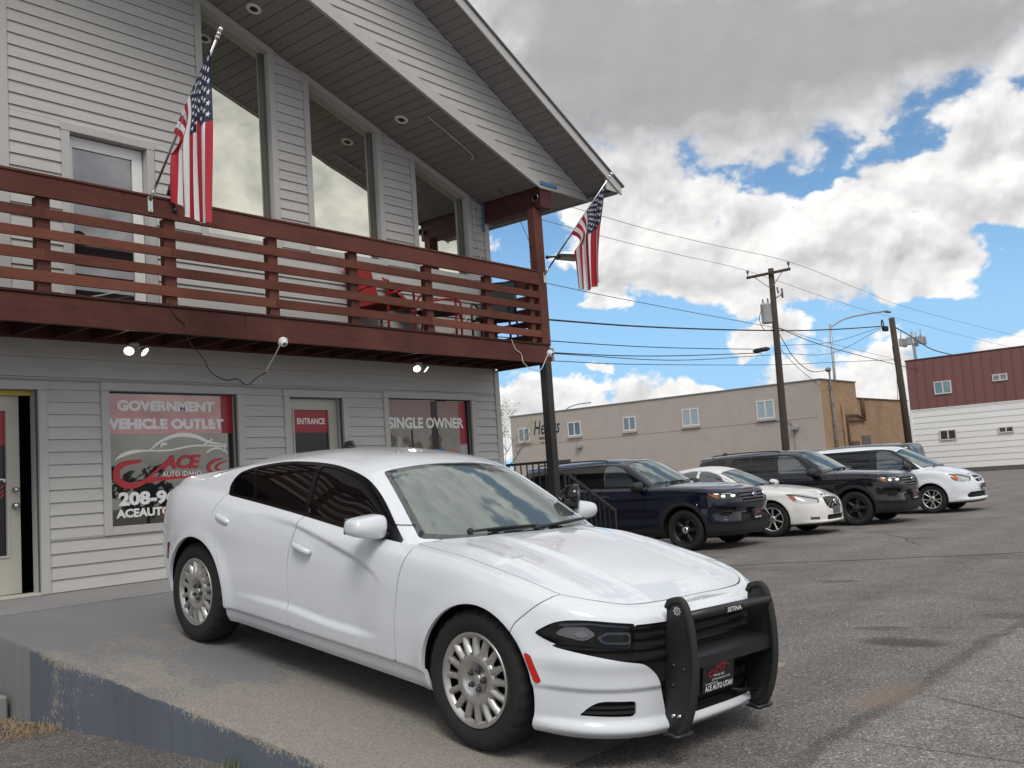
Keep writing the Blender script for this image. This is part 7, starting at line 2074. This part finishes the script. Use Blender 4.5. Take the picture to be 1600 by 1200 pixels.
    outl = [(.860, .845)] + up + [(.900, .205), (.868, .235), (.862, .50)]
    bar = MB(); yb = .385
    bar.prism(outl, lambda p, q, d: (p, -yb + d, q), -.008, .008); g = bar.build('push_bar_upright', M['black'], car)
    bar = MB(); bar.prism(outl, lambda p, q, d: (p, yb + d, q), -.008, .008); bar.build('push_bar_upright', M['black'], car)
    M['rubber'] = pm("push_bar_rubber", (.018, .018, .019), .7, var=.2, bump=.2, bscale=120)
    for s in (-1, 1):
        mb = MB(); mb.tube([(x, s * yb, z) for x, z in [(.862, .83)] + up], .021, 10); mb.build('push_bar_edging', M['rubber'], car)
        mb = MB(); mb.tube([(.935, s * yb - .07, .222), (.99, s * yb - .075, .222), (1.0, s * yb, .225), (.99, s * yb + .05, .222)], .012, 8); mb.bbox(.90, .985, s * yb - .07, s * yb + .05, .212, .218, .001); mb.build('push_bar_foot', M['black'], car)
        for (x, z) in ((.91, .55), (.91, .45), (.92, .30), (.955, .305), (.97, .54)):
            mb = MB(); mb.lathe([(0, .008), (.009, .007), (.012, 0)], 8, lambda r, a, h: (x + r * math.cos(a), s * (yb + .008 + h) if s > 0 else -yb - .008 - h, z + r * math.sin(a))); mb.build('bolt', M['steel'] if z < .4 else M['black'], car)
    mb = MB(); mb.tube([(.985, -yb, .805), (.985, yb, .805)], .026, 14); mb.build('push_bar_tube', M['black'], car)
    mb = MB(); mb.bbox(1.004, 1.0125, -.085, .085, .787, .823, .002); nm = mb.build('name_badge', M['gloss_black'], car)
    vs, fs = fit_text("SETINA", .135, .024, bold=.01); mb = MB(); mb.add([(1.0135, v[0], .806 + v[1]) for v in vs], fs); mb.build('lettering', M['whiteprint'], nm, fix=False)
    mb = MB(); mb.prism([(1.018, .545), (1.018, .600), (.985, .612), (.82, .612), (.82, .605), (.978, .604), (1.008, .594), (1.008, .545)], lambda p, q, d: (p, d, q), -yb + .009, yb - .009); mb.build('push_bar_channel', M['black'], car)
    mb = MB(); mb.tube([(.93, -yb + .01, .30), (.90, -.25, .31), (.86, -.2, .32)], .012, 6); mb.tube([(.93, yb - .01, .30), (.90, .25, .31), (.86, .2, .32)], .012, 6)
    o = mb.build('push_bar_brace', M['black'], car)
    # star badge on the upright
    pts = []
    for k in range(16):
        a = math.pi * k / 8; r = .026 if k % 2 == 0 else .018; pts.append((.925 + r * math.sin(a), .825 + r * math.cos(a)))
    for s in (-1, 1):
        mb = MB(); mb.add([(p, s * (yb + .0095), q) for p, q in pts], [tuple(range(16))]); mb.lathe([(.007, 0), (.011, 0)], 12, lambda r, a, h: (.925 + r * math.cos(a), s * (yb + .0105), .825 + r * math.sin(a)), 1); mb.build('star_badge', [M['steel'], M['black']], car, fix=False)
    plate(car, .915, .445, .30, .165, (("ACE", .01, .045, .10, .035, M['redlogo']), ("AUTO IDAHO", .01, .017, .085, .010, M['redlogo']), ("385-666-3663", 0, .000, .10, .013, M['whiteprint']), ("325 West State Road 35 105", .02, -.020, .17, .011, M['whiteprint']),
                                    ("www.aceautoutah.com", -.07, -.036, .12, .009, M['whiteprint']), ("ACE AUTO UTAH", 0, -.060, .26, .030, M['whiteprint'])))
    mb = MB(); mb.bbox(.895, .914, -.16, .16, .355, .535, .005); mb.build('plate_bracket', M['plastic'], car)
    return car


build_sedan()
# ================================================================== PARKED ROW
def ring(cx, cz, r, n=48): return [(cx + r * math.cos(2 * math.pi * k / n), cz + r * math.sin(2 * math.pi * k / n)) for k in range(n)]


def place(car, x, y, heading=0.0):
    a = math.radians(heading); car.location = (x, y, lot_z(x, y)); car.rotation_euler = (0, 0, -math.pi / 2 + a)


YZ = lambda V: np.stack([np.abs(V[:, 1]), V[:, 2]], 1)


def suv(label, pnt, x, y, hd, wheel, boxy=False, detail=True, front_plate=True, name='parked_suv', lit=True):
    car = thing(name, label, 'car'); place(car, x, y, hd)
    black = M['plastic']

    def warp(V):
        V = V.copy(); xx, yy, z = V[:, 0], V[:, 1], V[:, 2]; side = sstep(-yy, .70, .88)
        for cx in (0, -2.865): V[:, 1] -= .022 * np.exp(-((np.hypot(xx - cx, z - .39) - .47) / .07) ** 2) * side
        V[:, 1] += .020 * np.exp(-((z - .62) / .10) ** 2) * side * sstep(xx, -2.5, -2.1) * sstep(xx, -.4, -.7)
        V[:, 1] -= .012 * np.exp(-((z - 1.0) / .05) ** 2) * side
        fr = sstep(xx, .45, .7); V[:, 0] += fr * (-.035 * np.exp(-((z - .66) / .07) ** 2) + .03 * np.exp(-((z - .50) / .04) ** 2))
        return V
    P = dict(paint=pnt, wb=2.865, R=.375, tw=.245, rim=.236, wheel=wheel, wheel_y=.835, arch_y=.965, x0f=.0, x0r=-3.0, nf=3.8, nr=4.5, hp=3.2, warp=warp,
             xf=[(0, .87), (.12, .945), (.3, .975), (.5, .95), (.75, .945), (.92, .90), (1, .845)], xr=[(0, -3.95), (.2, -4.06), (.5, -4.08), (.85, -4.06), (1, -4.02)],
             prof=[(0, .93), (.08, .965), (.3, .99), (.55, 1.0), (.8, .99), (.93, .965), (1, .925)], W=[(-4.1, .985), (0, .985), (.95, .97)],
             zb=[(-4.1, .36), (-3, .30), (0, .27), (.95, .25)],
             zE=[(-4.1, 1.25), (-3.4, 1.235), (-2, 1.19), (-.7, 1.155), (-.2, 1.14), (.4, 1.10), (.8, 1.035), (.95, 1.02)], zH=[(-4.1, 1.26), (-.42, 1.215), (0, 1.19), (.5, 1.145), (.80, 1.075), (.95, 1.05)],
             gh=dict(ws_x=-.46, ws_z=1.20, ws_s=.70 if not boxy else 1.6, ws_c=.32, ws_b=.11 if not boxy else 0, roof=[(-4.1, 1.70), (-3.2, 1.745), (-2.0, 1.765), (-1.3, 1.725)], crown=.055, rw=.68, cp=3.0, bk_x=-4.05, bk_z=1.22, bk_s=2.3, bk_c=.10, bk_b=.3,
                     inset=.012, k1=3.1, q=4.6, rr=.06, sr=.09),
             arches=[(0, .385, .430), (-2.865, .385, .430)], floor=.32, floor_x=(.45, -3.6),
             ws=rpoly([(-.49, 0, 0), (-.52, .3, .2), (-.70, .77, .05), (-1.05, .705, .2), (-1.33, .635, .05), (-1.30, 0, 0), (-1.3, -.2, 0), (-.49, -.2, 0)], .02) if not boxy else rpoly([(-.49, 0, 0), (-.66, .70, .05), (-.83, .64, .04), (-.76, 0, 0), (-.76, -.2, 0), (-.49, -.2, 0)], .02),
             ws_z=1.1, glass_ws=M['wsglass'] if not boxy else M['tint'],
             bw=rpoly([(-3.86, 0, 0), (-3.86, .55, .05), (-4.03, .62, .05), (-4.04, 0, 0), (-4.04, -.2, 0), (-3.86, -.2, 0)], .02), bw_z=1.26, glass_bw=M['tint'],
             dlo=rpoly([(-.80, 1.175, .02), (-2.75, 1.235, .03), (-3.02, 1.46, .06), (-2.90, 1.648, .05), (-2.0, 1.672, .3), (-1.52, 1.655, .12), (-1.30, 1.56, .1)], .04),
             panes=[rpoly([(-.98, 1.205), (-1.74, 1.225), (-1.78, 1.640), (-1.54, 1.630, .1), (-1.33, 1.54, .1)], .02), rpoly([(-1.83, 1.228), (-2.46, 1.246), (-2.46, 1.632), (-1.87, 1.642)], .02), rpoly([(-2.50, 1.25), (-2.72, 1.258), (-2.94, 1.45, .04), (-2.86, 1.615), (-2.50, 1.628)], .02)],
             glass_side=[M['carglass'], M['tint'], M['tint']] if not boxy else [M['tint']] * 3)
    P['holes'] = [dict(name='grille', poly=rpoly([(-.255, 1.015, .02), (-.72, 1.02, 0), (-.72, .80, 0), (-.40, .80, .03), (-.325, .90, .03)], .01), bars=((.985, 1.012), (.930, .962), (.875, .905), (.815, .848)), bar_mat=M['darkgrey'], bar_off=.004, cond=lambda V: .3 - V[:, 0]),
                  dict(name='lower_intake', poly=rpoly([(-.30, .64, .03), (-.72, .64, 0), (-.72, .47, 0), (-.25, .47, .03)], .01), bars=((.545, .565),), cond=lambda V: .3 - V[:, 0]),
                  dict(name='fog_pocket', side=-1, poly=rpoly([(.215, .790, .02), (.05, .770, .05), (-.22, .745, .03), (-.16, .690, .02), (-.05, .60, .03), (.12, .60, .03)], .02), bars=((.665, .685),), bar_mat=M['darkgrey'], cond=lambda V: .3 - V[:, 0])]
    P['lamps'] = [dict(name='headlight', lens=M['lensclear'], poly=rpoly([(.335, 1.012, .02), (-.235, 1.012, .015), (-.315, .905, .02), (.11, .892, .05)], .02), housing=M['darkgrey'],
                       inserts=[dict(name='lamp_bulb', mat=M['led'] if lit else M['reflector'], poly=rpoly([(.075, .982), (-.02, .985), (-.01, .940), (.06, .935)], .01), off=-.02), dict(name='lamp_bulb', mat=M['led'] if lit else M['reflector'], poly=rpoly([(-.12, .982), (-.22, .985), (-.235, .945), (-.14, .94)], .01), off=-.02),
                                dict(name='indicator', mat=M['amber'] if lit else M['reflector'], poly=rpoly([(.29, 1.0), (.14, .99), (.12, .915), (.19, .92)], .01), off=-.02), dict(name='lamp_reflector', mat=M['reflector'], poly=rpoly([(.30, 1.01), (-.23, 1.01), (-.23, .993), (.28, .993)], .001), off=-.012)]),
                  dict(name='quarter_window', lens=M['tint'], box=False, proj=XZ, cond=lambda V: .4 + V[:, 1], off=-.006, poly=rpoly([(-3.16, 1.50, .04), (-3.02, 1.26, .02), (-3.75, 1.30, .05), (-3.90, 1.56, .05), (-3.25, 1.635, .05), (-3.08, 1.63, .04)], .03)),
                  dict(name='tail_lamp', lens=M['redlens'], proj=YZ, cond=lambda V: V[:, 0] + 3.6, poly=rpoly([(.97, 1.18), (.55, 1.16), (.55, 1.0), (.97, .98)], .03))]
    P['panels'] = [dict(name='hood', poly=rpoly([(.80, -.2, 0), (.805, 0, 0), (.79, .5, .15), (.70, .72, .1), (.1, .86, .2), (-.66, .86, .03), (-.62, .70, .1), (-.46, .3, .2), (-.44, 0, 0), (-.44, -.2, 0)], .03), proj=XY, cond=lambda V: 1.0 - V[:, 2], sides=1),
                   dict(name='wheel_arch_trim', poly=ring(0, .385, .505), mat=black, cond=lambda V: .7 + V[:, 1], gap=.001), dict(name='wheel_arch_trim', poly=ring(-2.865, .385, .505), mat=black, cond=lambda V: .7 + V[:, 1], gap=.001),
                   dict(name='front_door', poly=rpoly([(-.70, 1.5, 0), (-.74, 1.16, .05), (-.80, .9, .2), (-.80, .44, .02), (-1.78, .44, .02), (-1.80, 1.7, 0)], .02), cond=lambda V: np.maximum(.6 + V[:, 1], V[:, 2] - 1.215)),
                   dict(name='rear_door', poly=rpoly([(-1.80, 1.7, 0), (-1.78, .44, .02), (-2.33, .44, .03), (-2.48, .78, .1), (-2.86, 1.02, .1), (-2.80, 1.7, 0)], .02), cond=lambda V: np.maximum(.6 + V[:, 1], V[:, 2] - 1.23)),
                   dict(name='front_cladding', poly=[(.2, 0), (2, 0), (2, .405), (.2, .405)], mat=black, sides=1, gap=.001), dict(name='rocker_cladding', poly=[(-2.6, 0), (-.2, 0), (-.2, .405), (-2.6, .405)], mat=black, gap=.001), dict(name='rear_cladding', poly=[(-5, 0), (-3.1, 0), (-3.1, .405), (-5, .405)], mat=black, sides=1, gap=.001),
                   dict(name='front_valance', poly=rpoly([(.15, .40), (1.4, .40), (1.4, .52), (.70, .475), (.15, .46)], .001), mat=black, sides=1, gap=.001)]
    dress(car, body_shell(P, .030), P)
    P['mirror'] = (-.86, 1.08, 1.20, .085, .13, .085); P['mirror_mat'] = M['plastic'] if not boxy else pnt
    mirror_pair(car, P); handles(car, ((-1.66, .975, 1.03, -.004), (-2.60, .98, 1.06, -.004)), pnt)
    wipers(car, ([(-.56, -.52, 1.255), (-.55, -.2, 1.275), (-.55, .1, 1.27)], [(-.53, .02, 1.26), (-.57, .35, 1.27), (-.68, .62, 1.25)]))
    if detail:
        # oval badge on the grille, roof rails
        c = Vector((.957, 0, .945))
        mb = MB(); mb.lathe([(0, .026), (.9, .024), (1.0, .014), (1.02, 0)], 28, lambda r, a, h: (c.x + h, .085 * r * math.cos(a), c.z + .036 * r * math.sin(a))); b_ = mb.build('oval_badge', M['chrome'], car)
        mb = MB(); mb.lathe([(0, .0275), (.86, .0255)], 24, lambda r, a, h: (c.x + h, .085 * r * math.cos(a), c.z + .036 * r * math.sin(a))); mb.build('badge_field', pm("badge_blue_grey", (.06, .09, .16), .25), b_)
        vs, fs = fit_text("Ford", .105, .036, bold=.015, shear=.35); mb = MB(); mb.add([(c.x + .0285, v[0], c.z + v[1]) for v in vs], fs); mb.build('lettering', M['chrome'], b_, fix=False)
        for s in (-1, 1):
            mb = MB(); mb.tube(curve([(-1.75, s * .66, 1.70), (-1.85, s * .655, 1.745), (-2.6, s * .65, 1.76), (-3.4, s * .65, 1.735), (-3.5, s * .655, 1.69)], 5), .014, 6); mb.build('roof_rail', M['plastic'], car)
        mb = MB(); mb.prism([(-3.55, 1.735), (-3.38, 1.742), (-3.46, 1.80), (-3.53, 1.795)], lambda p, q, d: (p, d, q), -.03, .0); mb.build('roof_aerial', M['plastic'], car)
    if front_plate:
        plate(car, .985, .585, .30, .16, (("ACE", .01, .04, .10, .035, M['redlogo']), ("ACE AUTO UTAH", 0, -.055, .26, .028, M['whiteprint'])))
        mb = MB(); mb.bbox(.965, .984, -.17, .17, .495, .675, .006); mb.build('plate_frame', M['whiteprint'] if False else M['plastic'], car)
    return car


suv('navy police style suv with chrome wheel cap, first in the parked row beyond the railing', M['pw_navy'], 16.72, 9.15, 0.0, 'steelcap')
suv('black police style suv with plain steel wheels between the cream sedan and the minivan', M['pw_black'], 22.27, 8.10, 0.0, 'steel')
suv('boxy dark grey vehicle with squared roof mostly hidden behind the white minivan', M['pw_grey'], 30.75, 13.55, 180.0, 'steel', boxy=True, detail=False, front_plate=False, lit=False).scale = (1, 1, 1.05)


def saloon():
    car = thing('parked_sedan', 'pearl white sedan with chrome waterfall grille between the two dark suvs', 'car'); place(car, 19.50, 8.78, 0.0)
    pnt = M['pw_pearl']

    def warp(V):
        V = V.copy(); xx, yy, z = V[:, 0], V[:, 1], V[:, 2]; side = sstep(-yy, .68, .85)
        for cx in (0, -2.837): V[:, 1] -= .02 * np.exp(-((np.hypot(xx - cx, z - .36) - .40) / .07) ** 2) * side
        V[:, 1] -= .014 * np.exp(-((z - .84) / .05) ** 2) * side; V[:, 1] += .018 * np.exp(-((z - .58) / .1) ** 2) * side * sstep(xx, -2.4, -2) * sstep(xx, -.4, -.7)
        fr = sstep(xx, .4, .7); V[:, 0] += fr * .025 * np.exp(-((z - .26) / .03) ** 2)
        return V
    P = dict(paint=pnt, wb=2.837, R=.352, tw=.235, rim=.232, wheel='seven', wheel_y=.79, arch_y=.915, x0f=.0, x0r=-2.9, nf=2.9, nr=3.2, hp=2.6, warp=warp,
             xf=[(0, .92), (.1, .97), (.3, .98), (.6, .965), (.82, .92), (.94, .85), (1, .74)], xr=[(0, -3.8), (.3, -4.0), (.7, -4.0), (1, -3.9)],
             prof=[(0, .925), (.08, .96), (.3, .99), (.55, 1.0), (.8, .985), (.93, .955), (1, .905)], W=[(-4, .93), (0, .93), (1, .92)],
             zb=[(-4, .32), (-2.4, .24), (0, .22), (.95, .20)], zE=[(-4, 1.06), (-3.4, 1.08), (-2.4, 1.03), (-.7, .965), (-.2, .945), (.3, .88), (.7, .775), (.9, .74)], zH=[(-4, 1.10), (-3.3, 1.13), (-.42, 1.035), (0, .99), (.4, .91), (.74, .80), (.9, .77)],
             gh=dict(ws_x=-.33, ws_z=1.0, ws_s=.56, ws_c=.42, ws_b=.12, roof=[(-3.1, 1.33), (-2.4, 1.45), (-1.8, 1.50), (-1.2, 1.465)], crown=.08, rw=.60, bk_x=-3.35, bk_z=1.10, bk_s=.52, bk_c=.25, inset=.012, k1=2.3, q=3.0, rr=.06, sr=.09),
             arches=[(.0, .355, .392), (-2.837, .355, .392)], floor=.25, floor_x=(.45, -3.4),
             ws=rpoly([(-.375, 0, 0), (-.40, .3, .2), (-.62, .74, .04), (-.95, .65, .2), (-1.24, .555, .04), (-1.19, 0, 0), (-1.19, -.2, 0), (-.375, -.2, 0)], .02), glass_ws=M['wsglass'],
             bw=rpoly([(-2.55, 0, 0), (-2.62, .5, .05), (-3.22, .58, .05), (-3.33, 0, 0), (-3.33, -.2, 0), (-2.55, -.2, 0)], .02), glass_bw=M['carglass'],
             dlo=rpoly([(-.66, .985, .01), (-2.55, 1.055, .03), (-2.85, 1.17, .03), (-2.5, 1.345, .2), (-1.95, 1.425, .3), (-1.5, 1.405, .2), (-1.15, 1.30, .2)], .05),
             panes=[rpoly([(-.93, 1.01), (-1.66, 1.035), (-1.70, 1.395), (-1.5, 1.382, .1), (-1.2, 1.29, .1)], .02), rpoly([(-1.72, 1.04), (-2.5, 1.07), (-2.76, 1.17), (-2.45, 1.325, .1), (-1.95, 1.402, .1), (-1.76, 1.40)], .02)], glass_side=[M['carglass']] * 2, trim_mat=M['chrome'])
    P['holes'] = [dict(name='grille', poly=rpoly([(-.36, .735, .03), (-.72, .755, 0), (-.72, .50, 0), (-.47, .50, .05), (-.38, .60, .05)], .02), uprights=tuple((-.690 + .0185 * k, -.682 + .0185 * k) for k in range(14)), bar_mat=M['chrome'], bar_off=.003, cond=lambda V: .3 - V[:, 0]),
                  dict(name='lower_intake', poly=rpoly([(-.40, .385, .02), (-.75, .385, 0), (-.75, .29, 0), (-.38, .29, .02)], .01), cond=lambda V: .3 - V[:, 0]),
                  dict(name='fog_pocket', side=-1, mat=M['reflector'], poly=rpoly([(.02, .375), (-.20, .36), (-.20, .30), (-.02, .30)], .02), bars=((.325, .345),), cond=lambda V: .3 - V[:, 0])]
    P['lamps'] = [dict(name='headlight', lens=M['lensclear'], poly=rpoly([(.40, .845, .02), (.12, .825, .1), (-.255, .735, .03), (-.235, .635, .03), (.10, .625, .1), (.27, .67, .05)], .03), housing=M['reflector'],
                       inserts=[dict(name='indicator', mat=M['amber'], poly=rpoly([(.36, .82), (.24, .795), (.22, .72), (.28, .72)], .01), off=-.018)]),
                  dict(name='tail_lamp', lens=M['redlens'], proj=YZ, cond=lambda V: V[:, 0] + 3.6, poly=rpoly([(.9, .98), (.4, .96), (.4, .84), (.9, .84)], .03))]
    P['panels'] = [dict(name='hood', poly=rpoly([(.745, -.2, 0), (.75, 0, 0), (.70, .42, .1), (.45, .70, .1), (-.1, .79, .2), (-.60, .79, .03), (-.40, .35, .2), (-.36, 0, 0), (-.36, -.2, 0)], .03), proj=XY, cond=lambda V: .74 - V[:, 2], sides=1),
                   dict(name='front_door', poly=rpoly([(-.58, 1.05, 0), (-.62, .9, .1), (-.66, .33, .03), (-1.69, .33, .02), (-1.70, 1.5, 0)], .02), cond=lambda V: np.maximum(.6 + V[:, 1], V[:, 2] - 1.04)),
                   dict(name='rear_door', poly=rpoly([(-1.70, 1.5, 0), (-1.69, .33, .02), (-2.33, .33, .03), (-2.55, .75, .1), (-2.7, 1.2, 0)], .02), cond=lambda V: np.maximum(.6 + V[:, 1], V[:, 2] - 1.08)),
                   dict(name='chin_spoiler', poly=[(.2, 0), (2, 0), (2, .238), (.2, .238)], mat=M['plastic'], sides=1, gap=.001)]
    dress(car, body_shell(P, .028), P); P['mirror'] = (-.76, .99, 1.045, .08, .12, .075); mirror_pair(car, P)
    handles(car, ((-1.55, .915, .90, -.006), (-2.45, .915, .93, -.006)), pnt)
    wipers(car, ([(-.47, -.5, 1.04), (-.45, -.2, 1.06), (-.45, .08, 1.06)], [(-.41, 0, 1.05), (-.45, .3, 1.06), (-.56, .58, 1.05)]))
    mb = MB(); mb.lathe([(.030, 0), (.038, .012), (.046, .012), (.05, 0)], 28, lambda r, a, h: (.955 + h, r * math.cos(a), .635 + r * math.sin(a)))
    for k in (-1, 0, 1): mb.bbox(.957, .967, k * .022 - .010 - .004, k * .022 + .010 - .004, .612 + k * .008, .655 + k * .008, .004)
    mb.build('shield_badge', M['chrome'], car)
    mb = MB(); mb.bbox(.982, .995, -.16, .16, .40, .535, .005); mb.build('blank_plate', pm("blank_plate_grey", (.10, .10, .105), .4), car)
    return car


def minivan():
    car = thing('parked_minivan', 'white minivan with silver wheel covers at the far end of the parked row', 'car'); place(car, 25.86, 7.58, 0.0)
    pnt = M['pw_white']

    def warp(V):
        V = V.copy(); xx, yy, z = V[:, 0], V[:, 1], V[:, 2]; side = sstep(-yy, .72, .88)
        for cx in (0, -3.078): V[:, 1] -= .018 * np.exp(-((np.hypot(xx - cx, z - .36) - .40) / .06) ** 2) * side
        V[:, 1] -= .012 * np.exp(-((z - .98) / .05) ** 2) * side; V[:, 1] += .012 * np.exp(-((z - .5) / .08) ** 2) * side * sstep(xx, -2.6, -2.2) * sstep(xx, -.4, -.7)
        fr = sstep(xx, .45, .75); V[:, 0] += fr * (.03 * np.exp(-((z - .30) / .035) ** 2) - .015 * np.exp(-((z - .42) / .06) ** 2))
        return V
    P = dict(paint=pnt, wb=3.078, R=.347, tw=.225, rim=.222, wheel='split', wheel_y=.83, arch_y=.96, x0f=.0, x0r=-3.3, nf=3.0, nr=4.5, hp=3.0, warp=warp,
             xf=[(0, .88), (.1, .93), (.3, .935), (.55, .92), (.8, .88), (.93, .82), (1, .72)], xr=[(0, -4.0), (.3, -4.15), (.8, -4.15), (1, -4.1)],
             prof=[(0, .94), (.1, .97), (.3, .99), (.55, 1.0), (.8, .99), (.93, .965), (1, .925)], W=[(-4.2, .985), (0, .985), (.95, .96)],
             zb=[(-4.2, .32), (-2.8, .25), (0, .23), (.95, .22)], zE=[(-4.2, 1.10), (-3, 1.09), (-1, 1.06), (-.3, 1.05), (.3, .985), (.7, .885), (.9, .86)], zH=[(-4.2, 1.12), (.05, 1.115), (.4, 1.03), (.72, .91), (.9, .88)],
             gh=dict(ws_x=.10, ws_z=1.09, ws_s=.66, ws_c=.40, ws_b=.10, roof=[(-4.2, 1.67), (-3.2, 1.71), (-2, 1.735), (-1.0, 1.69)], crown=.05, rw=.70, cp=3, bk_x=-4.12, bk_z=1.1, bk_s=3.0, bk_c=.06, bk_b=.3, inset=.012, k1=3.4, q=4.6, rr=.06, sr=.08),
             arches=[(0, .350, .388), (-3.078, .350, .388)], floor=.27, floor_x=(.4, -3.7),
             ws=rpoly([(.055, 0, 0), (.02, .3, .2), (-.17, .78, .05), (-.55, .72, .2), (-.86, .66, .05), (-.82, 0, 0), (-.82, -.2, 0), (.055, -.2, 0)], .02), ws_z=1.0, glass_ws=M['wsglass'],
             bw=rpoly([(-3.98, 0, 0), (-3.98, .6, .05), (-4.09, .66, .05), (-4.10, 0, 0), (-4.1, -.2, 0), (-3.98, -.2, 0)], .02), bw_z=1.15, glass_bw=M['tint'],
             dlo=rpoly([(-.20, 1.075, .02), (-3.9, 1.145, .05), (-3.98, 1.55, .06), (-3.5, 1.625, .1), (-1.2, 1.64, .3), (-.95, 1.60, .1), (-.55, 1.36, .2)], .04),
             panes=[rpoly([(-.62, 1.11), (-1.28, 1.13), (-1.30, 1.60), (-1.05, 1.595, .1), (-.66, 1.37, .02)], .02), rpoly([(-.35, 1.10, .02), (-.58, 1.11, .02), (-.62, 1.34, .02)], .01), rpoly([(-1.48, 1.135), (-2.72, 1.165), (-2.72, 1.60), (-1.48, 1.605)], .03), rpoly([(-2.80, 1.17), (-3.84, 1.19), (-3.90, 1.53), (-3.48, 1.595, .1), (-2.80, 1.60)], .03)],
             glass_side=[M['carglass'], M['carglass'], M['tint'], M['tint']])
    P['holes'] = [dict(name='grille', poly=rpoly([(-.34, .86, .03), (-.66, .87, 0), (-.66, .70, 0), (-.44, .70, .04), (-.37, .78, .03)], .01), bars=((.772, .798),), uprights=((-.66, -.615),), bar_mat=M['chrome'], bar_off=.006, cond=lambda V: .3 - V[:, 0]),
                  dict(name='lower_intake', poly=rpoly([(-.02, .40, .03), (-.12, .475, .05), (-.66, .475, 0), (-.66, .345, 0), (-.05, .345, .02)], .02), bars=((.40, .415),), cond=lambda V: .3 - V[:, 0])]
    P['lamps'] = [dict(name='headlight', lens=M['lensclear'], poly=rpoly([(.345, .925, .02), (.05, .925, .06), (-.27, .85, .03), (-.21, .735, .04), (.10, .715, .06), (.28, .78, .04)], .03), housing=M['reflector'],
                       inserts=[dict(name='indicator', mat=M['amber'], poly=rpoly([(.31, .905), (.15, .895), (.13, .76), (.24, .79)], .02), off=-.015), dict(name='lamp_bulb', mat=M['chrome'], poly=rpoly([(.08, .88), (-.06, .86), (-.06, .77), (.07, .76)], .03), off=-.02)]),
                  dict(name='tail_lamp', lens=M['redlens'], proj=YZ, cond=lambda V: V[:, 0] + 3.7, poly=rpoly([(.98, 1.3), (.82, 1.3), (.80, .95), (.98, .95)], .03))]
    P['panels'] = [dict(name='hood', poly=rpoly([(.735, -.2, 0), (.74, 0, 0), (.69, .45, .1), (.40, .74, .1), (-.15, .84, .05), (.03, .35, .2), (.075, 0, 0), (.075, -.2, 0)], .03), proj=XY, cond=lambda V: .80 - V[:, 2], sides=1),
                   dict(name='front_door', poly=rpoly([(-.40, 1.3, 0), (-.43, .9, .1), (-.43, .32, .03), (-1.37, .32, .02), (-1.38, 1.6, 0)], .02), cond=lambda V: np.maximum(.6 + V[:, 1], V[:, 2] - 1.10)),
                   dict(name='sliding_door', poly=rpoly([(-1.38, 1.6, 0), (-1.37, .32, .02), (-2.62, .32, .03), (-2.72, .7, .1), (-2.76, 1.6, 0)], .02), cond=lambda V: np.maximum(.6 + V[:, 1], V[:, 2] - 1.13)),
                   dict(name='chin_spoiler', poly=[(.2, 0), (2, 0), (2, .262), (.2, .262)], mat=M['plastic'], sides=1, gap=.001)]
    dress(car, body_shell(P, .030), P); P['mirror'] = (-.47, 1.05, 1.15, .085, .12, .085); P['mirror_mat'] = M['plastic']; mirror_pair(car, P)
    handles(car, ((-1.22, .975, .98, 0), (-1.55, .978, .98, 0)), pnt)
    wipers(car, ([(-.02, -.45, 1.13), (.0, -.1, 1.15), (0, .2, 1.15)], [(.03, .05, 1.14), (-.02, .4, 1.14), (-.12, .62, 1.13)]))
    mb = MB(); mb.bbox(.955, .968, -.16, .16, .505, .66, .005); pl = mb.build('dealer_plate', M['blackvinyl'], car)
    vs, fs = fit_text("ACE AUTO UTAH", .26, .028, bold=.03); mb = MB(); mb.add([(.969, v[0], .53 + v[1]) for v in vs], fs); mb.build('lettering', M['whiteprint'], pl, fix=False)
    vs, fs = fit_text("ACE", .14, .05, bold=.04, shear=.25); mb = MB(); mb.add([(.969, v[0], .60 + v[1]) for v in vs], fs); mb.build('lettering', M['redlogo'], pl, fix=False)
    return car


saloon()
minivan()
